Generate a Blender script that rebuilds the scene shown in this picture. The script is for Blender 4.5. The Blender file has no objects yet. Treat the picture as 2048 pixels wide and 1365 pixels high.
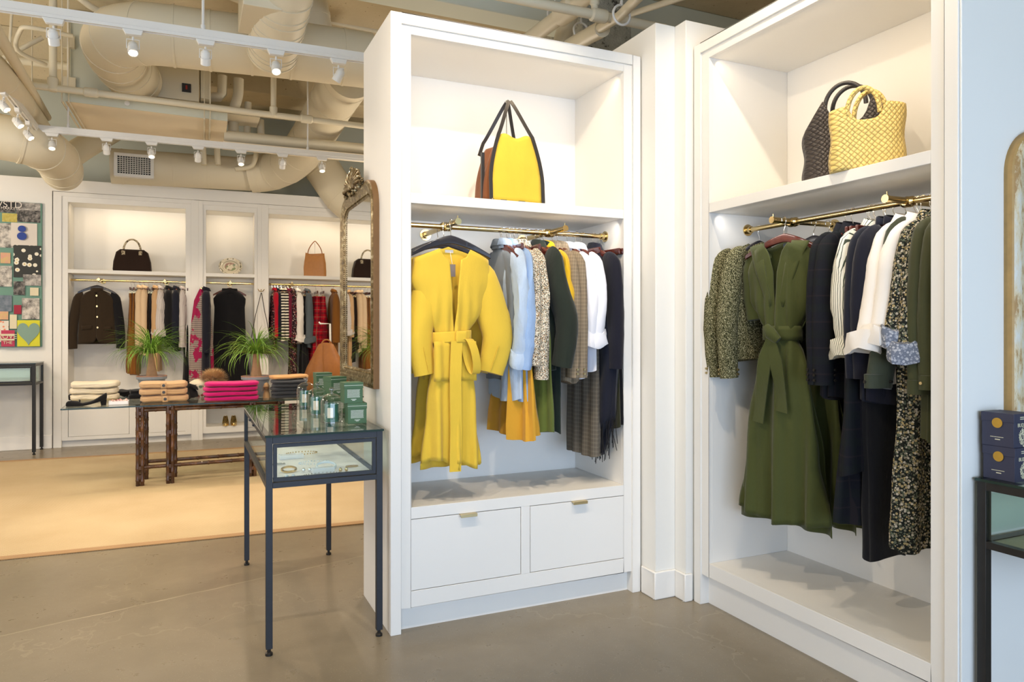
import bpy, bmesh, math, random
from mathutils import Vector, Matrix, noise as mnoise
sin, cos, pi = math.sin, math.cos, math.pi
S = bpy.context.scene
COL = S.collection

# ------------------------------------------------------------------ camera, world, light, exposure
H = 1.42
FP = 1434.0
YAW = math.atan2(647.0, 1434.0)
cd = bpy.data.cameras.new('camera')
cd.sensor_width = 36.0
cd.lens = FP / 2048 * 36.0
cd.shift_y = -24.5 / 2048
cd.clip_start = 0.05
cam = bpy.data.objects.new('camera', cd)
COL.objects.link(cam)
cam.location = (0, 0, H)
cam.rotation_euler = (pi / 2, 0, -YAW)
S.camera = cam
S.view_settings.view_transform = 'Standard'
S.view_settings.look = 'None'
S.view_settings.gamma = 1
S.view_settings.use_curve_mapping = False
S.view_settings.exposure = 0.36
S.cycles.use_denoising = True
S.cycles.max_bounces = 10
S.cycles.transparent_max_bounces = 24

wd = bpy.data.worlds.new('sky')
S.world = wd
wd.use_nodes = True
wn = wd.node_tree
wn.nodes['Background'].inputs['Color'].default_value = (0.62, 0.78, 1.0, 1)
wn.nodes['Background'].inputs['Strength'].default_value = 1.6

WARM = (1.0, 0.80, 0.58)
SOFT = (1.0, 0.78, 0.52)
DAY = (0.58, 0.73, 1.0)


def area(name, loc, rot, sx, sy, power, color, spread=pi):
    l = bpy.data.lights.new(name, 'AREA')
    l.shape = 'RECTANGLE'
    l.size = sx
    l.size_y = sy
    l.energy = power
    l.color = color
    l.spread = spread
    o = bpy.data.objects.new(name, l)
    o.location = loc
    o.rotation_euler = rot
    COL.objects.link(o)
    return o


# daylight entering through the shop front behind the camera
area('daylight_shop_front', (0.6, -3.3, 1.15), (pi / 2, 0, 0), 5.6, 1.7, 165, DAY)
area('side_fill_light', (-3.75, 1.6, 1.5), (pi / 2, 0, -pi / 2), 3.4, 2.4, 48, (0.85, 0.9, 1.0))  # added fill from the left, no window stands there


# ------------------------------------------------------------------ pixel helpers (photograph frame 2048 x 1365)
FA = (sin(YAW), cos(YAW))
RA = (cos(YAW), -sin(YAW))


def ray(px):
    u = (px - 1024) / FP
    return FA[0] + RA[0] * u, FA[1] + RA[1] * u


def aty(px, py, Y):
    dx, dy = ray(px)
    d = Y / dy
    return Vector((dx * d, Y, H - (py - 658) * d / FP))


def atx(px, py, X):
    dx, dy = ray(px)
    d = X / dx
    return Vector((X, dy * d, H - (py - 658) * d / FP))


def atz(px, py, Z):
    dx, dy = ray(px)
    d = FP * (H - Z) / (py - 658)
    return Vector((dx * d, dy * d, Z))


def atd(px, py, d):
    dx, dy = ray(px)
    return Vector((dx * d, dy * d, H - (py - 658) * d / FP))


# the back wall runs 1.7 degrees off the front cabinets
BPHI = math.radians(-1.7)
BO = Vector((0.0, 9.965, 0.0))
BM = Matrix.Translation(BO) @ Matrix.Rotation(BPHI, 4, 'Z')
BMI = BM.inverted()


def atb(px, py, off=0.0):
    """point seen at a pixel on the back wall plane (off metres in front of it), in wall coordinates (s, -off, z)"""
    dx, dy = ray(px)
    n = Vector((-sin(BPHI), cos(BPHI)))
    p0 = Vector((BO.x, BO.y)) - n * off
    d = (n.dot(p0)) / (n.x * dx + n.y * dy)
    w = Vector((dx * d, dy * d, H - (py - 658) * d / FP))
    return BMI @ w


# ------------------------------------------------------------------ mesh builder
class MB:
    def __init__(self):
        self.v = []
        self.f = []

    def add(self, vs, fs):
        n = len(self.v)
        self.v += [tuple(p) for p in vs]
        self.f += [tuple(i + n for i in q) for q in fs]
        return self

    def box(self, x0, y0, z0, x1, y1, z1):
        x0, x1 = min(x0, x1), max(x0, x1)
        y0, y1 = min(y0, y1), max(y0, y1)
        z0, z1 = min(z0, z1), max(z0, z1)
        v = [(x0, y0, z0), (x1, y0, z0), (x1, y1, z0), (x0, y1, z0), (x0, y0, z1), (x1, y0, z1), (x1, y1, z1), (x0, y1, z1)]
        return self.add(v, [(3, 2, 1, 0), (4, 5, 6, 7), (0, 1, 5, 4), (1, 2, 6, 5), (2, 3, 7, 6), (3, 0, 4, 7)])

    def loft(self, rings, cap0=True, cap1=True, closed=True):
        n = len(rings[0])
        vs = [p for r in rings for p in r]
        fs = []
        m = n if closed else n - 1
        for i in range(len(rings) - 1):
            for j in range(m):
                k = (j + 1) % n
                fs.append((i * n + j, i * n + k, (i + 1) * n + k, (i + 1) * n + j))
        if cap0:
            fs.append(tuple(range(n))[::-1])
        if cap1:
            fs.append(tuple(range((len(rings) - 1) * n, len(rings) * n)))
        return self.add(vs, fs)

    def tube(self, pts, r, n=10, caps=True, closed=False, flat=1.0):
        pts = [Vector(p) for p in pts]
        L = len(pts)
        rs = r if isinstance(r, (list, tuple)) else [r] * L
        rings = []
        up = None
        for i in range(L):
            if closed:
                t = pts[(i + 1) % L] - pts[i - 1]
            else:
                t = pts[min(i + 1, L - 1)] - pts[max(i - 1, 0)]
            if t.length < 1e-9:
                t = Vector((0, 0, 1))
            t.normalize()
            if up is None:
                up = Vector((0, 0, 1)) if abs(t.z) < 0.9 else Vector((0, 1, 0))
            a = up - t * up.dot(t)
            if a.length < 1e-6:
                a = Vector((1, 0, 0)) - t * t.x
            a.normalize()
            up = a
            b = t.cross(a)
            rings.append([pts[i] + a * (rs[i] * cos(2 * pi * k / n)) + b * (rs[i] * flat * sin(2 * pi * k / n)) for k in range(n)])
        if closed:
            rings.append(rings[0])
            return self.loft(rings, False, False)
        return self.loft(rings, caps, caps)

    def cyl(self, p0, p1, r, r1=None, n=16):
        return self.tube([p0, p1], [r, r if r1 is None else r1], n)

    def lathe(self, prof, n=24, c=(0, 0, 0), sx=1.0, sy=1.0):
        rings = [[(c[0] + r * sx * cos(2 * pi * k / n), c[1] + r * sy * sin(2 * pi * k / n), c[2] + z) for k in range(n)] for r, z in prof]
        return self.loft(rings, prof[0][0] > 1e-5, prof[-1][0] > 1e-5)

    def prism(self, poly, axis, a, b):
        """extrude a 2-D outline; axis 'y': outline in xz, 'x': outline in yz, 'z': outline in xy"""
        def P(p, t):
            return {'y': (p[0], t, p[1]), 'x': (t, p[0], p[1]), 'z': (p[0], p[1], t)}[axis]
        return self.loft([[P(p, a) for p in poly], [P(p, b) for p in poly]])

    def grid(self, f, nu, nv):
        vs = [f(i / nu, j / nv) for j in range(nv + 1) for i in range(nu + 1)]
        fs = [(j * (nu + 1) + i, j * (nu + 1) + i + 1, (j + 1) * (nu + 1) + i + 1, (j + 1) * (nu + 1) + i) for j in range(nv) for i in range(nu)]
        return self.add(vs, fs)

    def build(self, name, m, parent=None, M=None, smooth=40, bevel=0, solid=0, sub=0, solid_off=0):
        me = bpy.data.meshes.new(name)
        me.from_pydata([tuple(p) for p in self.v], [], self.f)
        bm = bmesh.new()
        bm.from_mesh(me)
        bmesh.ops.remove_doubles(bm, verts=bm.verts, dist=1e-6)
        bmesh.ops.recalc_face_normals(bm, faces=bm.faces)
        bm.to_mesh(me)
        bm.free()
        me.materials.append(m)
        if smooth:
            me.polygons.foreach_set('use_smooth', [True] * len(me.polygons))
            me.set_sharp_from_angle(angle=math.radians(smooth))
        o = bpy.data.objects.new(name, me)
        COL.objects.link(o)
        if M is not None:
            o.matrix_world = M
        if parent is not None:
            o.parent = parent
        if bevel:
            b = o.modifiers.new('b', 'BEVEL')
            b.width = bevel
            b.segments = 2
            b.limit_method = 'ANGLE'
            b.angle_limit = math.radians(50)
        if solid:
            s = o.modifiers.new('s', 'SOLIDIFY')
            s.thickness = solid
            s.offset = solid_off
        if sub:
            s = o.modifiers.new('u', 'SUBSURF')
            s.levels = sub
            s.render_levels = sub
        return o


def tag(o, label, cat, group=None, kind=None):
    if label:
        o['label'] = label
    if cat:
        o['category'] = cat
    if group:
        o['group'] = group
    if kind:
        o['kind'] = kind
    return o


def thing(name, label, cat, loc=(0, 0, 0), rz=0.0, group=None, M=None):
    o = bpy.data.objects.new(name, None)
    o.empty_display_size = 0.05
    COL.objects.link(o)
    if M is not None:
        o.matrix_world = M
    else:
        o.location = loc
        o.rotation_euler = (0, 0, rz)
    return tag(o, label, cat, group)


def struct(o):
    o['kind'] = 'structure'
    return o


def RM(x, y, z, rz=0.0, rx=0.0, ry=0.0):
    return Matrix.Translation((x, y, z)) @ Matrix.Rotation(rz, 4, 'Z') @ Matrix.Rotation(ry, 4, 'Y') @ Matrix.Rotation(rx, 4, 'X')


KIDS = {}


def copy_tree(o, M=None, label=None, parent=None):
    c = o.copy()
    COL.objects.link(c)
    c.parent = parent
    if M is not None:
        c.matrix_world = M
    if label:
        c['label'] = label
    for ch in [x for x in list(o.children)]:
        copy_tree(ch, None, None, c)
    return c


# ------------------------------------------------------------------ materials
class NT:
    def __init__(self, name, rough=0.6, metal=0.0, base=(0.8, 0.8, 0.8), **kw):
        self.m = bpy.data.materials.new(name)
        self.m.use_nodes = True
        self.t = self.m.node_tree
        self.p = self.t.nodes['Principled BSDF']
        self.p.inputs['Base Color'].default_value = (*base, 1)
        self.p.inputs['Roughness'].default_value = rough
        self.p.inputs['Metallic'].default_value = metal
        for k, v in kw.items():
            self.p.inputs[k].default_value = v
        self._c = None

    def n(self, typ, **kw):
        nd = self.t.nodes.new(typ)
        for k, v in kw.items():
            setattr(nd, k, v)
        return nd

    def link(self, a, b):
        self.t.links.new(a, b)

    def val(self, sock, v):
        if isinstance(v, bpy.types.NodeSocket):
            self.link(v, sock)
        elif v is not None:
            if isinstance(v, (tuple, list)) and len(v) == 3 and sock.type == 'RGBA':
                v = (*v, 1)
            sock.default_value = v

    def co(self, scale=None):
        if self._c is None:
            self._c = self.n('ShaderNodeTexCoord').outputs['Object']
        if scale is None:
            return self._c
        mp = self.n('ShaderNodeMapping')
        self.link(self._c, mp.inputs['Vector'])
        mp.inputs['Scale'].default_value = scale
        return mp.outputs['Vector']

    def noise(self, scale, detail=3, vec=None, out='Fac', rough=0.5):
        nd = self.n('ShaderNodeTexNoise')
        self.link(vec if vec is not None else self.co(), nd.inputs['Vector'])
        nd.inputs['Scale'].default_value = scale
        nd.inputs['Detail'].default_value = detail
        nd.inputs['Roughness'].default_value = rough
        return nd.outputs[out]

    def vor(self, scale, feature='F1', vec=None, out='Distance', rnd=1.0):
        nd = self.n('ShaderNodeTexVoronoi', feature=feature)
        self.link(vec if vec is not None else self.co(), nd.inputs['Vector'])
        nd.inputs['Scale'].default_value = scale
        nd.inputs['Randomness'].default_value = rnd
        return nd.outputs[out]

    def math(self, op, a, b=None, c=None, clamp=False):
        nd = self.n('ShaderNodeMath', operation=op, use_clamp=clamp)
        self.val(nd.inputs[0], a)
        if b is not None:
            self.val(nd.inputs[1], b)
        if c is not None:
            self.val(nd.inputs[2], c)
        return nd.outputs[0]

    def mix(self, f, a, b, blend='MIX'):
        nd = self.n('ShaderNodeMix', data_type='RGBA', blend_type=blend)
        self.val(nd.inputs[0], f)
        self.val(nd.inputs[6], a)
        self.val(nd.inputs[7], b)
        return nd.outputs[2]

    def ramp(self, f, stops, interp='LINEAR'):
        nd = self.n('ShaderNodeValToRGB')
        cr = nd.color_ramp
        cr.interpolation = interp
        while len(cr.elements) < len(stops):
            cr.elements.new(0.5)
        for e, (p, c) in zip(cr.elements, stops):
            e.position = p
            e.color = (*c, 1) if len(c) == 3 else c
        self.link(f, nd.inputs[0])
        return nd.outputs[0]

    def xyz(self, vec=None):
        nd = self.n('ShaderNodeSeparateXYZ')
        self.link(vec if vec is not None else self.co(), nd.inputs[0])
        return nd.outputs

    def bump(self, h, strength=0.3, dist=0.002):
        nd = self.n('ShaderNodeBump')
        nd.inputs['Strength'].default_value = strength
        nd.inputs['Distance'].default_value = dist
        self.link(h, nd.inputs['Height'])
        self.link(nd.outputs[0], self.p.inputs['Normal'])

    def color(self, c):
        self.val(self.p.inputs['Base Color'], c)
        return self.m

    def rough(self, c):
        self.val(self.p.inputs['Roughness'], c)


def lin(r, g, b):
    return tuple((c / 255 / 12.92) if c / 255 <= 0.04045 else ((c / 255 + 0.055) / 1.055) ** 2.4 for c in (r, g, b))


def paint(name, c, rough=0.45, var=0.03, bump=0.05):
    t = NT(name, rough)
    n1 = t.noise(1.5, 3)
    t.color(t.mix(n1, tuple(x * (1 - var) for x in c), tuple(min(1, x * (1 + var)) for x in c)))
    t.bump(t.noise(180, 2), bump, 0.001)
    return t.m


def plain(name, c, rough=0.5, metal=0.0, var=0.0, **kw):
    t = NT(name, rough, metal, c, **kw)
    if var:
        t.color(t.mix(t.noise(25, 3), tuple(x * (1 - var) for x in c), tuple(min(1, x * (1 + var)) for x in c)))
    return t.m


def fabric(name, c, rough=0.9, var=0.12, weave=700, bump=0.25, sheen=0.15, wrinkle=0.35):
    t = NT(name, rough)
    t.p.inputs['Sheen Weight'].default_value = sheen
    t.p.inputs['Specular IOR Level'].default_value = 0.2
    f = t.noise(6, 4)
    t.color(t.mix(f, tuple(x * (1 - var) for x in c), tuple(min(1, x * (1 + var)) for x in c)))
    b1 = t.n('ShaderNodeBump')
    b1.inputs['Strength'].default_value = wrinkle
    b1.inputs['Distance'].default_value = 0.02
    t.link(t.noise(11, 4, t.co((1, 1, .55)), rough=.55), b1.inputs['Height'])
    b2 = t.n('ShaderNodeBump')
    b2.inputs['Strength'].default_value = bump
    b2.inputs['Distance'].default_value = 0.001
    t.link(t.noise(weave, 2), b2.inputs['Height'])
    t.link(b1.outputs[0], b2.inputs['Normal'])
    t.link(b2.outputs[0], t.p.inputs['Normal'])
    return t.m


def tweed(name, cols, scale=260, stretch=(1, 1, 0.6)):
    t = NT(name, 0.95)
    t.p.inputs['Specular IOR Level'].default_value = 0.15
    v = t.co(stretch)
    n = t.noise(scale, 2, v, rough=0.7)
    k = len(cols)
    t.color(t.ramp(n, [(0.34 + 0.32 * i / max(1, k - 1), c) for i, c in enumerate(cols)], 'CONSTANT'))
    t.bump(n, 0.5, 0.002)
    return t.m


def floral(name, bg, dots, scale=90, thr=0.33, bg2=None):
    t = NT(name, 0.85)
    t.p.inputs['Specular IOR Level'].default_value = 0.2
    d = t.vor(scale)
    c = t.vor(scale, out='Color')
    sep = t.n('ShaderNodeSeparateColor')
    t.link(c, sep.inputs[0])
    k = len(dots)
    dc = t.ramp(sep.outputs[0], [(i / k, x) for i, x in enumerate(dots)], 'CONSTANT')
    size = t.math('MULTIPLY_ADD', sep.outputs[1], thr * 0.7, thr * 0.55)
    m = t.math('LESS_THAN', d, size)
    b = bg if bg2 is None else t.mix(t.math('GREATER_THAN', t.noise(scale * 1.6, 2), 0.55), bg, bg2)
    t.color(t.mix(m, b, dc))
    return t.m


def stripes(name, c1, c2, freq, duty=0.25, axis='h', rough=0.8):
    """axis 'h': stripes hang vertically (change around the garment), 'v': horizontal hoops"""
    t = NT(name, rough)
    t.p.inputs['Specular IOR Level'].default_value = 0.2
    o = t.xyz()
    a = o[2] if axis == 'v' else t.math('ADD', t.math('MULTIPLY', o[0], 0.25), o[1])
    w = t.math('MULTIPLY', t.noise(4, 1), 0.02)
    a = t.math('ADD', a, w)
    f = t.math('FRACT', t.math('MULTIPLY', a, freq))
    t.color(t.mix(t.math('LESS_THAN', f, duty), c1, c2))
    return t.m


def plaid(name, base, c2, c3, freq=14, soft=0.5):
    t = NT(name, 0.9)
    t.p.inputs['Specular IOR Level'].default_value = 0.2
    o = t.xyz()
    h = t.math('ADD', o[0], t.math('MULTIPLY', o[1], 1.2))
    f1 = t.math('FRACT', t.math('MULTIPLY', h, freq))
    f2 = t.math('FRACT', t.math('MULTIPLY', o[2], freq))
    m1 = t.math('MULTIPLY', t.math('LESS_THAN', f1, 0.3), soft)
    m2 = t.math('MULTIPLY', t.math('LESS_THAN', f2, 0.3), soft)
    c = t.mix(m1, base, c2)
    c = t.mix(m2, c, c2)
    g1 = t.math('LESS_THAN', t.math('FRACT', t.math('MULTIPLY_ADD', h, freq, 0.4)), 0.06)
    g2 = t.math('LESS_THAN', t.math('FRACT', t.math('MULTIPLY_ADD', o[2], freq, 0.4)), 0.06)
    c = t.mix(t.math('MAXIMUM', g1, g2), c, c3)
    t.color(c)
    t.bump(t.noise(500, 2), 0.3, 0.001)
    return t.m


def woven(name, c, cd_, scale=60):
    """leather strips woven on the diagonal"""
    t = NT(name, 0.5)
    o = t.xyz()
    a = t.math('ADD', o[0], o[1])
    u = t.math('MULTIPLY', t.math('ADD', a, o[2]), scale)
    v = t.math('MULTIPLY', t.math('SUBTRACT', a, o[2]), scale)
    n = t.noise(3, 2)
    u = t.math('ADD', u, t.math('MULTIPLY', n, 2.0))
    su = t.math('ABSOLUTE', t.math('SINE', t.math('MULTIPLY', u, pi)))
    sv = t.math('ABSOLUTE', t.math('SINE', t.math('MULTIPLY', v, pi)))
    ck = t.math('FLOORED_MODULO', t.math('ADD', t.math('FLOOR', u), t.math('FLOOR', v)), 2.0)
    h1 = t.math('MULTIPLY', t.math('POWER', su, 0.6), t.math('MULTIPLY_ADD', t.math('POWER', sv, 0.4), 0.7, 0.3))
    h2 = t.math('MULTIPLY', t.math('POWER', sv, 0.6), t.math('MULTIPLY_ADD', t.math('POWER', su, 0.4), 0.7, 0.3))
    h = t.math('ADD', t.math('MULTIPLY', h1, ck), t.math('MULTIPLY', h2, t.math('SUBTRACT', 1.0, ck)))
    t.color(t.mix(t.math('POWER', h, 0.5), cd_, t.mix(t.noise(20, 2), c, tuple(x * 0.85 for x in c))))
    t.bump(h, 0.9, 0.004)
    return t.m


M = {}
M['white'] = paint('white_paint', (0.82, 0.80, 0.755), 0.42)
M['wall'] = paint('wall_paint', (0.81, 0.795, 0.745), 0.6)
M['cream_wall'] = paint('warm_white_paint', (0.76, 0.745, 0.70), 0.55)
M['upper_wall'] = paint('grey_green_wall_paint', lin(196, 203, 194), 0.8)
M['pipe'] = paint('off_white_pipe_paint', lin(214, 205, 180), 0.5)
M['duct'] = paint('cream_duct_paint', lin(216, 206, 180), 0.55)
M['track'] = plain('white_enamel', (0.75, 0.74, 0.70), 0.35)
M['brass'] = plain('polished_brass', (0.66, 0.50, 0.24), 0.2, 1.0)
M['brass_dull'] = plain('satin_brass', (0.62, 0.50, 0.27), 0.35, 1.0)
M['steel_blue'] = plain('blued_steel', (0.024, 0.027, 0.034), 0.5, 0.25, 0.15)
M['black_steel'] = plain('black_steel', (0.022, 0.02, 0.018), 0.38, 0.4, 0.2)
M['chrome'] = plain('chrome', (0.75, 0.73, 0.70), 0.12, 1.0)
M['dark_wood'] = None
t = NT('mahogany_hanger', 0.25)
t.color(t.ramp(t.noise(30, 4, t.co((1, 1, 8))), [(0.3, (0.05, 0.008, 0.006)), (0.7, (0.11, 0.022, 0.014))]))
t.p.inputs['Coat Weight'].default_value = 0.4
M['dark_wood'] = t.m
M['black_hanger'] = plain('black_lacquer', (0.02, 0.02, 0.028), 0.28)
M['dark_line'] = plain('shadow_gap', (0.03, 0.03, 0.03), 0.8)

# polished concrete floor
t = NT('polished_concrete', 0.3)
v = t.co()
n1 = t.noise(0.7, 6, v, rough=0.6)
n2 = t.noise(7, 8, v, rough=0.7)
n3 = t.noise(150, 3, v)
base = t.ramp(n1, [(0.3, lin(118, 108, 90)), (0.5, lin(140, 129, 109)), (0.72, lin(158, 147, 126))])
base = t.mix(t.math('MULTIPLY', n2, 0.45), base, lin(108, 98, 80))
sp = t.math('LESS_THAN', t.vor(90, vec=v), 0.10)
base = t.mix(t.math('MULTIPLY', sp, t.math('GREATER_THAN', t.noise(3, 2, v), 0.46)), base, lin(196, 182, 156))
sd = t.math('LESS_THAN', t.vor(63, vec=v), 0.07)
base = t.mix(t.math('MULTIPLY', sd, 0.5), base, lin(80, 66, 50))
wv = t.n('ShaderNodeVectorMath', operation='ADD')
t.link(v, wv.inputs[0])
t.link(t.noise(2.5, 4, v, out='Color'), wv.inputs[1])
ck = t.vor(0.42, 'DISTANCE_TO_EDGE', wv.outputs[0])
ckm = t.math('MULTIPLY', t.math('LESS_THAN', ck, 0.0028), 0.16)
base = t.mix(ckm, base, lin(198, 184, 160))
_j0, _j1 = atz(12, 1270, 0), atz(683, 1122, 0)
_jd = (_j1 - _j0).normalized()
sx_ = t.xyz(wv.outputs[0])
ox_ = t.xyz(v)
jd = t.math('ADD', t.math('MULTIPLY', ox_[0], -_jd.y), t.math('MULTIPLY', ox_[1], _jd.x))
jd = t.math('SUBTRACT', jd, _j0.x * -_jd.y + _j0.y * _jd.x)
jd = t.math('ADD', jd, t.math('MULTIPLY_ADD', t.noise(6, 3, v), 0.03, -0.015))
jl = t.math('LESS_THAN', t.math('ABSOLUTE', jd), 0.006)
jg = t.math('SUBTRACT', 1.0, t.math('MULTIPLY', t.math('ABSOLUTE', t.math('ADD', jd, -.03)), 7.0), clamp=True)
base = t.mix(t.math('MULTIPLY', jg, t.math('MULTIPLY', t.noise(2.2, 4, v), 0.5)), base, lin(96, 84, 66))
base = t.mix(t.math('MULTIPLY', jl, t.math('MULTIPLY', t.noise(3, 3, v), 0.8)), base, lin(196, 184, 158))
far_ = t.math('MULTIPLY', t.math('GREATER_THAN', jd, 0.0), t.math('MULTIPLY', t.noise(3.2, 7, wv.outputs[0], rough=.7), 0.55))
base = t.mix(far_, base, lin(112, 100, 78))
t.color(t.mix(0.12, base, t.mix(n3, lin(110, 98, 80), lin(180, 166, 145))))
t.rough(t.math('MULTIPLY_ADD', n2, 0.2, 0.2))
t.bump(n3, 0.03, 0.001)
M['concrete'] = t.m

# sisal rug
t = NT('sisal_weave', 0.9)
t.p.inputs['Specular IOR Level'].default_value = 0.15
o = t.xyz()
w1 = t.math('SINE', t.math('MULTIPLY', o[0], 420))
w2 = t.math('SINE', t.math('MULTIPLY', o[1], 330))
wv = t.math('MULTIPLY', w1, w2)
c = t.ramp(t.noise(1.6, 5), [(0.3, lin(176, 158, 128)), (0.7, lin(196, 180, 150))])
c = t.mix(t.math('MULTIPLY_ADD', wv, 0.18, 0.18), c, lin(158, 130, 92))
c = t.mix(t.math('MULTIPLY', t.noise(260, 2), 0.35), c, lin(232, 206, 160))
t.color(c)
t.bump(wv, 0.5, 0.003)
M['sisal'] = t.m
M['rug_tape'] = fabric('brown_rug_binding', lin(160, 126, 84))

# ceiling concrete
t = NT('painted_concrete_ceiling', 0.85)
c = t.ramp(t.noise(1.2, 5), [(0.3, lin(184, 170, 138)), (0.7, lin(206, 192, 160))])
c = t.mix(t.math('LESS_THAN', t.vor(14), 0.08), c, lin(120, 105, 78))
t.color(c)
t.bump(t.noise(12, 5), 0.4, 0.02)
M['ceiling'] = t.m
t = NT('rough_insulation', 0.95)
n = t.noise(9, 6, rough=0.8)
t.color(t.ramp(n, [(0.36, lin(70, 66, 58)), (0.44, lin(176, 174, 158)), (0.7, lin(205, 205, 190))]))
t.bump(n, 1.0, 0.05)
M['rough_conc'] = t.m
M['beam'] = paint('pale_beam_paint', lin(205, 208, 192), 0.8, 0.05)
M['platform'] = paint('beige_panel', lin(234, 220, 192), 0.6)

# glass: thin panes and clear solid
def glass(name, tint, rough=0.0, ior=1.45, k=1.0):
    m = bpy.data.materials.new(name)
    m.use_nodes = True
    nt = m.node_tree
    nt.nodes.clear()
    out = nt.nodes.new('ShaderNodeOutputMaterial')
    mixs = nt.nodes.new('ShaderNodeMixShader')
    tr = nt.nodes.new('ShaderNodeBsdfTransparent')
    tr.inputs[0].default_value = (*tint, 1)
    gl = nt.nodes.new('ShaderNodeBsdfGlossy')
    gl.inputs['Roughness'].default_value = rough
    fr = nt.nodes.new('ShaderNodeFresnel')
    # both faces of a thin pane reflect alike
    ge = nt.nodes.new('ShaderNodeNewGeometry')
    ma = nt.nodes.new('ShaderNodeMath')
    ma.operation = 'MULTIPLY_ADD'
    ma.inputs[1].default_value = 1 / ior - ior
    ma.inputs[2].default_value = ior
    nt.links.new(ge.outputs['Backfacing'], ma.inputs[0])
    nt.links.new(ma.outputs[0], fr.inputs['IOR'])
    mu = nt.nodes.new('ShaderNodeMath')
    mu.operation = 'MULTIPLY'
    mu.inputs[1].default_value = k
    nt.links.new(fr.outputs[0], mu.inputs[0])
    nt.links.new(mu.outputs[0], mixs.inputs[0])
    nt.links.new(tr.outputs[0], mixs.inputs[1])
    nt.links.new(gl.outputs[0], mixs.inputs[2])
    nt.links.new(mixs.outputs[0], out.inputs[0])
    return m


M['glass'] = glass('clear_pane', (0.93, 0.97, 0.95))
M['glass_top'] = glass('green_edged_glass', (0.90, 0.95, 0.92), ior=1.5)
M['glass_dome'] = glass('blown_glass', (0.975, 0.98, 0.978), ior=1.5, k=1.7)
M['glass_edge'] = plain('glass_edge', (0.01, 0.03, 0.025), 0.1)
M['mirror'] = plain('mirror_glass', (0.86, 0.86, 0.84), 0.015, 1.0)


def emis(name, c, s):
    t = NT(name, 0.5)
    t.p.inputs['Emission Color'].default_value = (*c, 1)
    t.p.inputs['Emission Strength'].default_value = s
    return t.m


M['lamp'] = emis('lamp_lens', (1.0, 0.86, 0.66), 14)

# ------------------------------------------------------------------ the setting
CY = 3.244      # front plane of the middle wardrobe
CX0, CX1 = 0.85, 2.225
C2X = 2.40      # front plane of the right wardrobe
C2Y0, C2Y1 = 1.609, 3.015
CTOP = 2.89
ZC = 4.45

struct(MB().box(-6, -3.6, -0.1, 6.5, 12.2, 0).build('floor', M['concrete']))
struct(MB().box(-6, -3.6, ZC, 6.5, 12.2, ZC + 0.1).build('ceiling', M['ceiling']))
# walls of the corner between the two wardrobes
struct(MB().box(2.235, 3.12, 0, 2.36, 6.0, 3.03).build('wall_corner', M['wall'], bevel=0.004))
struct(MB().box(2.36, 3.03, 0, 6.4, 3.3, 3.03).build('wall_middle', M['wall'], bevel=0.004))
struct(MB().box(2.408, C2Y0 - .008, 0, 6.4, C2Y0 - .0005, 4.4).box(2.97, C2Y0 - .0005, 0, 6.4, C2Y0 + 0.12, 4.4).build('wall_right', M['wall'], bevel=0.003))
struct(MB().box(2.22, 3.105, 0, 2.36, 3.12, 0.145).box(2.22, 3.12, 0, 2.235, 3.235, 0.145).build('baseboard_corner', M['white'], bevel=0.006))
struct(MB().box(2.345, 3.017, 0, 2.396, 3.03, 0.145).box(2.345, 3.03, 0, 2.36, 3.105, 0.145).build('baseboard_middle', M['white'], bevel=0.006))
# outer shell
struct(MB().box(-6, -3.6, 0, -5.9, 12.2, ZC).build('wall_left', M['cream_wall']))
struct(MB().box(-6, 12.1, 0, 6.5, 12.2, ZC).build('wall_far', M['upper_wall']))
struct(MB().box(6.4, -3.6, 0, 6.5, 12.2, ZC).build('wall_far_right', M['cream_wall']))
fw = MB()
fw.box(-6, -3.6, 0, 6.5, -3.5, 0.35).box(-6, -3.6, 3.1, 6.5, -3.5, ZC)
for x0, x1 in ((-6, -3.2), (0.55, 0.65), (4.2, 6.5), (-1.4, -1.3), (2.4, 2.5)):
    fw.box(x0, -3.6, 0.35, x1, -3.5, 3.1)
struct(fw.build('wall_shop_front', M['white']))
struct(MB().box(-3.2, -3.56, 0.35, 4.2, -3.55, 3.1).build('window_1', M['glass']))
# partition with the display recesses at the far end
def bbox(mb, s0, d0, z0, s1, d1, z1):
    return mb.box(s0, d0, z0, s1, d1, z1)
SL = -4.5
o1l, o1r = atb(135.5, 0).x, atb(382, 0).x
o2l, o2r = atb(412, 0).x, atb(509, 0).x
o3l = atb(537.5, 0).x
o3r = o3l + 1.5
SR = o3r + 1.6
WT = 3.205
bw = MB()
bw.box(SL, 0, 0, o1l - 0.16, 0.8, WT)
bw.box(o1l - 0.16, 0, 3.06, SR, 0.8, WT)
bw.box(o1l - 0.16, 0.66, 0, SR, 0.8, 3.06)
bw.box(o3r + 0.16, 0, 0, SR, 0.66, 3.06)
struct(bw.build('wall_back', M['cream_wall'], M=BM))
struct(MB().box(SL, -0.015, 0, o1l - 0.16, 0, 0.16).build('baseboard_back', M['white'], M=BM, bevel=0.005))
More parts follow.
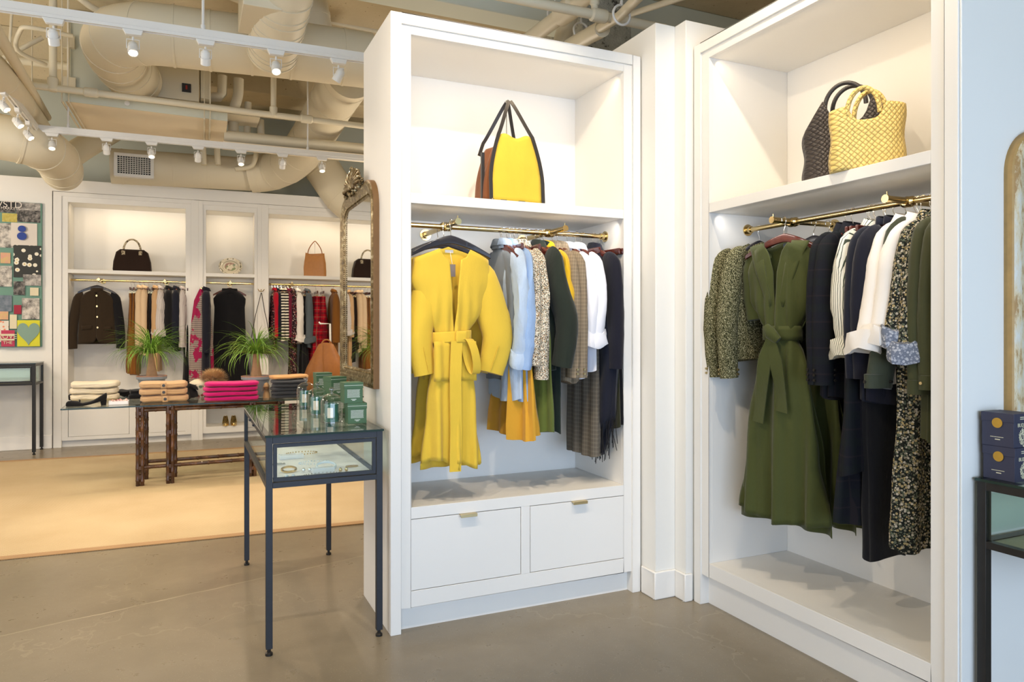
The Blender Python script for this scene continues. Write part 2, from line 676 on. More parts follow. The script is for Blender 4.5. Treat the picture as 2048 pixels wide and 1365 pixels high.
# rug
ra, rb_, rc, rd = atz(-200, 1144.5, 0.0), atz(671.9, 1055.8, 0), atz(671.9, 886, 0), atz(-200, 936, 0)
def rugpoly(a, b, c, d, z0, z1):
    mb = MB()
    ext = (b - a).normalized()
    b = b + ext * 1.0
    c = c + (c - d).normalized() * 0.8
    return a, b, c, d
a_, b_, c_, d_ = rugpoly(ra, rb_, rc, rd, 0, 0)
rug = thing('area_rug', 'natural straw coloured sisal rug with a brown bound edge on the concrete floor', 'rug')
MB().prism([(p.x, p.y) for p in (a_, b_, c_, d_)], 'z', 0.0, 0.009).build('weave', M['sisal'], rug)
for p, q, w in ((a_, b_, 0.075), (c_, d_, 0.075)):
    t_ = (q - p).normalized()
    n_ = Vector((-t_.y, t_.x, 0)) * w
    MB().prism([(p.x, p.y), (q.x, q.y), (q.x + n_.x, q.y + n_.y), (p.x + n_.x, p.y + n_.y)], 'z', 0.0, 0.0125).build('binding', M['rug_tape'], rug, bevel=0.003)

# ------------------------------------------------------------------ wardrobes
def wardrobe(M4, W, label, top=CTOP, ledge=0.582, rail_h=0.045, bottom=0.113, drawers=(), depth=0.56, osw=0.05, fw_=0.05, shelf=(2.01, 2.058), otop=2.80, outer=True, group=None, dm='white'):
    r = thing('wardrobe', label, 'wardrobe', M=M4, group=group)
    wm = M[dm]
    c = MB()
    ol, orr = osw + fw_, W - osw - fw_
    t = 0.02
    D = depth
    # sides, top and back of the carcass
    c.box(0, 0, 0, osw, D, top)
    c.box(W - osw, 0, 0, W, D, top)
    c.box(osw, 0, top - 0.05, W - osw, D, top)
    c.box(osw, D - t, 0, W - osw, D, top - 0.05)
    c.box(ol - t, 0.03, ledge, ol, D - t, top - 0.05)
    c.box(osw, 0.03, ledge, ol - t, 0.05, top - 0.05)
    c.box(orr, 0.03, ledge, orr + t, D - t, top - 0.05)
    c.box(orr + t, 0.03, ledge, W - osw, 0.05, top - 0.05)
    c.box(ol, 0.03, otop, orr, D - t, otop + 0.02)
    c.build('carcass', wm, r, bevel=0.002)
    f = MB()
    f.box(osw, 0.011, bottom, ol, 0.031, top - 0.05)
    f.box(orr, 0.011, bottom, W - osw, 0.031, top - 0.05)
    f.box(ol, 0.011, otop, orr, 0.031, top - 0.05)
    if drawers:
        zt = max(d[3] for d in drawers)
        zb = min(d[2] for d in drawers)
        g = 0.003
        f.box(ol, 0.011, zt + g, orr, 0.031, ledge)
        f.box(ol, 0.011, bottom, orr, 0.031, zb - g)
        xs = sorted(drawers)
        for a, b in zip(xs[:-1], xs[1:]):
            f.box(a[1] + g, 0.011, zb - g, b[0] - g, 0.031, zt + g)
    else:
        f.box(ol, 0.011, bottom, orr, 0.031, ledge)
    f.build('face_frame', wm, r, bevel=0.0015)
    MB().box(ol, 0.011, shelf[0], orr, D - t, shelf[1]).build('shelf', wm, r, bevel=0.002)
    MB().box(ol - t, 0.031, ledge - 0.02, orr + t, D - t, ledge).build('base_shelf', wm, r)
    MB().box(osw, 0.055, 0, W - osw, 0.07, bottom + 0.02).build('plinth', wm, r)
    for (x0, x1, z0, z1) in drawers:
        d = MB().box(x0, 0.012, z0, x1, 0.03, z1).build('drawer', wm, r, bevel=0.001)
        MB().box(x0 - 0.004, 0.04, z0 - 0.004, x1 + 0.004, 0.045, z1 + 0.004).build('drawer_gap', M['dark_line'], d)
        xm = (x0 + x1) / 2
        h = MB()
        h.box(xm - 0.042, -0.012, z1 - 0.002, xm + 0.042, 0.02, z1 + 0.003)
        h.box(xm - 0.042, -0.014, z1 - 0.012, xm + 0.042, -0.010, z1 + 0.003)
        h.build('handle', M['brass_dull'], d, bevel=0.001)
    return r


def led(M4, x0, x1, y, z, power, color, tilt=0.75):
    """LED strip tucked behind the head of a recess, throwing light inward"""
    l = bpy.data.lights.new('led_strip', 'AREA')
    l.shape = 'RECTANGLE'
    l.size = x1 - x0
    l.size_y = 0.03
    l.energy = power
    l.color = color
    l.spread = 2.3
    o = bpy.data.objects.new('led_strip', l)
    COL.objects.link(o)
    o.matrix_world = M4 @ Matrix.Translation(((x0 + x1) / 2, y, z)) @ Matrix.Rotation(tilt, 4, 'X')
    return o


MW1 = RM(CX0, CY, 0)
W1 = CX1 - CX0
w1 = wardrobe(MW1, W1, 'white built-in wardrobe with two drawers, yellow coats and the yellow and brown tote', drawers=[(0.099, 0.666, 0.192, 0.524), (0.721, W1 - 0.1, 0.192, 0.524)])
led(MW1, 0.12, W1 - 0.12, 0.05, 2.79, 1.5, SOFT)
led(MW1, 0.12, W1 - 0.12, 0.05, 2.0, 1.5, (1, .93, .85))
MW2 = RM(C2X, C2Y1, 0, -pi / 2)
W2 = C2Y1 - C2Y0
w2 = wardrobe(MW2, W2, 'white built-in wardrobe without drawers, green dress and the two woven bags', ledge=0.225, bottom=0.155, drawers=(), fw_=0.055)
led(MW2, 0.12, W2 - 0.12, 0.05, 2.79, 1.4, SOFT)
led(MW2, 0.12, W2 - 0.12, 0.05, 2.0, 1.3, (1, .93, .85))
# three display recesses in the far wall
b_edges = [o1l - 0.15, (o1r + o2l) / 2, (o2r + o3l) / 2, o3r + 0.15]
zsh = (atb(136, 546).z, atb(136, 538.5).z)
g3 = 'recessed wardrobes in the far wall'
names = ['cream recessed wardrobe in the far wall with the dark bag, two plain drawers below', 'narrow cream recessed wardrobe in the far wall with the oval platter and gold shoes', 'cream recessed wardrobe in the far wall with the tan bag, beside the gilt mirror']
opn = [(o1l, o1r), (o2l, o2r), (o3l, o3r)]
bunits = []
for i in range(3):
    x0, x1 = b_edges[i], b_edges[i + 1]
    a, b = opn[i]
    W = x1 - x0
    osw = 0.085
    fwid = (a - x0) - osw
    if i == 1:
        osw = 0.05
        fwid = (a - x0) - osw
    dr = []
    led_z = 0.58
    if i == 0:
        dxs = [atb(p, 0).x - x0 for p in (136.5, 258, 292, 381)]
        dr = [(dxs[0], dxs[1], 0.125, 0.5), (dxs[2], dxs[3], 0.125, 0.5)]
    if i == 1:
        led_z = 0.16
    if i == 2:
        dr = [(a - x0, (a + b) / 2 - x0 - 0.05, 0.125, 0.5), ((a + b) / 2 - x0 + 0.05, b - x0, 0.125, 0.5)]
    bm_ = BM @ Matrix.Translation((x0, 0, 0))
    u = wardrobe(bm_, W, names[i], top=3.055, ledge=led_z, bottom=0.08, drawers=dr, depth=0.44, osw=osw, fw_=fwid, shelf=zsh, otop=2.94, dm='cream_wall')
    bunits.append(u)
    led(bm_, a - x0 + .05, b - x0 - .05, 0.06, 2.93, 1.9 * (b - a) / 1.5, SOFT)
    led(bm_, a - x0 + .05, b - x0 - .05, 0.06, zsh[0] - 0.012, 0.9 * (b - a) / 1.5, SOFT)


# ------------------------------------------------------------------ clothes rails
def clothes_rail(M4, x0, x1, y, z, yback, arms, yfront, label, r=0.0125, ends=(True, True)):
    root = thing('clothes_rail', label, 'clothes rail', M=M4)
    MB().cyl((x0, y, z), (x1, y, z), r, n=20).build('rod', M['brass'], root)
    for k, e_ in enumerate(ends):
        if e_:
            x = x0 if k == 0 else x1
            s = 1 if k == 0 else -1
            MB().tube([(x, y, z), (x + s * 0.006, y, z), (x + s * 0.006, y, z), (x + s * 0.03, y, z)], [0.03, 0.03, 0.019, 0.018], 20).build('end_flange', M['brass'], root)
    for ax in arms:
        a = MB()
        a.cyl((ax, yback, z + .003), (ax, yfront, z + .003), 0.014, n=18)
        ao = a.build('bracket_arm', M['brass'], root)
        MB().tube([(ax, yback, z), (ax, yback - 0.006, z), (ax, yback - 0.006, z), (ax, yback - 0.03, z)], [0.031, 0.031, 0.02, 0.018], 20).build('wall_flange', M['brass'], ao)
        MB().tube([(ax - 0.03, y, z), (ax - 0.02, y, z), (ax + .02, y, z), (ax + 0.03, y, z)], [0.016, 0.022, 0.022, 0.016], 16).tube([(ax, y + 0.026, z), (ax, y + .012, z), (ax, y - .012, z), (ax, y - 0.026, z)], [0.016, 0.022, 0.022, 0.016], 16).build('collar', M['brass'], ao)
        MB().tube([(ax, yfront + .004, z + .003), (ax, yfront - 0.008, z + .003)], 0.0165, 18).cyl((ax, yfront + .004, z + .012), (ax, yfront + .004, z + .032), 0.003, n=8).build('end_cap', M['brass'], ao)
    return root


R1Y, RZ = 3.44, 1.935
clothes_rail(RM(0, 0, 0), CX0 + 0.1, CX1 - 0.1, R1Y, RZ, CY + 0.54, (1.185, 1.772), 3.262, 'polished brass clothes rail in the wardrobe with the yellow coats')
R2X = 2.663
# in the frame of the right wardrobe: local x = C2Y1 - Y, local y = X - C2X
clothes_rail(RM(C2X, C2Y1, 0, -pi / 2), 0.105, W2 - 0.105, R2X - C2X, RZ, 0.54, (C2Y1 - 2.599, C2Y1 - 1.99), 2.533 - C2X, 'polished brass clothes rail in the wardrobe with the green dress')
RB_D = 0.18
rzb = atb(136, 560, -RB_D).z
bl = ['brass rail above the dark jacket in the far wall', 'short brass rail above the black sleeveless dress in the far wall', 'brass rail above the red tartan dress in the far wall']
brails = [(0, [atb(201, 0, -RB_D).x, atb(331, 0, -RB_D).x]), (1, [atb(460, 0, -RB_D).x]), (2, [atb(582, 0, -RB_D).x])]
for i, arms in brails:
    clothes_rail(BM, opn[i][0], opn[i][1], RB_D, rzb, 0.42, arms, 0.02, bl[i], r=0.013, ends=(False, False))


# ------------------------------------------------------------------ hangers
def hanger_parts(root, kind='wood', wood='dark_wood', w=0.20, yaw=0.0, thick=0.026):
    hk = MB()
    pts = [(0.0, 0, 0.0155 - 0.0)]
    pts = []
    R = 0.0165
    for k in range(15):
        a = math.radians(200 - k * 18.5)
        pts.append((0, R * cos(a), R * sin(a)))
    pts += [(0, 0.010, -0.026), (0, 0.0, -0.045), (0, 0, -0.085)]
    hk.tube(pts, 0.0019, 7)
    hk.build('hook', M['chrome'], root)
    b = MB()
    if kind == 'wood':
        rings = []
        for k in range(-10, 11):
            u = k / 10
            x = u * w
            zc = -0.083 - 0.072 * abs(u) ** 1.45 - 0.006 * abs(u)
            hh = 0.021 * (1 - 0.45 * abs(u))
            tt = thick / 2 * (0.62 + 0.75 * abs(u) ** 2)
            yy = -0.012 * abs(u) ** 2
            rings.append([(x, yy - tt, zc - hh), (x, yy + tt, zc - hh), (x, yy + tt, zc + hh * .7), (x, yy + tt * .5, zc + hh), (x, yy - tt * .5, zc + hh), (x, yy - tt, zc + hh * .7)])
        b.loft(rings)
        b.build('bar', M[wood], root, bevel=0.003)
    else:
        b.box(-w * .9, -0.007, -0.115, w * .9, 0.007, -0.082)
        b.build('bar', M[wood], root, bevel=0.004)
        for s in (-1, 1):
            x = s * w * .62
            c = MB()
            c.cyl((x, 0, -0.11), (x, 0, -0.155), 0.002, n=6)
            c.box(x - 0.012, -0.009, -0.182, x + 0.012, -0.006, -0.150)
            c.box(x - 0.012, 0.006, -0.182, x + 0.012, 0.009, -0.150)
            c.cyl((x - .01, 0, -.156), (x + .01, 0, -.156), 0.006, n=8)
            c.prism([(-0.008, -.152), (-0.018, -.135), (-0.014, -.133), (-0.005, -.15)], 'x', x - .012, x + .012)
            c.prism([(0.008, -.152), (0.018, -.135), (0.014, -.133), (0.005, -.15)], 'x', x - .012, x + .012)
            c.build('clip', M['brass'], root)


HP = {}


def hanger(M4, label, kind='wood', wood='dark_wood', group=None):
    key = (kind, wood)
    nm = 'coat_hanger' if kind == 'wood' else 'clip_hanger'
    if key not in HP:
        r = thing(nm, label, 'hanger', M=M4, group=group)
        hanger_parts(r, kind, wood)
        HP[key] = r
        return r
    c = copy_tree(HP[key], M4, label)
    if group:
        c['group'] = group
    elif 'group' in c:
        del c['group']
    return c


# ------------------------------------------------------------------ garments
def rnd(seed):
    return random.Random(seed)


def sleeve(mb, path, a, b, n=14, wr=0.0, seed=0, cap=True):
    """oval sleeve; a half width in the garment plane, b half width across it, both per path point"""
    P = [Vector(p) for p in path]
    # resample with Catmull-Rom
    Q, A, B = [], [], []
    K = len(P)
    for i in range(K - 1):
        p0, p1, p2, p3 = P[max(i - 1, 0)], P[i], P[i + 1], P[min(i + 2, K - 1)]
        for j in range(5):
            t = j / 5
            q = 0.5 * ((2 * p1) + (p2 - p0) * t + (2 * p0 - 5 * p1 + 4 * p2 - p3) * t * t + (3 * p1 - p0 - 3 * p2 + p3) * t ** 3)
            Q.append(q)
            A.append(a[i] + (a[i + 1] - a[i]) * t)
            B.append(b[i] + (b[i + 1] - b[i]) * t)
    Q.append(P[-1])
    A.append(a[-1])
    B.append(b[-1])
    rings = []
    rg = rnd(seed)
    ph = rg.uniform(0, 6)
    L = len(Q)
    for i, q in enumerate(Q):
        t = (Q[min(i + 1, L - 1)] - Q[max(i - 1, 0)]).normalized()
        e2 = Vector((0, 1, 0))
        e2 = (e2 - t * e2.dot(t)).normalized()
        e1 = t.cross(e2).normalized()
        ring = []
        for k in range(n):
            th = 2 * pi * k / n
            m = 1 + wr * (sin(3 * th + ph + i * .35) * .6 + mnoise.noise(Vector((q.x * 14 + ph, th * 1.2, q.z * 16))) * 1.4 + .35 * sin(5 * th + ph * 2 + q.z * 9))
            ring.append(q + e1 * (A[i] * m * cos(th)) + e2 * (B[i] * m * sin(th)))
        rings.append(ring)
    mb.loft(rings, True, cap)
    return mb


def side_body(mb, prof, slope, nk, n=36, folds=0.25, fk=5, seed=1, yoff=0.0, zneck=-0.082, expo=2.3, lean=0.0, open_bottom=True, hemwave=0.01):
    """closed body seen edge-on. prof: list of (z, half width, half thickness)"""
    rg = rnd(seed)
    ph = [rg.uniform(0, 6.28) for _ in range(4)]
    # dense interpolation
    zs = []
    for i in range(len(prof) - 1):
        m = max(2, int(abs(prof[i + 1][0] - prof[i][0]) / 0.035))
        for j in range(m):
            t = j / m
            t2 = t * t * (3 - 2 * t)
            zs.append(tuple(prof[i][k] + (prof[i + 1][k] - prof[i][k]) * (t if k == 0 else t2) for k in range(3)))
    zs.append(prof[-1])
    z0, z1 = zs[0][0], zs[-1][0]
    rings = []
    for i, (z, w, t) in enumerate(zs):
        v = (z0 - z) / (z0 - z1)
        sl = slope * max(0, 1 - v * 4.0)
        ring = []
        for k in range(n):
            th = 2 * pi * k / n
            c, s_ = cos(th), sin(th)
            r = (abs(c) ** expo + abs(s_) ** expo) ** (-1 / expo)
            x, y = w * r * c, t * r * s_
            f = folds * min(1, v * 2.2)
            d = f * t * (sin(fk * th + ph[0] + v * 1.2) * 0.7 + 0.5 * sin((fk * 2 - 1) * th + ph[1] - v) + 0.6 * mnoise.noise(Vector((x * 9 + ph[2], y * 12, z * 6))))
            x += d * c * 0.8
            y += d * (s_ if abs(s_) > .3 else s_ + .2)
            zz = z - sl * abs(x) + (hemwave * sin(2 * th + ph[3]) * v * v * v)
            ring.append((x + lean * v, y + yoff, zz))
        rings.append(ring)
    mb.loft(rings, True, True)
    return mb


def G(name, label, cat, M4, group=None):
    return thing(name, label, cat, M=M4, group=group)


def top_garment(M4, name, cat, label, m, length=0.72, w=0.19, hem_w=None, t=0.03, sleeve_len=0.58, sl_a=0.06, sl_b=0.035, sl_swing=(0.02, 0.0), cuff=None, cuff_m=None, collar='shirt', collar_m=None, folds=0.25, fk=5, seed=1, group=None, buttons=None, wr=0.12, both=True, neck_z=-0.075, slope=0.42, btn_m='brass_dull', elbow=(0.02, 0.0), dy=0.0):
    """shirt, jacket, coat or dress on a hanger, seen from the side; local x is the shoulder line, y the thickness"""
    r = G(name, label, cat, M4, group)
    hem_w = hem_w or w * 0.95
    zh = neck_z - length
    b = MB()
    side_body(b, [(neck_z + .005, 0.055, t * .55), (neck_z - 0.02, w * .8, t * .75), (neck_z - 0.07, w, t * .95), (neck_z - .2, w * .93, t), (neck_z - length * .55, w * .88, t), (zh, hem_w, t * 1.15)], slope, 0, seed=seed, folds=folds, fk=fk)
    b.build('body', m, r, smooth=60)
    if sleeve_len:
        for s in ((-1, 1) if both else (-1,)):
            zs = neck_z - .03 - slope * w * .75
            x0 = s * (w - .045)
            sx, sy = sl_swing
            sb = MB()
            path = [(x0 - s * .03, 0, zs + .035), (x0 + s * (.03), dy * .3, zs - .02), (x0 + s * (.045 + elbow[0] * .5), dy + sy * .25, zs - sleeve_len * .3), (x0 + s * (.045 + elbow[0]), dy + sy * .5 + elbow[1], zs - sleeve_len * .6), (x0 + s * (.04 + sx), dy + sy, zs - sleeve_len)]
            sleeve(sb, path, [sl_a * .55, sl_a * 1.0, sl_a, sl_a * .92, sl_a * .8], [t * .6, t * 1.05, sl_b, sl_b, sl_b * .9], wr=wr, seed=seed + s)
            so = sb.build('sleeve', m, r, smooth=60)
            end = Vector(path[-1])
            if cuff == 'roll':
                cb = MB()
                rings = []
                rg = rnd(seed * 3 + s)
                hts = [(0.056, 1.02), (0.056, 1.24), (0.030, 1.34), (-0.002, 1.40), (-0.020, 1.34), (-0.016, 1.05)]
                for q, (dz, k) in enumerate(hts):
                    ring = []
                    for j in range(20):
                        th = 2 * pi * j / 20
                        jit = 1 + .10 * sin(3 * th + seed + q * .5) + .07 * sin(5 * th + seed * 2 - q * .8) + rg.uniform(-.05, .05)
                        ring.append((end.x + sl_a * .82 * k * cos(th) * jit, end.y + sl_b * k * 1.15 * sin(th) * jit, end.z + dz + .014 * sin(2 * th + seed) + rg.uniform(-.003, .003)))
                    rings.append(ring)
                cb.loft(rings, True, True)
                cb.build('cuff', cuff_m or m, so, smooth=38)
            elif cuff == 'plain':
                cb = MB()
                rings = [[(end.x + sl_a * k * cos(2 * pi * j / 18), end.y + sl_b * k * sin(2 * pi * j / 18), end.z + dz) for j in range(18)] for dz, k in ((0.05, .80), (.048, .92), (-.005, .90), (-.006, .7))]
                cb.loft(rings)
                cb.build('cuff', cuff_m or m, so, smooth=50)
            if buttons and s == -1:
                for q in range(buttons):
                    MB().tube([(end.x + sl_a * .3, end.y - sl_b * 1.0, end.z + .02 + q * .022), (end.x + sl_a * .3, end.y - sl_b * 1.0 - .008, end.z + .02 + q * .022)], 0.006, 10).build('button', M[btn_m], so)
                    MB().tube([(end.x - sl_a * .86, end.y + sl_b * .1, end.z + .02 + q * .022), (end.x - sl_a * .86 - .007, end.y + sl_b * .1, end.z + .02 + q * .022)], 0.006, 10).build('button', M[btn_m], so)
    if collar:
        c = MB()
        rings = []
        for q, (dz, k) in enumerate({'shirt': [(-.03, 1.15), (.018, 1.0), (.024, 1.03), (-.012, 1.45)], 'stand': [(-.02, 1.1), (.022, 1.0), (.024, .9), (0, .85)], 'lapel': [(-.03, 1.15), (.022, 1.0), (.026, 1.05), (-.03, 1.55), (-.06, 1.5)]}[collar]):
            rings.append([(0.052 * k * cos(2 * pi * j / 20), (t * .5 + .014) * k * sin(2 * pi * j / 20), neck_z + .01 + dz - (.012 * (1 - sin(2 * pi * j / 20)) if q > 0 else 0)) for j in range(20)])
        c.loft(rings, False, False)
        c.build('collar', collar_m or m, r, smooth=60, solid=0.003)
    return r


def bottom_garment(M4, name, cat, label, m, length=0.75, w=0.15, hem_w=0.2, t=0.018, hem_t=0.06, folds=0.5, fk=5, seed=1, group=None, top=-0.168, legs=False):
    """skirt or trousers pinched in a clip hanger"""
    r = G(name, label, cat, M4, group)
    zh = top - length
    if legs:
        for k, s in enumerate((-1, 1)):
            b = MB()
            side_body(b, [(top - .02, w * .5, t), (top - .3, w * .55, t * 1.3), (zh, hem_w * .5, hem_t)], 0, 0, seed=seed + k, folds=folds, fk=fk, hemwave=.004)
            b.v = [(x + s * w * .48, y + s * .004, z) for x, y, z in b.v]
            b.build('leg', m, r, smooth=60)
    else:
        b = MB()
        side_body(b, [(top, w, t), (top - .18, w * 1.05, t * 1.3), (top - length * .5, (w + hem_w) / 2 * 1.02, (t * 1.3 + hem_t) / 2), (zh, hem_w, hem_t)], 0, 0, seed=seed, folds=folds, fk=fk, n=48, hemwave=.012)
        b.build('skirt', m, r, smooth=60)
    wb = MB()
    side_body(wb, [(top + .012, w * 1.0, t + .002), (top - .035, w * 1.02, t + .003)], 0, 0, folds=0, n=30, hemwave=0)
    wb.build('waistband', m, r, smooth=50)
    return r


def front_panel(mb, xi, xo, z_neck, slope, z_hem, yfun, nu=22, nv=44, hemf=None):
    def f(u, v):
        x = xi(v) + (xo(v) - xi(v)) * u
        ztop = z_neck - slope * abs(x)
        zb = z_hem + (hemf(u) if hemf else 0)
        z = ztop + (zb - ztop) * v
        return (x, yfun(x, u, v), z)
    return mb.grid(f, nu, nv)


def lerp_list(L):
    """piecewise smooth function of v from [(v, value)...]"""
    def f(v):
        if v <= L[0][0]:
            return L[0][1]
        for (a, p), (b, q) in zip(L[:-1], L[1:]):
            if v <= b:
                t = (v - a) / (b - a)
                t = t * t * (3 - 2 * t)
                return p + (q - p) * t
        return L[-1][1]
    return f

# ------------------------------------------------------------------ fabrics
F = {}
F['yellow_coat'] = fabric('yellow_wool', lin(222, 186, 64), var=0.05, weave=900, bump=.15)
F['grey_blue'] = fabric('grey_blue_cotton', lin(112, 120, 128))
F['denim1'] = fabric('pale_blue_denim', lin(172, 190, 212), var=0.22, wrinkle=.8)
F['denim2'] = fabric('light_blue_denim', lin(146, 172, 208), var=0.2, wrinkle=.8)
F['mustard'] = fabric('mustard_cord', lin(205, 152, 48), var=0.1)
F['cream_floral'] = floral('cream_speckled_print', lin(228, 220, 202), [lin(60, 62, 52), lin(150, 110, 64), lin(40, 44, 50), lin(105, 100, 70)], 260, 0.62)
F['olive'] = fabric('olive_cord', lin(92, 104, 46), var=0.18)
F['forest'] = fabric('forest_wool', lin(35, 42, 35), var=0.1)
F['forest2'] = fabric('forest_crepe', lin(28, 40, 36), var=0.1)
F['yellow_knit'] = fabric('yellow_crepe', lin(214, 172, 36), var=0.08)
F['glen'] = plaid('brown_glen_check', lin(134, 120, 100), lin(108, 96, 80), lin(156, 140, 116), 52, 0.35)
F['glen_dark'] = plaid('grey_glen_check', lin(104, 97, 86), lin(88, 82, 74), lin(128, 120, 106), 44, 0.4)
F['white'] = fabric('white_cotton', lin(232, 232, 238), var=0.03, wrinkle=.5)
F['white_warm'] = fabric('white_linen', lin(232, 226, 218), var=0.03)
F['navy'] = fabric('navy_wool', lin(24, 27, 40), var=0.1)
F['navy2'] = fabric('deep_navy_wool', lin(23, 24, 36), var=0.1)
F['black'] = fabric('black_wool', lin(17, 17, 21), var=0.1)
F['dark_olive'] = fabric('dark_olive_wool', lin(38, 40, 24), var=0.15)
F['tweed_green'] = tweed('green_boucle_tweed', [lin(30, 32, 20), lin(92, 90, 60), lin(158, 152, 120), lin(214, 206, 174)], 250, (1, 1, .7))
F['green_dress'] = fabric('moss_green_cotton', lin(68, 74, 34), rough=.7, var=0.08)
F['green_dark'] = fabric('dark_moss_cotton', lin(50, 58, 26), rough=.7, var=0.08)
F['navy_plaid'] = plaid('navy_green_plaid', lin(24, 25, 32), lin(25, 30, 30), lin(36, 32, 36), 9, 0.5)
F['stripe'] = stripes('green_stripe_cotton', lin(226, 222, 206), lin(66, 74, 62), 105, 0.26)
F['dark_floral'] = floral('dark_small_flower_print', lin(34, 36, 30), [lin(190, 180, 160), lin(140, 132, 112), lin(168, 150, 106), lin(90, 96, 78)], 115, 0.55, lin(22, 28, 30))
F['floral_inside'] = floral('pale_flower_print', lin(110, 116, 130), [lin(178, 180, 186), lin(150, 154, 164)], 110, 0.5)
F['olive_jkt'] = fabric('olive_waxed_cotton', lin(62, 64, 36), rough=.6, var=0.15)
F['olive_grey'] = fabric('grey_green_cotton', lin(58, 62, 46), rough=.65, var=0.1)
F['brown_jkt'] = fabric('dark_brown_wool', lin(46, 35, 22), var=0.1)
F['camel'] = fabric('camel_wool', lin(186, 152, 112), var=0.08)
F['camel2'] = fabric('sand_wool', lin(206, 180, 146), var=0.08)
F['toffee'] = fabric('toffee_suede', lin(122, 78, 30), var=0.15)
F['dk_brown'] = fabric('espresso_velvet', lin(40, 26, 18), var=0.15)
F['pinstripe'] = stripes('fine_grey_stripe_cotton', lin(206, 198, 192), lin(150, 146, 146), 80, 0.35)
F['magenta_print'] = None
t = NT('magenta_grey_print', .85)
n = t.noise(5, 5, rough=.65)
mg = t.mix(t.math('GREATER_THAN', t.math('FRACT', t.math('MULTIPLY', t.xyz()[2], 38)), .55), lin(128, 112, 108), lin(168, 152, 142))
t.color(t.mix(t.math('GREATER_THAN', n, .52), mg, lin(158, 10, 74)))
F['magenta_print'] = t.m
F['hoops'] = stripes('black_white_hoops', lin(226, 218, 200), lin(26, 24, 28), 26, 0.5, 'v')
F['wine'] = fabric('wine_jersey', lin(104, 28, 50), var=.15)
F['wine_floral'] = floral('dark_wine_flower_print', lin(44, 24, 30), [lin(176, 150, 140), lin(150, 60, 70), lin(110, 96, 96)], 55, .42)
F['slate'] = fabric('slate_chambray', lin(84, 92, 98), var=.12)
F['tartan'] = plaid('red_tartan', lin(168, 14, 34), lin(110, 16, 34), lin(150, 100, 84), 10, .8)
F['magenta'] = fabric('magenta_cashmere', lin(186, 20, 106), var=.08)
F['beige_knit'] = fabric('beige_knit', lin(192, 158, 120), var=.06, weave=300, bump=.4)
F['ivory_knit'] = fabric('ivory_boucle', lin(226, 214, 190), var=.05, weave=120, bump=.9)
F['charcoal_knit'] = fabric('charcoal_knit', lin(52, 56, 64), var=.12, weave=300, bump=.4)
F['tan_knit'] = fabric('tan_knit', lin(205, 158, 106), var=.06)
F['suede_brown'] = fabric('brown_suede', lin(122, 74, 44), var=.12)
F['suede_yellow'] = fabric('yellow_suede', lin(226, 190, 64), var=.06)
F['leather_black'] = plain('black_leather', (0.03, 0.026, 0.024), .4)
F['leather_tan'] = plain('tan_leather', lin(176, 118, 58), .5, 0, .12)
F['leather_brown'] = plain('cognac_leather', lin(150, 92, 34), .5, 0, .2)

A90 = pi / 2


def rx1(px):
    """x along the first rail for a hook seen at this pixel column"""
    return aty(px, 0, R1Y).x


def on1(px, dx=0.0, dz=0.0, rz=A90):
    return RM(rx1(px) + dx, R1Y, RZ + dz + 0.0, rz)


def hang1(px, label, kind='wood', wood='dark_wood', rz=A90, group=None):
    return hanger(RM(rx1(px), R1Y, RZ + 0.0, rz), label, kind, wood, group)


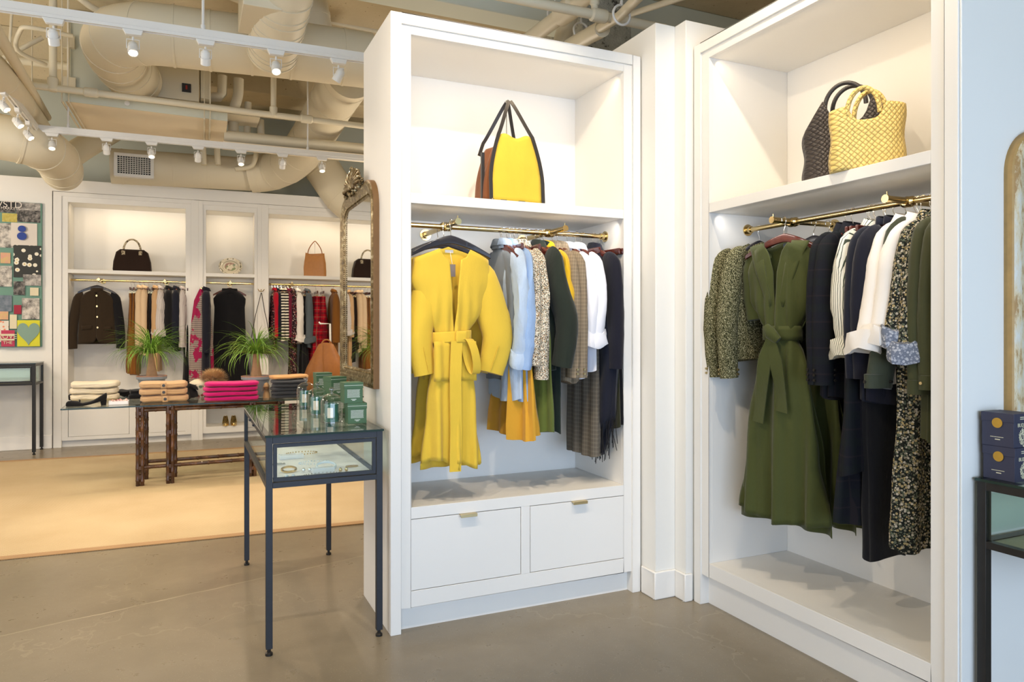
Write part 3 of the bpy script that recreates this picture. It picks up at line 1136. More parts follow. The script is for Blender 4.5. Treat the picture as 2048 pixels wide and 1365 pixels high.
# ------------------------------------------------------------------ yellow coats on the front arm
def yellow_coat(M4, label):
    r = G('belted_coat', label, 'coat', M4)
    m = F['yellow_coat']
    ZN, ZH = -0.10, -1.175
    wz = 0.41          # waist as a fraction of the length
    xo = lerp_list([(0, .19), (.10, .205), (.22, .165), (wz, .082), (.50, .10), (.75, .125), (1, .155)])
    rg = rnd(3)

    def fold(x, v):
        k = max(0, v - wz) / (1 - wz)
        up = math.exp(-((v - wz) / .16) ** 2)
        return .022 * k * sin(x * 70 + 1.0) + .010 * k * sin(x * 131) + .008 * up * sin(x * 120)

    def yf(x, u, v):
        return -(.012 + .050 * max(0, 1 - u ** 2.2) ** .6) * (1 - .25 * math.exp(-((v - wz) / .1) ** 2)) - fold(x, v) + .0

    def yb(x, u, v):
        a = abs(u - .5) * 2
        return .035 * max(0, 1 - a ** 2.5) + .010 * sin(x * 60) * v
    for s in (-1, 1):
        xi = lerp_list([(0, .078), (.035, .062), (.075, .026), (.25, .012), (wz, .0), (1, -.012)])
        p = MB()
        front_panel(p, lambda v: s * xi(v), lambda v: s * xo(v), ZN, .42, ZH, lambda x, u, v: yf(x, u, v) - (.004 if s > 0 else 0), hemf=lambda u: .018 * sin(u * 5 + s) + (.03 if s < 0 else 0) * u)
        p.build('front_panel', m, r, smooth=80, solid=.004)
    p = MB()
    front_panel(p, lambda v: -xo(v), lambda v: xo(v), ZN + .0, .42, ZH - .015, yb, nu=34)
    # lower the back neck
    p.v = [(x, y, z - .012 * math.exp(-(x / .07) ** 2) * (1 if z > ZN - .1 else 0)) for x, y, z in p.v]
    p.build('back_panel', m, r, smooth=80, solid=.004)
    for s in (-1, 1):
        sb = MB()
        kx = 1.0 if s > 0 else .66
        path = [(s * .09 * kx, 0, -.18), (s * .158 * kx, .0, -.262), (s * .208 * kx, .0, -.41), (s * .243 * kx, -.005, -.56), (s * .205 * kx, -.012, -.735)]
        sleeve(sb, path, [.03, .080 * kx ** .5, .088 * kx ** .5, .082 * kx ** .5, .066 * kx ** .5], [.02, .042, .046, .042, .034], n=20, wr=.05, seed=8 + s)
        so = sb.build('sleeve', m, r, smooth=70)
        MB().tube([(s * .232 * kx, -.052, -.60), (s * .19 * kx, -.05, -.72)], .0022, 6).build('seam', m, so)
    # pockets
    for s in (-1, 1):
        pk = MB()
        pk.grid(lambda u, v: (s * .062 + (u - .5) * .085, yf(s * .062 + (u - .5) * .085, .5, .56 + v * .14) - .010, -.575 - v * .19), 8, 8)
        pk.build('pocket', m, r, smooth=70, solid=.006)
    # belt
    zb_ = ZN + (ZH - ZN) * wz - .012
    b = MB()
    rings = []
    for dz in (-.026, -.02, .02, .026):
        rings.append([(.098 * cos(2 * pi * k / 40) * (1 - .02 * (abs(dz) > .022)), -.012 + .058 * sin(2 * pi * k / 40), zb_ + dz + .006 * cos(2 * pi * k / 40)) for k in range(40)])
    b.loft(rings, False, False)
    bo = b.build('belt', m, r, smooth=50, solid=.005)
    k = MB()
    k.box(-.005, -.095, zb_ - .030, .052, -.070, zb_ + .028)
    k.build('knot', m, bo, bevel=.009, sub=1)
    # long tail
    def ribbon(mb, path, wdt):
        P = [Vector(q) for q in path]
        pts = []
        for i in range(len(P) - 1):
            for j in range(6):
                pts.append(P[i].lerp(P[i + 1], j / 6))
        pts.append(P[-1])
        rings = []
        for i, q in enumerate(pts):
            rings.append([q + Vector((-wdt / 2, 0, 0)), q + Vector((wdt / 2, -.004, 0)), q + Vector((wdt / 2, .003, 0)), q + Vector((-wdt / 2, .007, 0))])
        mb.loft(rings)
    tl = MB()
    ribbon(tl, [(.0, -.085, zb_ - .02), (-.008, -.09, zb_ - .2), (-.002, -.082, zb_ - .45), (-.008, -.088, ZH - .02)], .055)
    tl.build('belt_tail', m, bo, smooth=50)
    lp = MB()
    pts = []
    for i in range(22):
        a = i / 21 * 2 * pi
        pts.append((.055 + .016 * sin(a) + .035 * (1 - cos(a)) * .5, -.092 - .018 * sin(a), zb_ - .01 - .085 * (1 - cos(a))))
    rings = [[Vector(q) + Vector((-.022, -.006, 0)), Vector(q) + Vector((.022, .004, 0)), Vector(q) + Vector((.022, .008, 0)), Vector(q) + Vector((-.022, -.002, 0))] for q in pts]
    lp.loft(rings)
    lp.build('belt_loop', m, bo, smooth=60)
    # label and swing tag
    MB().box(-.02, .026, -.142, .022, .029, -.128).build('woven_label', F['white_warm'], r)
    tg = MB().box(-.012, -.012, -.262, .020, -.009, -.202).build('swing_tag', plain('grey_card', lin(128, 118, 112), .7), r)
    MB().tube([(.003, .02, -.135), (.004, -.01, -.20)], .0012, 6).build('string', F['white_warm'], tg)
    return r


YCX, YCY = 1.152, 3.305
hanger(RM(YCX + .012, YCY, RZ + .003, 0.0), 'dark grey wooden hanger holding the front yellow coat', 'wood', 'black_hanger')
yc = yellow_coat(RM(YCX + .012, YCY, RZ, 0.0), 'yellow wool coat with tied belt, frontmost on the arm, grey swing tag at its neck')
hanger(RM(YCX + .012, YCY + .105, RZ + .003, 0.08), 'black glossy hanger directly behind the frontmost yellow coat', 'wood', 'black_hanger')
hanger(RM(YCX + .012, YCY + .20, RZ + .003, -0.05), 'black hanger deepest on the arm of the yellow coats', 'wood', 'black_hanger')
copy_tree(yc, RM(YCX + .012, YCY + .185, RZ, 0.05), 'yellow wool coat hanging behind the front one, mostly hidden, at the wardrobe’s left edge')

# ------------------------------------------------------------------ garments on the rail of the first wardrobe
hk1 = [1004, 1006, 1016, 1024, 1031, 1040, 1056, 1067, 1073, 1082, 1089, 1107, 1117, 1137, 1154, 1166, 1177, 1188, 1201, 1208]
def nm1(i):
    return hk1[i]
hang1(hk1[0], 'dark red wooden hanger leftmost on the rail, inside the slate grey shirt')
top_garment(on1(hk1[0]) @ Matrix.Translation((.05, 0, 0)), 'shirt', 'shirt', 'slate grey cotton shirt, leftmost on the rail just right of the yellow coat', F['grey_blue'], length=.70, w=.16, t=.018, sleeve_len=.5, sl_a=.045, sl_b=.02, seed=11, sl_swing=(.0, .0))
hang1(hk1[1], 'dark red wooden hanger inside the bleached pale denim shirt')
top_garment(on1(hk1[1], .012), 'denim_shirt', 'shirt', 'bleached pale denim shirt with a rolled sleeve, beside the yellow coat', F['denim1'], length=.80, t=.032, sleeve_len=.52, sl_a=.058, sl_b=.04, cuff='roll', seed=12, wr=.22, folds=.4, sl_swing=(-.02, -.01))
hang1(hk1[2], 'dark red wooden hanger inside the second light blue denim shirt')
top_garment(on1(hk1[2], .02), 'denim_shirt', 'shirt', 'light blue denim shirt between the bleached denim shirt and the speckled blouses', F['denim2'], length=.80, t=.03, sleeve_len=.55, sl_a=.06, sl_b=.036, seed=13, wr=.2, folds=.4, sl_swing=(.0, .015))
hang1(hk1[3], 'dark red clip hanger holding the mustard skirt', 'clip', rz=A90 - .12)
bottom_garment(on1(hk1[3], .012), 'corduroy_skirt', 'skirt', 'long flared mustard skirt hanging below the pale denim shirts', F['mustard'], length=.90, w=.15, hem_w=.215, t=.016, hem_t=.075, folds=.55, fk=6, seed=14)
hang1(hk1[4], 'dark red wooden hanger inside the left speckled blouse')
top_garment(on1(hk1[4], .012), 'printed_blouse', 'blouse', 'cream speckled blouse, the left of two alike, right of the denim shirts', F['cream_floral'], length=.62, t=.024, sleeve_len=.53, sl_a=.058, sl_b=.028, seed=15, wr=.12, cuff='plain')
hang1(hk1[5], 'dark red wooden hanger inside the right speckled blouse')
top_garment(on1(hk1[5], .022), 'printed_blouse', 'blouse', 'cream speckled blouse, the right of two alike, against the dark green jacket', F['cream_floral'], length=.64, t=.026, sleeve_len=.60, sl_a=.062, sl_b=.036, seed=16, wr=.12, cuff='plain')
hang1(hk1[6], 'dark red clip hanger holding the olive skirt', 'clip', rz=A90 - .1)
bottom_garment(on1(hk1[6], .030), 'corduroy_skirt', 'skirt', 'flared olive green skirt hanging right of the mustard one', F['olive'], length=.88, w=.15, hem_w=.21, t=.016, hem_t=.07, folds=.4, fk=5, seed=17)
hang1(hk1[8], 'dark red wooden hanger inside the dark green jacket')
top_garment(on1(hk1[8], .012), 'jacket', 'jacket', 'very dark green plain jacket right of the speckled blouses', F['forest'], length=.66, t=.032, sleeve_len=.54, sl_a=.085, sl_b=.052, seed=18, wr=.06, collar='lapel', sl_swing=(.02, -.03), elbow=(.04, -.03))
hang1(hk1[9], 'dark red wooden hanger above the dark green long dress')
top_garment(on1(hk1[9], .024), 'long_dress', 'dress', 'dark green long dress showing below the dark green jacket', F['forest2'], length=.98, t=.03, sleeve_len=0, seed=19, hem_w=.17, collar='stand')
hang1(hk1[10], 'dark red wooden hanger inside the bright yellow blouse')
top_garment(on1(hk1[10], .018), 'blouse', 'blouse', 'bright yellow blouse between the dark green jacket and the checked blazers', F['yellow_knit'], length=.62, t=.03, sleeve_len=.42, sl_a=.058, sl_b=.034, seed=20, wr=.14)
hang1(hk1[11], 'dark red wooden hanger inside the left checked blazer')
top_garment(on1(hk1[11], .004), 'checked_blazer', 'blazer', 'brown checked blazer, the left of two alike, beside the yellow blouse', F['glen'], length=.72, t=.03, sleeve_len=.60, sl_a=.062, sl_b=.032, seed=21, wr=.06, collar='lapel', buttons=2, folds=.15)
hang1(hk1[12], 'dark red wooden hanger inside the right checked blazer')
top_garment(on1(hk1[12], .014), 'checked_blazer', 'blazer', 'brown checked blazer, the right of two alike, beside the white shirts', F['glen'], length=.72, t=.032, sleeve_len=.60, sl_a=.064, sl_b=.036, seed=22, wr=.06, collar='lapel', buttons=2, folds=.15)
hang1(hk1[13], 'dark red wooden hanger inside the left white shirt')
top_garment(on1(hk1[13], .006), 'white_shirt', 'shirt', 'white shirt with rolled cuff, the left of two alike, beside the checked blazers', F['white'], length=.70, t=.030, sleeve_len=.42, sl_a=.056, sl_b=.042, cuff='roll', seed=23, wr=.08, sl_swing=(-.005, -.01))
hang1(hk1[14], 'dark red wooden hanger inside the right white shirt')
top_garment(on1(hk1[14], .012), 'white_shirt', 'shirt', 'white shirt with rolled cuff, the right of two alike, beside the navy coat', F['white'], length=.66, t=.030, sleeve_len=.42, sl_a=.058, sl_b=.042, cuff='roll', seed=24, wr=.08, sl_swing=(.0, .01))
hang1(hk1[15], 'dark red clip hanger holding the grey checked trousers', 'clip')
bottom_garment(on1(hk1[15]), 'checked_trousers', 'trousers', 'grey checked trousers reaching low under the brown checked blazers', F['glen_dark'], length=1.03, w=.15, hem_w=.17, t=.016, hem_t=.03, folds=.3, fk=4, seed=25, legs=True)
hang1(hk1[17], 'dark red wooden hanger inside the navy coat')
top_garment(on1(hk1[17], .005), 'coat', 'coat', 'dark navy coat hanging right of the white shirts', F['navy2'], length=.74, t=.032, sleeve_len=.56, sl_a=.068, sl_b=.038, seed=26, wr=.05, collar='lapel')
# fringed shawl draped on the same rail
sh = G('fringed_shawl', 'long dark navy shawl with fringed ends, hanging below the white shirts', 'shawl', RM(rx1(1188), R1Y - .035, RZ, A90))
b = MB()
side_body(b, [(-.10, .05, .018), (-.25, .13, .03), (-.7, .18, .045), (-.95, .15, .05), (-1.12, .06, .04), (-1.2, .03, .02)], .3, 0, seed=27, folds=.4, fk=4, lean=-.02)
b.build('cloth', F['navy'], sh, smooth=60)
fr = MB()
rg = rnd(5)
for k in range(46):
    u = rg.uniform(-1, 1)
    x0 = -.03 + u * .13
    z0 = -1.02 - .12 * (1 - abs(u)) + rg.uniform(-.01, .01)
    y0 = rg.uniform(-.03, .03)
    fr.tube([(x0, y0, z0 + .04), (x0 + rg.uniform(-.01, .01), y0, z0 - .03), (x0 + rg.uniform(-.02, .02), y0 + rg.uniform(-.01, .01), z0 - .09 - rg.uniform(0, .03))], .0016, 4)
fr.v = [(x, y * 1.3, z) for x, y, z in fr.v]
fr.build('fringe', F['black'], sh)
hang1(hk1[18], 'dark red clip hanger holding the dark olive trousers at the right', 'clip', rz=A90 + .06)
bottom_garment(on1(hk1[18]), 'trousers', 'trousers', 'dark olive trousers, rightmost but one on the rail', F['dark_olive'], length=.88, w=.15, hem_w=.20, t=.014, hem_t=.03, folds=.3, fk=4, seed=28)
hang1(hk1[19], 'dark red clip hanger against the wardrobe’s right side panel', 'clip', rz=A90 + .05)
bottom_garment(on1(hk1[19], .004), 'trousers', 'trousers', 'black trousers against the right side panel of the wardrobe', F['black'], length=.87, w=.15, hem_w=.19, t=.012, hem_t=.02, folds=.2, fk=4, seed=29)


# ------------------------------------------------------------------ second wardrobe
def ry2(px):
    return atx(px, 0, R2X).y


def on2(px, dy=0.0, rz=0.0, dz=0.0):
    return RM(R2X, ry2(px) - dy, RZ + dz, rz)


def hang2(px, label, kind='wood', wood='dark_wood', rz=0.0, group=None):
    return hanger(on2(px, 0, rz) @ Matrix.Diagonal((.74, 1, 1, 1)), label, kind, wood, group)


hang2(1491.9, 'black hanger at the far end of the rail, inside the far tweed jacket', 'wood', 'black_hanger')
tw = top_garment(on2(1491.9), 'tweed_jacket', 'jacket', 'green flecked tweed jacket, the farther of two alike, against the wardrobe’s left side', F['tweed_green'], length=.60, t=.035, sleeve_len=.60, sl_a=.062, sl_b=.042, seed=41, wr=.05, w=.175, collar=None, buttons=2, folds=.1, sl_swing=(.03, .0), elbow=(.035, 0))
hang2(1519, 'black hanger inside the nearer tweed jacket', 'wood', 'black_hanger')
copy_tree(tw, on2(1519), 'green flecked tweed jacket, the nearer of two alike, beside the moss green dress')


def green_dress(M4, label):
    r = G('belted_dress', label, 'dress', M4)
    m = F['green_dress']
    ZN, ZH = -0.085, -1.43
    wz = .335
    xo = lerp_list([(0, .150), (.06, .19), (.16, .175), (wz, .085), (.45, .14), (.75, .20), (1, .25)])

    def fold(x, v):
        k = max(0, v - wz) / (1 - wz)
        up = math.exp(-((v - wz) / .2) ** 2)
        return .026 * k * sin(x * 38 + .6) + .012 * k * sin(x * 75 + 1) + .009 * up * sin(x * 105)

    def yf(x, u, v):
        return -(.012 + .055 * max(0, 1 - u ** 2.2) ** .6) - fold(x, v)
    for s in (-1, 1):
        xi = lerp_list([(0, .07), (.03, .045), (.05, .03), (.13, .012), (wz, 0), (1, -.01)])
        p = MB()
        front_panel(p, lambda v: s * xi(v), lambda v: s * xo(v), ZN, .42, ZH, lambda x, u, v: yf(x, u, v) - (.004 if s > 0 else 0), hemf=lambda u: .03 * u, nv=50)
        p.build('front_panel', m, r, smooth=80, solid=.003)
    p = MB()
    front_panel(p, lambda v: -xo(v), lambda v: xo(v), ZN, .42, ZH - .02, lambda x, u, v: .035 * max(0, 1 - (abs(u - .5) * 2) ** 2.5) + .02 * sin(x * 40) * v, nu=34)
    p.build('back_panel', m, r, smooth=80, solid=.003)
    for s in (-1, 1):
        sb = MB()
        sleeve(sb, [(s * .10, .005, -.14), (s * .165, .01, -.20), (s * .185, .02, -.33), (s * .17, .02, -.47)], [.04, .055, .06, .05], [.025, .035, .04, .03], n=16, wr=.1, seed=5 + s)
        sb.build('sleeve', m, r, smooth=70)
        # folded revers
        lp = MB()
        lp.grid(lambda u, v: (s * (.075 - .055 * v + .085 * u * (1 - v * .75)), -.034 - .03 * min(1, v * 2.2 + .2) - .008 * (1 - u), ZN - .02 - .03 * u - v * .30 + .02 * u), 6, 10)
        lp.build('lapel', m, r, smooth=70, solid=.004)
    zb_ = ZN + (ZH - ZN) * wz
    b = MB()
    rings = [[(.096 * cos(2 * pi * k / 40), -.012 + .064 * sin(2 * pi * k / 40), zb_ + dz) for k in range(40)] for dz in (-.034, -.012, .012, .034)]
    b.loft(rings, False, False)
    bo = b.build('belt', m, r, smooth=60, solid=.006)
    MB().tube([(-.03, -.095, zb_ + .03), (0, -.105, zb_), (.035, -.095, zb_ - .035)], [.02, .032, .022], 12, flat=.7).build('knot', m, bo, smooth=70)
    for x1, zz in ((-.075, -.42), (.055, -.36)):
        tl = MB()
        rings = []
        for i in range(14):
            t_ = i / 13
            x = x1 * t_ ** .7
            z = zb_ + zz * t_
            w_ = .012 + .022 * min(1, t_ * 3)
            rings.append([(x - w_, -.096 - .012 * sin(t_ * 6), z), (x + w_, -.104, z - .008), (x + w_, -.098, z - .008), (x - w_, -.089 - .012 * sin(t_ * 6), z)])
        tl.loft(rings)
        tl.build('belt_tail', m, bo, smooth=50)
    MB().box(-.018, .02, -.125, .018, .023, -.108).build('woven_label', F['grey_blue'], r)
    MB().tube([(0, .015, -.12), (.003, -.02, -.185)], .0012, 6).build('string', F['white_warm'], r)
    return r


GA = -A90 + .18
hanger(RM(2.575, 2.57, RZ, GA), 'brown wooden hanger on the front arm, holding the front moss green dress', 'wood', 'dark_wood')
gd = green_dress(RM(2.575, 2.57, RZ, GA), 'long moss green dress with knotted belt, frontmost, facing the room')
hanger(RM(2.755, 2.56, RZ, -A90), 'black hanger behind the front green dress', 'wood', 'black_hanger')
copy_tree(gd, RM(2.755, 2.56, RZ, -A90), 'second long moss green dress directly behind the front one')
hanger(RM(2.85, 2.56, RZ, -A90 - .06), 'black hanger deepest behind the green dresses', 'wood', 'black_hanger')
copy_tree(gd, RM(2.85, 2.56, RZ, -A90 - .06), 'third moss green dress, deepest, only its shoulder and hem showing')

hang2(1694, 'dark wooden hanger inside the left navy checked jacket')
top_garment(on2(1694), 'jacket', 'jacket', 'dark navy checked jacket, the farther of two, right of the green dresses', F['navy_plaid'], w=.16, length=.74, t=.03, sleeve_len=.60, sl_a=.062, sl_b=.036, seed=43, wr=.05, collar='lapel', buttons=3, btn_m='black_steel', sl_swing=(.02, 0), folds=.12)
hang2(1706, 'dark wooden hanger inside the nearer navy checked jacket')
top_garment(on2(1706, .004), 'jacket', 'jacket', 'dark navy checked jacket, the nearer of two, left of the striped shirt', F['navy_plaid'], w=.16, length=.74, t=.03, sleeve_len=.60, sl_a=.062, sl_b=.036, seed=44, wr=.05, collar='lapel', buttons=3, btn_m='black_steel', sl_swing=(.02, 0), folds=.12)
hang2(1750, 'dark wooden hanger inside the striped shirt')
top_garment(on2(1750), 'striped_shirt', 'shirt', 'white shirt with green pinstripes and a rolled cuff', F['stripe'], length=.86, w=.155, hem_w=.12, t=.034, sleeve_len=.46, sl_a=.066, sl_b=.050, cuff='roll', seed=45, wr=.12, sl_swing=(.01, -.01), folds=.3)
hang2(1752, 'dark red clip hanger holding the dark plaid trousers behind the striped shirt', 'clip', rz=.1)
bottom_garment(on2(1752), 'plaid_trousers', 'trousers', 'dark green plaid trousers clipped up right of the striped shirt', F['navy_plaid'], length=.95, w=.15, hem_w=.20, t=.018, hem_t=.05, folds=.3, fk=4, seed=46)
hang2(1774, 'dark red wooden hanger inside the far plain navy jacket')
top_garment(on2(1774), 'jacket', 'jacket', 'plain navy jacket, the farther of two, right of the striped shirt', F['navy'], w=.16, length=.74, t=.03, sleeve_len=.56, sl_a=.066, sl_b=.036, seed=47, wr=.05, collar='stand')
hang2(1742, 'dark red clip hanger, its long bar in front of the navy jackets', 'clip', rz=.05)
hang2(1790, 'dark red wooden hanger inside the near plain navy jacket')
top_garment(on2(1790), 'jacket', 'jacket', 'plain navy jacket, the nearer of two, left of the white shirts', F['navy2'], w=.16, length=.74, t=.032, sleeve_len=.56, sl_a=.068, sl_b=.040, seed=48, wr=.05, collar='stand')
hang2(1770, 'dark red wooden hanger above the long black trousers')
bottom_garment(on2(1770, .0), 'trousers', 'trousers', 'long black trousers, the lowest hanging thing in the right wardrobe', F['black'], length=1.30, w=.13, hem_w=.11, t=.02, hem_t=.04, folds=.3, fk=3, seed=49)
hang2(1738, 'dark red clip hanger above the long dark plaid dress', 'clip', rz=-.04)
top_garment(on2(1738, .0), 'long_dress', 'dress', 'long navy plaid dress whose hem shows right of the green dresses', F['navy_plaid'], length=1.26, w=.16, hem_w=.20, t=.028, sleeve_len=0, seed=50, collar=None, folds=.35)
hang2(1814, 'dark red wooden hanger inside the far white shirt')
top_garment(on2(1814), 'white_shirt', 'shirt', 'white shirt with turned-back cuff, the farther of two, beside the navy jackets', F['white_warm'], length=.66, w=.125, t=.034, sleeve_len=.44, sl_a=.062, sl_b=.046, cuff='roll', seed=51, wr=.06, sl_swing=(.115, .0), elbow=(.055, 0))
hang2(1838, 'dark red wooden hanger inside the near white shirt')
top_garment(on2(1838), 'white_shirt', 'shirt', 'white shirt with turned-back cuff, the nearer of two, beside the flowered shirts', F['white_warm'], length=.66, w=.125, t=.034, sleeve_len=.42, sl_a=.062, sl_b=.044, cuff='roll', seed=52, wr=.06, sl_swing=(.10, .0), elbow=(.05, 0))
hang2(1864, 'metal hook hanger inside the far flowered shirt')
top_garment(on2(1864), 'flowered_shirt', 'shirt', 'dark small-flowered shirt, the farther of two alike, right of the white shirts', F['dark_floral'], length=.74, w=.13, t=.026, sleeve_len=.42, sl_a=.056, sl_b=.036, cuff='roll', cuff_m=F['floral_inside'], seed=53, wr=.08, sl_swing=(.09, .0), elbow=(.045, 0))
hang2(1886, 'metal hook hanger inside the near flowered shirt')
top_garment(on2(1886), 'flowered_shirt', 'shirt', 'dark small-flowered shirt, the nearer of two alike, beside the olive jackets', F['dark_floral'], length=.74, w=.13, t=.028, sleeve_len=.47, sl_a=.060, sl_b=.042, cuff='roll', cuff_m=F['floral_inside'], seed=54, wr=.08, sl_swing=(.085, .0), elbow=(.045, 0))
hang2(1832, 'dark red wooden hanger inside the grey-green coat')
top_garment(on2(1832, .0), 'coat', 'coat', 'grey-green coat whose buttoned cuff shows below the flowered cuffs', F['olive_grey'], length=.60, w=.11, t=.022, sleeve_len=.60, sl_a=.078, sl_b=.034, seed=55, wr=.04, buttons=1, btn_m='black_steel', cuff='plain', sl_swing=(.11, .0), elbow=(.05, 0), collar='stand')
hang2(1846, 'dark red wooden hanger above the long flowered dress')
top_garment(on2(1846, .012), 'flowered_dress', 'dress', 'long dark flowered dress reaching low at the right end of the rail', F['dark_floral'], length=1.30, w=.155, hem_w=.17, t=.035, sleeve_len=0, seed=56, collar=None, folds=.45, fk=5)
hang2(1916, 'dark red wooden hanger inside the left olive jacket')
top_garment(on2(1902), 'jacket', 'jacket', 'olive cotton jacket, the left of two at the right end of the rail', F['olive_jkt'], length=.86, w=.155, t=.034, sleeve_len=.60, sl_a=.064, sl_b=.042, seed=57, wr=.06, collar='stand', cuff='plain', sl_swing=(.02, 0))
hang2(1944, 'dark red wooden hanger inside the nearest olive jacket')
top_garment(on2(1926), 'jacket', 'jacket', 'olive cotton jacket nearest the right edge of the wardrobe, with a snapped cuff', F['olive_jkt'], length=.70, w=.155, t=.036, sleeve_len=.58, sl_a=.064, sl_b=.042, seed=58, wr=.06, collar='stand', cuff='plain', sl_swing=(.02, 0), buttons=1)

# ------------------------------------------------------------------ handbags
def bag_body(mb, w, d, h, tw=None, td=None, n=40, sag=.0, expo=5, top_dip=0.0, bulge=.06, seed=1, nv=16):
    rg = rnd(seed)
    tw = tw or w
    td = td or d
    rings = []
    for i in range(nv + 1):
        v = i / nv
        ww = (w + (tw - w) * v) * (1 + bulge * sin(pi * v)) / 2
        dd = (d + (td - d) * v) * (1 + bulge * 2 * sin(pi * v)) / 2
        ring = []
        for k in range(n):
            th = 2 * pi * k / n
            c, s_ = cos(th), sin(th)
            r = (abs(c) ** expo + abs(s_) ** expo) ** (-1 / expo)
            x, y = ww * r * c, dd * r * s_
            f = 1 + .03 * mnoise.noise(Vector((x * 12 + seed, y * 12, v * 4)))
            zz = h * v - top_dip * v ** 4 * (1 - (abs(x) / (ww + 1e-6)) ** 2)
            ring.append((x * f, y * f, zz))
        rings.append(ring)
    mb.loft(rings, True, True)
    return mb


def arc_handle(mb, x0, x1, y, z0, h, r, n=18, flat=1.0, pointy=0.0, ytop=None):
    pts = []
    for i in range(n + 1):
        t_ = i / n
        a = pi * t_
        x = (x0 + x1) / 2 - (x1 - x0) / 2 * cos(a)
        zz = sin(a) if pointy == 0 else (1 - abs(1 - 2 * t_) ** (1 + .35 * (1 - pointy)))
        yy = y if ytop is None else y + (ytop - y) * zz
        pts.append((x, yy, z0 + h * zz))
    mb.tube(pts, r, 8, flat=flat)
    return mb


# yellow and brown tote on the first shelf
tb = thing('tote_bag', 'yellow suede tote with brown sides and black straps on the shelf above the yellow coats', 'bag', M=RM(1.508, 3.40, 2.058, 0.0))


def tote_hw(v):
    return .142 - .050 * max(0, (v - .30) / .70) ** 1.6


b = MB()
rings = []
for i in range(15):
    v = i / 14
    hw = tote_hw(v)
    hd = (.115 - .025 * v)
    pinch = .055 * v ** 1.4
    zz = .325 * v
    pts = [(-hw, -hd), (hw, -hd), (hw + .012, -hd * .55), (hw - pinch, 0), (hw + .008, hd * .6), (hw, hd), (-hw, hd), (-hw - .028 * (1 - v * .5), hd * .5), (-hw - .006 + pinch, .0), (-hw - .028 * (1 - v * .5), -hd * .5)]
    rings.append([(x, y, zz - (.03 * v if abs(x) > hw + .002 else 0)) for x, y in pts])
b.loft(rings)
b.build('body', F['suede_brown'], tb, smooth=60, sub=1)
fp = MB()


def frontf(u, v):
    hw = tote_hw(v) - .004
    x = (u - .5) * 2 * hw
    return (x, -(.120 - .025 * v) - .012 * sin(pi * u) * sin(pi * v) + .004 * mnoise.noise(Vector((x * 20, 0, v * 6))), .004 + .332 * v + .010 * v * sin(u * 9))


fp.grid(frontf, 14, 16)
fp.build('front_panel', F['suede_yellow'], tb, smooth=80, solid=.005)


def flat_band(mb, pts, w_, th):
    rings = []
    for i, q in enumerate(pts):
        q = Vector(q)
        t_ = (Vector(pts[min(i + 1, len(pts) - 1)]) - Vector(pts[max(i - 1, 0)])).normalized()
        sd = t_.cross(Vector((0, 1, 0)))
        if sd.length < .1:
            sd = Vector((1, 0, 0))
        sd.normalize()
        nn = sd.cross(t_).normalized() * th / 2
        rings.append([q - sd * w_ / 2 - nn, q + sd * w_ / 2 - nn, q + sd * w_ / 2 + nn, q - sd * w_ / 2 + nn])
    mb.loft(rings)


for y in (-1, 1):
    for s in (-1, 1):
        pts = []
        for i in range(0 if y < 0 or s > 0 else 8, 11):
            v = i / 10
            pts.append((s * (tote_hw(v) + .002), y * (.128 - .025 * v), .334 * v + .004))
        x1 = pts[-1][0]
        for i in range(1, 13):
            t_ = i / 12
            pts.append((x1 + (.006 + s * .004 - x1) * t_ ** .92, y * (.103 - .088 * t_), .338 + .215 * t_ - .012 * t_ ** 6))
        st = MB()
        flat_band(st, pts, .018, .005)
        st.build('strap', F['leather_black'], tb, smooth=30)
MB().box(-.15, -.055, .02, -.166, -.040, .25).build('side_stripe', F['leather_black'], tb)
MB().box(-.138, -.122, -.0005, .138, .115, .007).build('base_trim', F['leather_black'], tb)
MB().lathe([(0, 0), (.006, 0), (.006, .004), (0, .005)], 12, (-.135, -.128, .004)).build('stud', M['brass'], tb)
tag(MB().cyl((0, 0, 0), (0, .0, -.04), .004, n=8).tube([(0, 0, -.04), (0, -.02, -.052), (0, -.04, -.045)], .004, 8).build('bag_hook', M['chrome'], M=RM(1.503, 3.41, 2.058 + .575)) if False else MB().cyl((0, 0, 0), (0, 0, .53), .003, n=8).lathe([(0, .525), (.006, .53), (.006, .54), (0, .545)], 10).build('bag_stand', M['chrome'], M=RM(1.503, 3.40, 2.062)), 'thin metal stand holding up the straps of the yellow tote', 'stand')

# woven bags on the second shelf
def woven_bag(name, label, mat_, loc, rz, w, h, tw, hh, dip, d=.12, edge=.02):
    r = thing(name, label, 'bag', M=RM(*loc, rz))
    nx, nz = 26, 20
    for sgn in (-1, 1):
        p = MB()

        def f(u, v):
            hw = (w + (tw - w) * v) / 2
            x = (u - .5) * 2 * hw * (1 + .03 * sin(v * 9))
            xn = abs(u - .5) * 2
            # scooped opening between two shoulders
            topz = h - dip * max(0, 1 - (xn / .5) ** 4) - edge * max(0, (xn - .5) / .5)
            z = topz * v
            y = sgn * (d / 2) * (1 - xn ** 4) ** .5 * (1 - .35 * v) + .006 * mnoise.noise(Vector((x * 14, sgn * 3, z * 14)))
            return (x, y, z)
        p.grid(f, nx, nz)
        p.build('woven_side', mat_, r, smooth=80, solid=.006)
        hd = MB()
        arc_handle(hd, -w * .22 + sgn * .012, w * .22 + sgn * .012, sgn * .03, h - .04, hh, .0095, 20, pointy=0.0)
        hd.build('handle', mat_ if name == 'woven_bag' else F['leather_black'], r, smooth=60)
    MB().box(-w / 2 * .95, -d / 2 * .7, 0, w / 2 * .95, d / 2 * .7, .006).build('base', mat_, r)
    return r


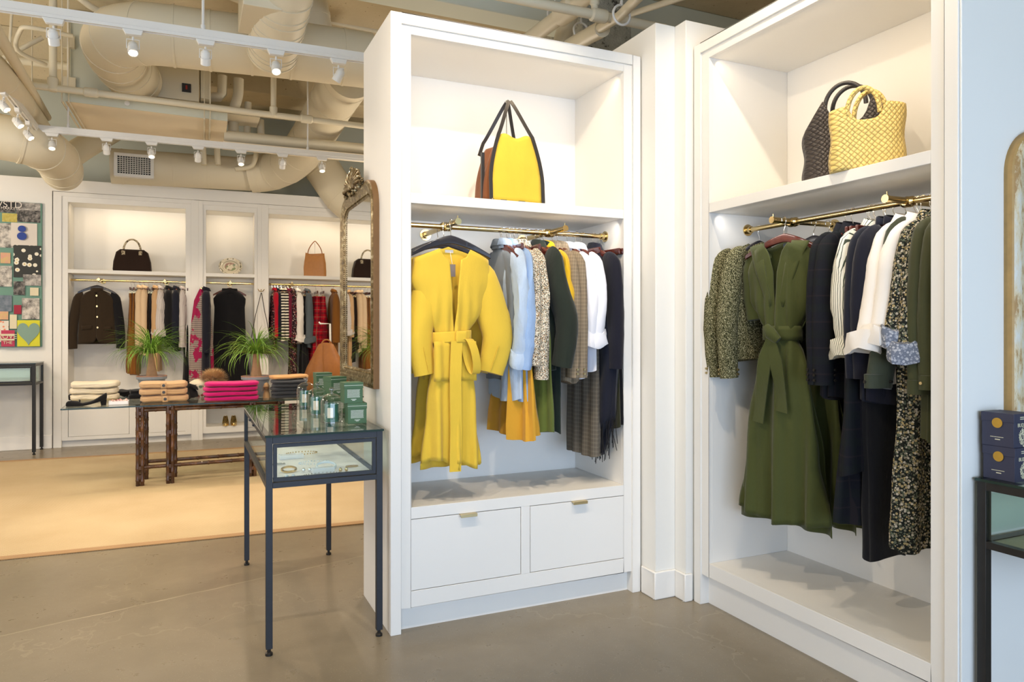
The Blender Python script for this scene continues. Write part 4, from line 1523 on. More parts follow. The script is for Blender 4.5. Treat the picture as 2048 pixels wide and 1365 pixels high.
F['woven_black'] = woven('black_woven_leather', lin(60, 52, 48), lin(16, 13, 12), 46)
F['woven_yellow'] = woven('straw_yellow_woven_leather', lin(232, 204, 122), lin(160, 126, 54), 44)
BRZ = -A90 + .72
woven_bag('leather_tote', 'large black woven leather tote, behind the straw yellow one on the upper shelf', F['woven_black'], (2.63, 2.25, 2.058), BRZ - .1, .37, .37, .37, .10, .12, .14, .15)
woven_bag('woven_bag', 'straw yellow woven bag standing in front of the black woven tote', F['woven_yellow'], (2.49, 2.045, 2.058), BRZ - .05, .27, .262, .27, .105, .065, .10, .012)


# ------------------------------------------------------------------ glass display cases on steel legs
def display_case(M4, label, lx, ly, h, box_h, mt, leg=.028, cat='display case', tray='grey_velvet'):
    r = thing('display_case', label, cat, M=M4)
    L = leg
    for (x, y) in ((0, 0), (lx - L, 0), (0, ly - L), (lx - L, ly - L)):
        lg = MB().box(x, y, .03, x + L, y + L, h - .01)
        lo = lg.build('leg', mt, r, bevel=.001)
        MB().lathe([(.008, .012), (.008, .032)], 12, (x + L / 2, y + L / 2, 0)).lathe([(0, 0), (.016, 0), (.016, .010), (.010, .015), (0, .015)], 16, (x + L / 2, y + L / 2, 0)).build('foot', M['black_steel'], lo)
    zt, zb = h - .01, h - box_h
    f = MB()
    for z0, z1 in ((zt - .028, zt), (zb, zb + .024)):
        f.box(L, 0, z0, lx - L, L, z1)
        f.box(L, ly - L, z0, lx - L, ly, z1)
        f.box(0, L, z0, L, ly - L, z1)
        f.box(lx - L, L, z0, lx, ly - L, z1)
    f.build('frame', mt, r, bevel=.001)
    # inner door frame on the short front side
    d = MB()
    x0, x1, z0, z1 = L + .003, lx - L - .003, zb + .027, zt - .031
    fr_ = .016
    for y0 in (.006,):
        d.box(x0, y0, z0, x1, y0 + .012, z0 + fr_).box(x0, y0, z1 - fr_, x1, y0 + .012, z1)
        d.box(x0, y0, z0 + fr_, x0 + fr_, y0 + .012, z1 - fr_).box(x1 - fr_, y0, z0 + fr_, x1, y0 + .012, z1 - fr_)
    d.build('door_frame', mt, r, bevel=.0008)
    g = MB()
    g.box(x0 + fr_, .010, z0 + fr_, x1 - fr_, .013, z1 - fr_)
    g.box(x0 + fr_, ly - .013, z0 + fr_, x1 - fr_, ly - .010, z1 - fr_)
    g.box(.010, L, zb + .024, .013, ly - L, zt - .028)
    g.box(lx - .013, L, zb + .024, lx - .010, ly - L, zt - .028)
    g.build('pane', M['glass'], r, smooth=0)
    MB().box(.012, .012, zb + .010, lx - .012, ly - .012, zb + .020).build('tray', M[tray], r)
    tp = MB().box(-.004, -.004, h - .01, lx + .004, ly + .004, h).build('glass_top', M['glass_top'], r, smooth=0)
    e_ = MB()
    for a in ((-.005, -.005, lx + .005, -.004), (-.005, ly + .004, lx + .005, ly + .005), (-.005, -.004, -.004, ly + .004), (lx + .004, -.004, lx + .005, ly + .004)):
        e_.box(a[0], a[1], h - .01, a[2], a[3], h - .001)
    e_.build('polished_edge', M['glass_edge'], tp)
    # small hinges on the long side
    for y in (ly * .45, ly * .62):
        MB().cyl((-.004, y, zt - .02), (-.004, y + .03, zt - .02), .006, n=10).build('hinge', mt, r)
    return r


M['grey_velvet'] = fabric('grey_velvet', lin(206, 206, 214), var=.04)
DX, DY, DH = .305, 3.262, .958
DLX, DLY = .512, 1.335
display_case(RM(DX, DY, 0), 'blued steel and glass display case with candles on top, beside the wardrobe', DLX, DLY, DH, .232, M['steel_blue'])
MD = DH
# jewellery on the tray
zt_ = DH - .232 + .021
M['silver'] = plain('silver', (.8, .8, .82), .15, 1.0)
M['gold'] = plain('gold', (.85, .62, .25), .18, 1.0)
M['gem'] = plain('pale_crystal', (.75, .85, 1.0), .05, .3)
M['acrylic'] = plain('clear_acrylic', (.82, .88, 1.0), .08, 0, 0, Alpha=.45)


def ring_loop(mb, c, R, r, n=24, tilt=0.0, sq=1.0, beads=False):
    pts = [(c[0] + R * cos(2 * pi * k / n), c[1] + R * sq * sin(2 * pi * k / n) * cos(tilt), c[2] + R * sin(2 * pi * k / n) * sin(tilt)) for k in range(n)]
    if beads:
        for p in pts:
            mb.lathe([(0, -r), (r * .7, -r * .7), (r, 0), (r * .7, r * .7), (0, r)], 8, p)
    else:
        mb.tube(pts, r, 6, closed=True)
    return mb


rg = rnd(77)
jw = [('necklace', 'beaded silver necklace laid in a loop near the front of the glass case', .255, .09, .085, True, 'silver', 'necklace'),
      ('bangle', 'pale crystal bangle at the centre of the tray in the glass case', .30, .26, .045, False, 'gem', 'bracelet'),
      ('necklace', 'string of crystal beads behind the bangle in the glass case', .27, .42, .075, True, 'gem', 'necklace'),
      ('bracelet', 'gold bracelet near the left side of the glass case', .125, .24, .032, False, 'gold', 'bracelet'),
      ('bracelet', 'silver bracelet at the left behind the gold one in the glass case', .10, .44, .03, True, 'silver', 'bracelet'),
      ('bracelet', 'gold bracelet at the right side of the glass case', .42, .24, .028, True, 'gold', 'bracelet'),
      ('necklace', 'gold necklace deep inside the glass case', .25, .72, .08, True, 'gold', 'necklace')]
for nm_, lb, x, y, R, bd, mm, ct in jw:
    mb = MB()
    ring_loop(mb, (0, 0, .004 if bd else .012), R, .0036 if bd else .006, 30, .0 if bd else .25, .55 if bd else .8, bd)
    o_ = mb.build(nm_, M[mm], M=RM(DX + x, DY + y, zt_))
    tag(o_, lb, ct, 'jewellery laid out in the glass case')
for lb, x, y, s in (('clear acrylic riser block in the middle of the glass case', .27, .17, .05), ('clear acrylic block deep in the glass case', .18, .60, .06)):
    o_ = MB().box(-s, -s * .45, 0, s, s * .45, .022).build('display_block', M['acrylic'], M=RM(DX + x, DY + y, zt_, .1), bevel=.002)
    tag(o_, lb, 'display block', 'acrylic blocks in the glass case')
for k, (lb, x, y) in enumerate((('silver drop earrings left of centre in the glass case', .20, .20), ('crystal ring near the front left of the glass case', .11, .08), ('round gold earrings right of the acrylic block', .36, .14))):
    mb = MB()
    for s in (-1, 1):
        mb.lathe([(0, 0), (.006, .002), (.009, .010), (.006, .018), (0, .021)], 12, (s * .014, 0, 0))
    tag(mb.build('earrings', M[('silver', 'gem', 'gold')[k]], M=RM(DX + x, DY + y, zt_)), lb, 'jewellery', 'jewellery laid out in the glass case')

# candles under glass cloches
F['candle_glass'] = plain('dark_green_candle_glass', lin(52, 104, 86), .08, 0, 0)
F['candle_glass'].node_tree.nodes['Principled BSDF'].inputs['Coat Weight'].default_value = 1.0
F['paper'] = plain('cream_paper_label', lin(214, 208, 186), .7)


def cloche_candle(loc, lab1, lab2):
    cd_ = thing('scented_candle', lab1, 'candle', M=RM(*loc, .25))
    MB().lathe([(0, 0), (.036, 0), (.038, .003), (.038, .088), (.0365, .089), (.035, .086), (.035, .078), (0, .078)], 36).build('jar', F['candle_glass'], cd_, smooth=50)
    lb = MB()
    lb.loft([[(.0386 * cos(a), .0386 * sin(a), z) for a in [(-2.55 + .75 * k / 8) for k in range(9)]] for z in (.022, .072)], False, False, False)
    lb.build('paper_label', F['paper'], cd_, smooth=60)
    MB().cyl((0, 0, .078), (0, 0, .092), .001, n=6).build('wick', F['paper'], cd_)
    c = thing('glass_cloche', lab2, 'cloche', M=RM(*loc))
    prof = [(.053, 0), (.053, .088), (.0515, .104), (.046, .119), (.036, .130), (.024, .1365), (.010, .1395), (.007, .143)]
    MB().loft([[(r_ * cos(2 * pi * k / 40), r_ * sin(2 * pi * k / 40), z) for k in range(40)] for r_, z in prof], False, False).build('dome', M['glass_dome'], c, smooth=80)
    MB().lathe([(0, .139), (.007, .140), (.006, .145), (.011, .151), (.0135, .159), (.011, .167), (.005, .172), (0, .173)], 24).build('knob', M['clear_solid'], c, smooth=80)
    MB().tube([(.053 * cos(2 * pi * k / 40), .053 * sin(2 * pi * k / 40), .0015) for k in range(40)], .0018, 6, closed=True).build('rim', M['clear_solid'], c)


M['clear_solid'] = glass('thick_clear_glass', (.82, .82, .84), 0.02, 2.4)
cloche_candle((.649, 3.62, DH), 'green scented candle under the nearest glass cloche', 'nearest of the three glass cloches on the display case')
cloche_candle((.640, 4.00, DH), 'green scented candle under the middle glass cloche', 'middle one of the three glass cloches on the display case')
cloche_candle((.643, 4.44, DH), 'green scented candle under the farthest glass cloche', 'farthest of the three glass cloches, beside the charcoal sweaters')

F['green_box'] = plain('green_card', lin(62, 96, 66), .6, 0, .04)
F['silver_print'] = plain('silver_print', lin(206, 214, 206), .4)


def gift_box(M4, label, mt, s=.09, h=.10, lid=.028, group=None, name='gift_box'):
    r = thing(name, label, 'box', M=M4, group=group)
    MB().box(0, 0, 0, s, s, h - .004).build('box_body', mt, r, bevel=.001)
    MB().box(-.0018, -.0018, h - lid, s + .0018, s + .0018, h).build('lid', mt, r, bevel=.001)
    return r


def green_box(x, y, z, rz, label):
    r = gift_box(RM(x, y, z, rz), label, F['green_box'], group='green candle boxes on the display case')
    lid = [c for c in r.children if c.name.startswith('lid')][0]
    MB().box(-.0022, -.0024, .0855, .0922, -.0014, .0870).build('silver_line', F['silver_print'], lid)
    t_ = MB()
    rg = rnd(9)
    for i in range(11):
        xx = .014
        z0 = .064 - i * .0037
        while xx < .074:
            w_ = rg.uniform(.002, .006)
            t_.box(xx, -.0008, z0, min(xx + w_, .076), -.0001, z0 + .0017)
            xx += w_ + .0012
    for i, (a, b_) in enumerate(((.032, .058), (.038, .052))):
        t_.box(a, -.0008, .017 - i * .005, b_, -.0001, .0195 - i * .005)
    t_.build('printed_text', F['silver_print'], r, smooth=0)
    return r


gx = DX + DLX
green_box(.704, 3.492, DH, -.03, 'green box with silver lettering, lower one of the nearest stack on the display case')
green_box(.688, 3.497, DH + .1, .03, 'green box with silver lettering, upper one of the nearest stack, beside the gilt mirror')
green_box(.705, 3.94, DH, .28, 'green box, lower one of the middle stack behind the cloches')
green_box(.705, 3.945, DH + .1, .30, 'green box, upper one of the middle stack behind the cloches')
green_box(.690, 4.34, DH, .04, 'green box, lower one of the farthest stack on the display case')
green_box(.690, 4.34, DH + .1, .05, 'green box, upper one of the farthest stack, before the brown shoulder bag')

# gilt mirror on the side of the wardrobe
t = NT('aged_gilt', .38, .65)
n = t.noise(30, 5, rough=.7)
t.color(t.ramp(n, [(.34, lin(70, 54, 32)), (.52, lin(126, 106, 68)), (.70, lin(196, 188, 160))]))
t.bump(n, .3, .002)
F['gilt'] = t.m
F['raw_wood'] = plain('raw_wood', lin(116, 84, 46), .6, 0, .15)


def arched(w, h, r, n=12):
    """outline of an arch-cornered rectangle, bottom centre at 0,0"""
    pts = [(-w / 2, 0), (w / 2, 0)]
    for k in range(n + 1):
        a = k / n * pi / 2
        pts.append((w / 2 - r + r * cos(a), h - r + r * sin(a)))
    for k in range(n + 1):
        a = pi / 2 + k / n * pi / 2
        pts.append((-w / 2 + r + r * cos(a), h - r + r * sin(a)))
    return pts


def mirror_frame(M4, label, w, h, fw__, d, rc, m1, m2, mglass, name='wall_mirror'):
    """local x across, local y toward the wall, frame hangs on y=0 plane and projects to -d"""
    r = thing(name, label, 'mirror', M=M4)

    def off(k, y):
        o_ = arched(w - 2 * k, h - 2 * k, max(.01, rc - k))
        return [(x, y, z + k) for x, z in o_]
    prof = [(0, 0), (0, -d * .72), (.006, -d * .80), (fw__ * .18, -d * .98), (fw__ * .34, -d), (fw__ * .45, -d * .86), (fw__ * .52, -d * .88), (fw__ * .72, -d * .62), (fw__ * .80, -d * .66), (fw__ * .88, -d * .55), (fw__, -d * .45), (fw__, 0)]
    mb = MB()
    mb.loft([off(k, y) for k, y in prof[2:]], False, False)
    mb.build('frame', m1, r, smooth=50)
    sb = MB()
    sb.loft([off(k, y) for k, y in prof[:3]], False, False)
    sb.build('frame_side', m2, r, smooth=30)
    g = MB()
    g.add(off(fw__ - .002, -d * .42), [tuple(range(len(off(fw__, 0))))])
    g.build('glass', mglass, r, smooth=0)
    bk = MB()
    bk.add(off(.002, -.001), [tuple(range(len(off(0, 0))))])
    bk.build('backboard', F['raw_wood'], r, smooth=0)
    # beads along the inner edge
    bd = MB()
    o_ = off(fw__ * .84, -d * .66)
    for i in range(len(o_)):
        a, b_ = Vector(o_[i]), Vector(o_[(i + 1) % len(o_)])
        m_ = max(1, int((b_ - a).length / .012))
        for j in range(m_):
            p = a.lerp(b_, j / m_)
            bd.lathe([(0, -.004), (.0038, 0), (0, .004)], 5, tuple(p))
    bd.build('bead_row', m1, r)
    return r


gm = mirror_frame(RM(CX0, 3.875, 1.125, -A90), 'tall gilt mirror with a carved crest on the side of the wardrobe', .83, 1.05, .085, .036, .16, F['gilt'], F['raw_wood'], M['mirror'])
cr = MB()
rg = rnd(12)
for k in range(70):
    a = rg.uniform(-1, 1)
    x = a * .20
    top = .10 * (1 - a * a) + .015
    z = rg.uniform(-.03, top)
    s = rg.uniform(.008, .017)
    cr.lathe([(0, -s), (s * .7, -s * .6), (s, 0), (s * .7, s * .6), (0, s)], 7, (x, -.028 - rg.uniform(0, .02), 1.05 + z))
for k in range(12):
    a = -pi / 2 + (k - 5.5) / 5.5 * 1.5
    L_ = .10 + .05 * cos((k - 5.5) / 5.5 * 1.2)
    bx, bz = .02 * sin(a + pi / 2), 1.055
    ex = L_ * 1.6 * sin(a + pi / 2)
    ez = bz + L_ * .62 * cos((k - 5.5) / 5.5 * 1.5)
    cr.tube([(bx, -.045, bz), ((bx + ex) / 2 + .01, -.06, (bz + ez) / 2), (ex, -.05, ez), (ex + .012 * (1 if ex > 0 else -1), -.045, ez - .008)], [.006, .010, .007, .003], 7)
cr.build('carved_crest', F['gilt'], gm, smooth=60)

# right-hand mirror and console
t = NT('chipped_white_gesso', .6)
n = t.noise(22, 6, t.co((1, 1, .25)), rough=.75)
t.color(t.ramp(n, [(.42, lin(160, 124, 72)), (.50, lin(204, 188, 152)), (.64, lin(206, 206, 198))]))
t.bump(n, .4, .003)
F['gesso'] = t.m
F['gold_wood'] = plain('worn_gilt_wood', lin(172, 138, 82), .55, 0, .25)
mirror_frame(RM(2.636 + .40, C2Y0, 1.0, 0), 'large arched mirror with a worn white and gold frame on the right wall', .80, 1.14, .10, .05, .17, F['gesso'], F['gold_wood'], M['mirror'])

RT_H = .910
display_case(RM(2.465, C2Y0 - .62, 0, 0), 'black steel and glass display table against the right wall, navy boxes on it', .95, .60, RT_H, .24, M['black_steel'], leg=.03, tray='green_baize')if False else None
M['green_baize'] = fabric('pale_green_felt', lin(150, 152, 124), var=.05)
display_case(RM(2.462, C2Y0 - .625, 0, 0), 'black steel and glass display table against the right wall, carrying the navy boxes', .95, .60, RT_H, .235, M['black_steel'], leg=.030, tray='green_baize')
# hang tag inside that case
F['navy_box'] = plain('navy_card', lin(42, 44, 66), .55, 0, .05)
F['gold_foil'] = plain('gold_foil', lin(190, 150, 60), .35, .6, .2)
F['cream_print'] = plain('cream_foil_print', lin(214, 208, 176), .5)


def text_mesh(body, size, mat_, parent, M4, name='lettering', depth=.0004, align='CENTER'):
    cu = bpy.data.curves.new(name, 'FONT')
    cu.body = body
    cu.size = size
    cu.extrude = depth
    cu.align_x = align
    ob = bpy.data.objects.new(name, cu)
    COL.objects.link(ob)
    dg = bpy.context.evaluated_depsgraph_get()
    me = bpy.data.meshes.new_from_object(ob.evaluated_get(dg))
    bpy.data.objects.remove(ob)
    me.materials.clear()
    me.materials.append(mat_)
    o_ = bpy.data.objects.new(name, me)
    COL.objects.link(o_)
    o_.parent = parent
    o_.matrix_local = M4
    return o_


def navy_box(x, y, z, rz, label):
    s, h = .104, .113
    r = gift_box(RM(x, y, z, rz), label, F['navy_box'], s, h, .030, group='navy boxes on the right display table')
    # gold seal on the left face
    seal = MB().lathe([(0, 0), (.017, 0), (.017, .0012), (0, .0012)], 30).build('gold_seal', F['gold_foil'], r)
    seal.matrix_local = Matrix.Translation((-.0018, s * .5, h - .034)) @ Matrix.Rotation(-A90, 4, 'Y')
    ML = Matrix.Translation((-.0006, s * .5, .030)) @ Matrix.Rotation(-A90, 4, 'Z') @ Matrix.Rotation(A90, 4, 'X')
    text_mesh('MAISON DE PARFUM', .0052, F['cream_print'], r, ML)if False else None
    tt = MB()
    rg = rnd(3)
    yy = s * .32
    while yy < s * .70:
        w_ = rg.uniform(.0015, .004)
        tt.box(-.0006, yy, .030, 0, yy + w_, .0322)
        yy += w_ + .001
    tt.box(-.0006, s * .42, .0215, 0, s * .58, .0245)
    # the front face: small lines, name and a bouquet of fine flowers
    for i in range(2):
        tt.box(s * .30, -.0026, h - .013 - i * .006, s * .72, -.0018, h - .0105 - i * .006)
    fl = MB()
    for k in range(230):
        a = rg.uniform(0, 2 * pi)
        q = rg.random() ** .5
        cx, cz = s * .56 + .030 * q * cos(a), .036 + .034 * q * sin(a)
        if rg.random() < .3:
            fl.tube([(cx, -.0008, cz), (cx + rg.uniform(-.006, .006), -.0008, cz + rg.uniform(-.008, .008))], .0006, 4)
        else:
            rr = rg.uniform(.0012, .0028)
            fl.tube([(cx + rr * cos(2 * pi * j / 7), -.0008, cz + rr * sin(2 * pi * j / 7)) for j in range(7)], .0005, 4, closed=True)
    tt.build('printed_text', F['cream_print'], r, smooth=0)
    fl.build('flower_drawing', F['cream_print'], r, smooth=0)
    text_mesh('BUDÉREL', .0175, F['cream_print'], r, Matrix.Translation((s * .53, -.0010, h - .044)) @ Matrix.Rotation(A90, 4, 'X'))
    return r


navy_box(2.492, 1.478, RT_H, 0, 'navy box with gold seal, lower one of the two on the right display table')
navy_box(2.490, 1.480, RT_H + .1135, .02, 'navy box with gold seal, upper one of the two, below the white framed mirror')
tag(MB().box(-.03, -.001, 0, .03, .001, .024).build('price_card', F['paper'], M=RM(2.62, 1.25, RT_H - .235 + .022, .3, .3)), 'small white card inside the right display table', 'card')

# ------------------------------------------------------------------ far wall: console, pin board
lc = atb(70, 912, .42)
lcx = atb(84, 898, .03)
cons = display_case(BM @ Matrix.Translation((lc.x - 1.45 + .03, -.45, 0)), 'black steel glass console below the pin board at the far left', 1.45, .42, 1.035, .25, M['black_steel'], leg=.034, tray='gold_tray')if False else None
M['gold_tray'] = fabric('ochre_lining', lin(160, 140, 84), var=.2)
display_case(BM @ Matrix.Translation((lc.x - 1.44, -.45, 0)), 'black steel glass console below the pin board at the far left', 1.45, .42, 1.035, .25, M['black_steel'], leg=.034, tray='gold_tray')

pb1 = atb(85, 408)
pb2 = atb(85, 694)
PBW, PBH = 1.15, pb1.z - pb2.z
pbm = BM @ Matrix.Translation((pb1.x - PBW, -.035, pb2.z))
pb = thing('pin_board', 'sea green pin board covered with pictures and cuttings on the far left wall', 'pin board', M=pbm)
F['board'] = fabric('sea_green_board', lin(110, 146, 132), var=.05)
MB().box(0, 0, 0, PBW, .033, PBH).build('board', F['board'], pb, bevel=.003)


def photo(name, c1, c2, scale=18, thr=.5):
    t = NT(name, .6)
    n = t.noise(scale, 5, rough=.7)
    t.color(t.ramp(n, [(thr - .12, c1), (thr, tuple((a + b_) / 2 for a, b_ in zip(c1, c2))), (thr + .12, c2)]))
    return t.m


def daisies(name):
    t = NT(name, .6)
    d = t.vor(17, vec=t.co((1, 0, 1)), rnd=.7)
    m_ = t.math('LESS_THAN', d, .40)
    c_ = t.math('LESS_THAN', d, .12)
    col = t.mix(m_, lin(28, 30, 24), lin(226, 220, 200))
    t.color(t.mix(c_, col, lin(206, 170, 50)))
    return t.m


PH = {'bw': photo('black_white_photo', lin(34, 32, 30), lin(150, 144, 138), 18, .56), 'bw2': photo('pale_street_photo', lin(60, 58, 58), lin(196, 190, 182), 10, .5), 'yel': photo('ochre_cutting', lin(170, 154, 60), lin(190, 176, 90), 30), 'white': plain('white_paper', lin(210, 202, 192), .7), 'daisy': daisies('daisy_photo'), 'pink': photo('pink_photo', lin(204, 140, 128), lin(196, 170, 110), 10), 'blue': photo('blue_grey_photo', lin(62, 82, 98), lin(120, 128, 140), 6), 'red': plain('crimson_card', lin(146, 24, 52), .7), 'cream': plain('cream_card', lin(212, 202, 172), .7), 'lime': plain('lime_card', lin(204, 200, 44), .7), 'heart': plain('sage_heart', lin(124, 152, 138), .7), 'rose': plain('rose_label', lin(178, 52, 84), .7), 'orange': plain('orange_band', lin(206, 112, 66), .7), 'blk': plain('black_card', lin(26, 26, 26), .7), 'royal': plain('royal_blue_ink', lin(34, 62, 142), .7), 'shoe': photo('shoe_photo', lin(40, 36, 34), lin(206, 200, 190), 8, .48), 'dots': floral('peach_dot_paper', lin(216, 208, 196), [lin(220, 140, 110)], 28, .35)}


def pbx(px):
    return atb(px, 0).x - (pb1.x - PBW)


def pbz(py):
    return atb(60, py).z - pb2.z


cards = [('photograph', 'bw2', 33, 407, 82, 430), ('photograph', 'bw', 33, 422, 82, 446), ('photograph', 'bw', -40, 409, 32, 429), ('cutting', 'yel', 6, 430, 36, 447), ('photograph', 'shoe', -60, 450, 28, 498), ('white_card', 'white', 24, 448, 76, 494), ('photograph', 'daisy', 29, 492, 84, 556), ('photograph', 'pink', 3, 508, 23, 529), ('photograph', 'shoe', -30, 534, 26, 575), ('photograph', 'bw2', 48, 550, 84, 572), ('photograph', 'bw', 29, 564, 52, 591), ('cutting', 'cream', 62, 576, 79, 592), ('photograph', 'blue', -50, 592, 26, 624), ('photograph', 'shoe', 46, 597, 81, 639), ('card', 'red', 30, 611, 45, 629), ('photograph', 'pink', -20, 624, 19, 640), ('paper', 'dots', -30, 642, 20, 684), ('cutting', 'cream', 22, 630, 36, 658), ('card', 'lime', 37, 641, 82, 693), ('card', 'rose', 5, 661, 32, 693), ('photograph', 'bw', -60, 503, -2, 530), ('photograph', 'yel', -60, 646, -32, 690)]
for k, (nm_, mt, x0, y0, x1, y1) in enumerate(cards):
    yy = -.001 - .0012 * k
    a, b_ = pbx(x0), pbx(x1)
    cx, cz = (a + b_) / 2, (pbz(y0) + pbz(y1)) / 2
    w_, h_ = abs(b_ - a) / 2, abs(pbz(y0) - pbz(y1)) / 2
    cdm = MB().box(-w_, yy - .0008, -h_, w_, yy, h_)
    co_ = cdm.build(nm_, PH[mt], pb, smooth=0)
    co_.location = (cx, 0, cz)
yy = -.03
hp = []
hx, hz = (pbx(38) + pbx(81)) / 2, (pbz(642) + pbz(692)) / 2 + .01
for k in range(40):
    a = 2 * pi * k / 40
    hp.append((hx + .0074 * 16 * sin(a) ** 3 * .95, hz + .0092 * (13 * cos(a) - 5 * cos(2 * a) - 2 * cos(3 * a) - cos(4 * a))))
MB().prism(hp, 'y', yy - .001, yy).build('paper_heart', PH['heart'], pb, smooth=0)
for (cx_, cy_, R_) in ((46.5, 460, .040), (46.5, 474.5, .048)):
    MB().prism([(pbx(cx_) + R_ * cos(2 * pi * k / 30), pbz(cy_) + R_ * .95 * sin(2 * pi * k / 30)) for k in range(30)], 'y', yy - .001, yy).build('blue_disc', PH['royal'], pb, smooth=0)
MB().box(pbx(5), yy - .001, pbz(672), pbx(32), yy, pbz(668)).box(pbx(5), yy - .001, pbz(681), pbx(32), yy, pbz(678)).build('label_band', PH['cream'], pb, smooth=0)
MB().box(pbx(-45), yy + .004, pbz(424), pbx(33), yy + .005, pbz(408)).build('black_banner', PH['blk'], pb, smooth=0)
text_mesh('WSTD', .105, PH['white'], pb, Matrix.Translation((pbx(17), yy, pbz(419))) @ Matrix.Rotation(A90, 4, 'X'))
text_mesh('MARKETS', .045, PH['white'], pb, Matrix.Translation((pbx(24), yy, pbz(423.5))) @ Matrix.Rotation(A90, 4, 'X'))
text_mesh('LOVE', .075, PH['cream'], pb, Matrix.Translation((pbx(18.5), yy - .002, pbz(677.5))) @ Matrix.Rotation(A90, 4, 'X'))
text_mesh('THE', .05, PH['cream'], pb, Matrix.Translation((pbx(18.5), yy - .002, pbz(688))) @ Matrix.Rotation(A90, 4, 'X'))


# ------------------------------------------------------------------ far wall: bags, platter, shoes
def onb(px, off, z, rz=0.0):
    p = atb(px, 0, off)
    return BM @ RM(p.x, -off, z, rz)


ZS = zsh[1]
r = thing('top_handle_bag', 'dark brown domed handbag with a pale handle on the far left shelf', 'bag', M=onb(265, -.12, ZS))
b = MB()
prof_ = [(-.215, 0), (.215, 0), (.205, .12), (.175, .235), (.13, .27), (-.13, .27), (-.175, .235), (-.205, .12)]
b.prism(prof_, 'y', -.07, .07)
b.build('body', F['dk_brown'], r, bevel=.02, smooth=50)
F['snake'] = floral('snakeskin', lin(190, 176, 146), [lin(96, 84, 66)], 60, .5)
hb = MB()
arc_handle(hb, -.095, .095, -.045, .25, .145, .011)
hb.build('handle', F['snake'], r)
for s in (-1, 1):
    MB().box(s * .095 - .02, -.078, .2, s * .095 + .02, -.068, .25).build('buckle', F['snake'], r, bevel=.004)
r = thing('shoulder_bag', 'tan leather shoulder bag with a thin strap on the far right-hand shelf', 'bag', M=onb(630, -.12, ZS))
b = MB()
bag_body(b, .30, .11, .32, .245, .07, top_dip=.045, seed=3, expo=4)
b.build('body', F['leather_tan'], r, smooth=60)
hb = MB()
arc_handle(hb, -.095, .095, -.0, .30, .185, .006, pointy=.6)
hb.build('strap', F['leather_brown'], r)
MB().cyl((0, .02, .27), (0, .02, .46), .0025, n=6).build('inner_hook', M['silver'], r)
# black bag reflected in the gilt mirror lives on the shelf too
r = thing('oval_platter', 'white oval china platter painted with a bird, propped on the narrow far shelf', 'platter', M=onb(461, -.30, ZS, 0) @ Matrix.Rotation(-.16, 4, 'X'))
t = NT('painted_china', .12)
o3 = t.xyz()
rr = t.math('SQRT', t.math('ADD', t.math('POWER', t.math('DIVIDE', o3[0], .145), 2.0), t.math('POWER', t.math('DIVIDE', t.math('SUBTRACT', o3[2], .115), .115), 2.0)))
n_ = t.noise(45, 3)
n2_ = t.noise(14, 3)
rim_ = t.math('MULTIPLY', t.math('GREATER_THAN', rr, .80), t.math('GREATER_THAN', n_, .56))
mid_ = t.math('MULTIPLY', t.math('LESS_THAN', rr, .5), t.math('GREATER_THAN', n2_, .5))
c_ = t.mix(rim_, lin(220, 210, 186), lin(110, 106, 88))
c_ = t.mix(t.math('MULTIPLY', mid_, .8), c_, t.mix(t.math('GREATER_THAN', t.noise(9, 2), .5), lin(150, 106, 96), lin(110, 132, 84)))
c_ = t.mix(t.math('MULTIPLY', t.math('GREATER_THAN', rr, .66), t.math('LESS_THAN', rr, .69)), c_, lin(150, 140, 112))
t.color(c_)
rings = []
for k, y in ((0.001, 0), (.62, 0), (.70, -.012), (.97, -.022), (1.0, -.020), (.97, -.012), (.6, .012), (.001, .012)):
    rings.append([(.145 * k * cos(2 * pi * j / 48), y, .115 + .115 * k * sin(2 * pi * j / 48)) for j in range(48)])
MB().loft(rings, False, False).build('plate', t.m, r, smooth=50)
# gold shoes in the low cubby
def pump(M4, label, mt, heel=.05, L=.24, name='shoe', sole='leather_tan', group=None, bow=False):
    """local x points from heel to toe"""
    r = thing(name, label, 'shoe', M=M4, group=group)
    rings = []
    N = 18
    for i in range(N + 1):
        u = i / N
        x = L * u
        wv = (.026 + .014 * sin(pi * min(1, u * 1.15)) ** .8) * (1 if u < .72 else max(.12, (1 - ((u - .72) / .28) ** 2.2)) ** .6)
        zb = heel * max(0, 1 - u / .62) ** 1.3
        top = zb + (.062 if u < .06 else .062 - .036 * min(1, (u - .06) / .3)) if u < .62 else zb + .026 + .012 * sin(pi * (u - .62) / .38 * .7)
        if u > .95:
            top = zb + .018
        rings.append([(x, -wv, zb), (x, -wv * 1.08, zb + (top - zb) * .5), (x, -wv * .86, top), (x, -wv * .5, top + (.008 if u > .62 else -.001)), (x, 0, top + (.014 if u > .62 else (-.030 if u > .05 else 0)) * (1 if u > .62 else min(1, (top - zb) / .06))), (x, wv * .5, top + (.008 if u > .62 else -.001)), (x, wv * .86, top), (x, wv * 1.08, zb + (top - zb) * .5), (x, wv, zb), (x, 0, zb)])
    MB().loft(rings).build('upper', mt, r, smooth=60, sub=1)
    MB().loft([[(.004, -.022, heel), (.055, -.024, heel * .9), (.055, .024, heel * .9), (.004, .022, heel)], [(.008, -.018, 0), (.048, -.018, 0), (.048, .018, 0), (.008, .018, 0)]]).build('heel', mt, r, bevel=.003)
    if bow:
        MB().tube([(L * .66, -.03, .045), (L * .68, 0, .052), (L * .66, .03, .045)], [.010, .006, .010], 8, flat=.5).build('bow', mt, r)
    return r


for s, lb in ((-1, 'left one of the gold shoes standing in the low far cubby'), (1, 'right one of the gold shoes standing in the low far cubby')):
    pump(onb(459 + s * 8, -.20, .16, -A90), lb, M['gold'], .06, .22, 'gold_shoe', group='pair of gold shoes')

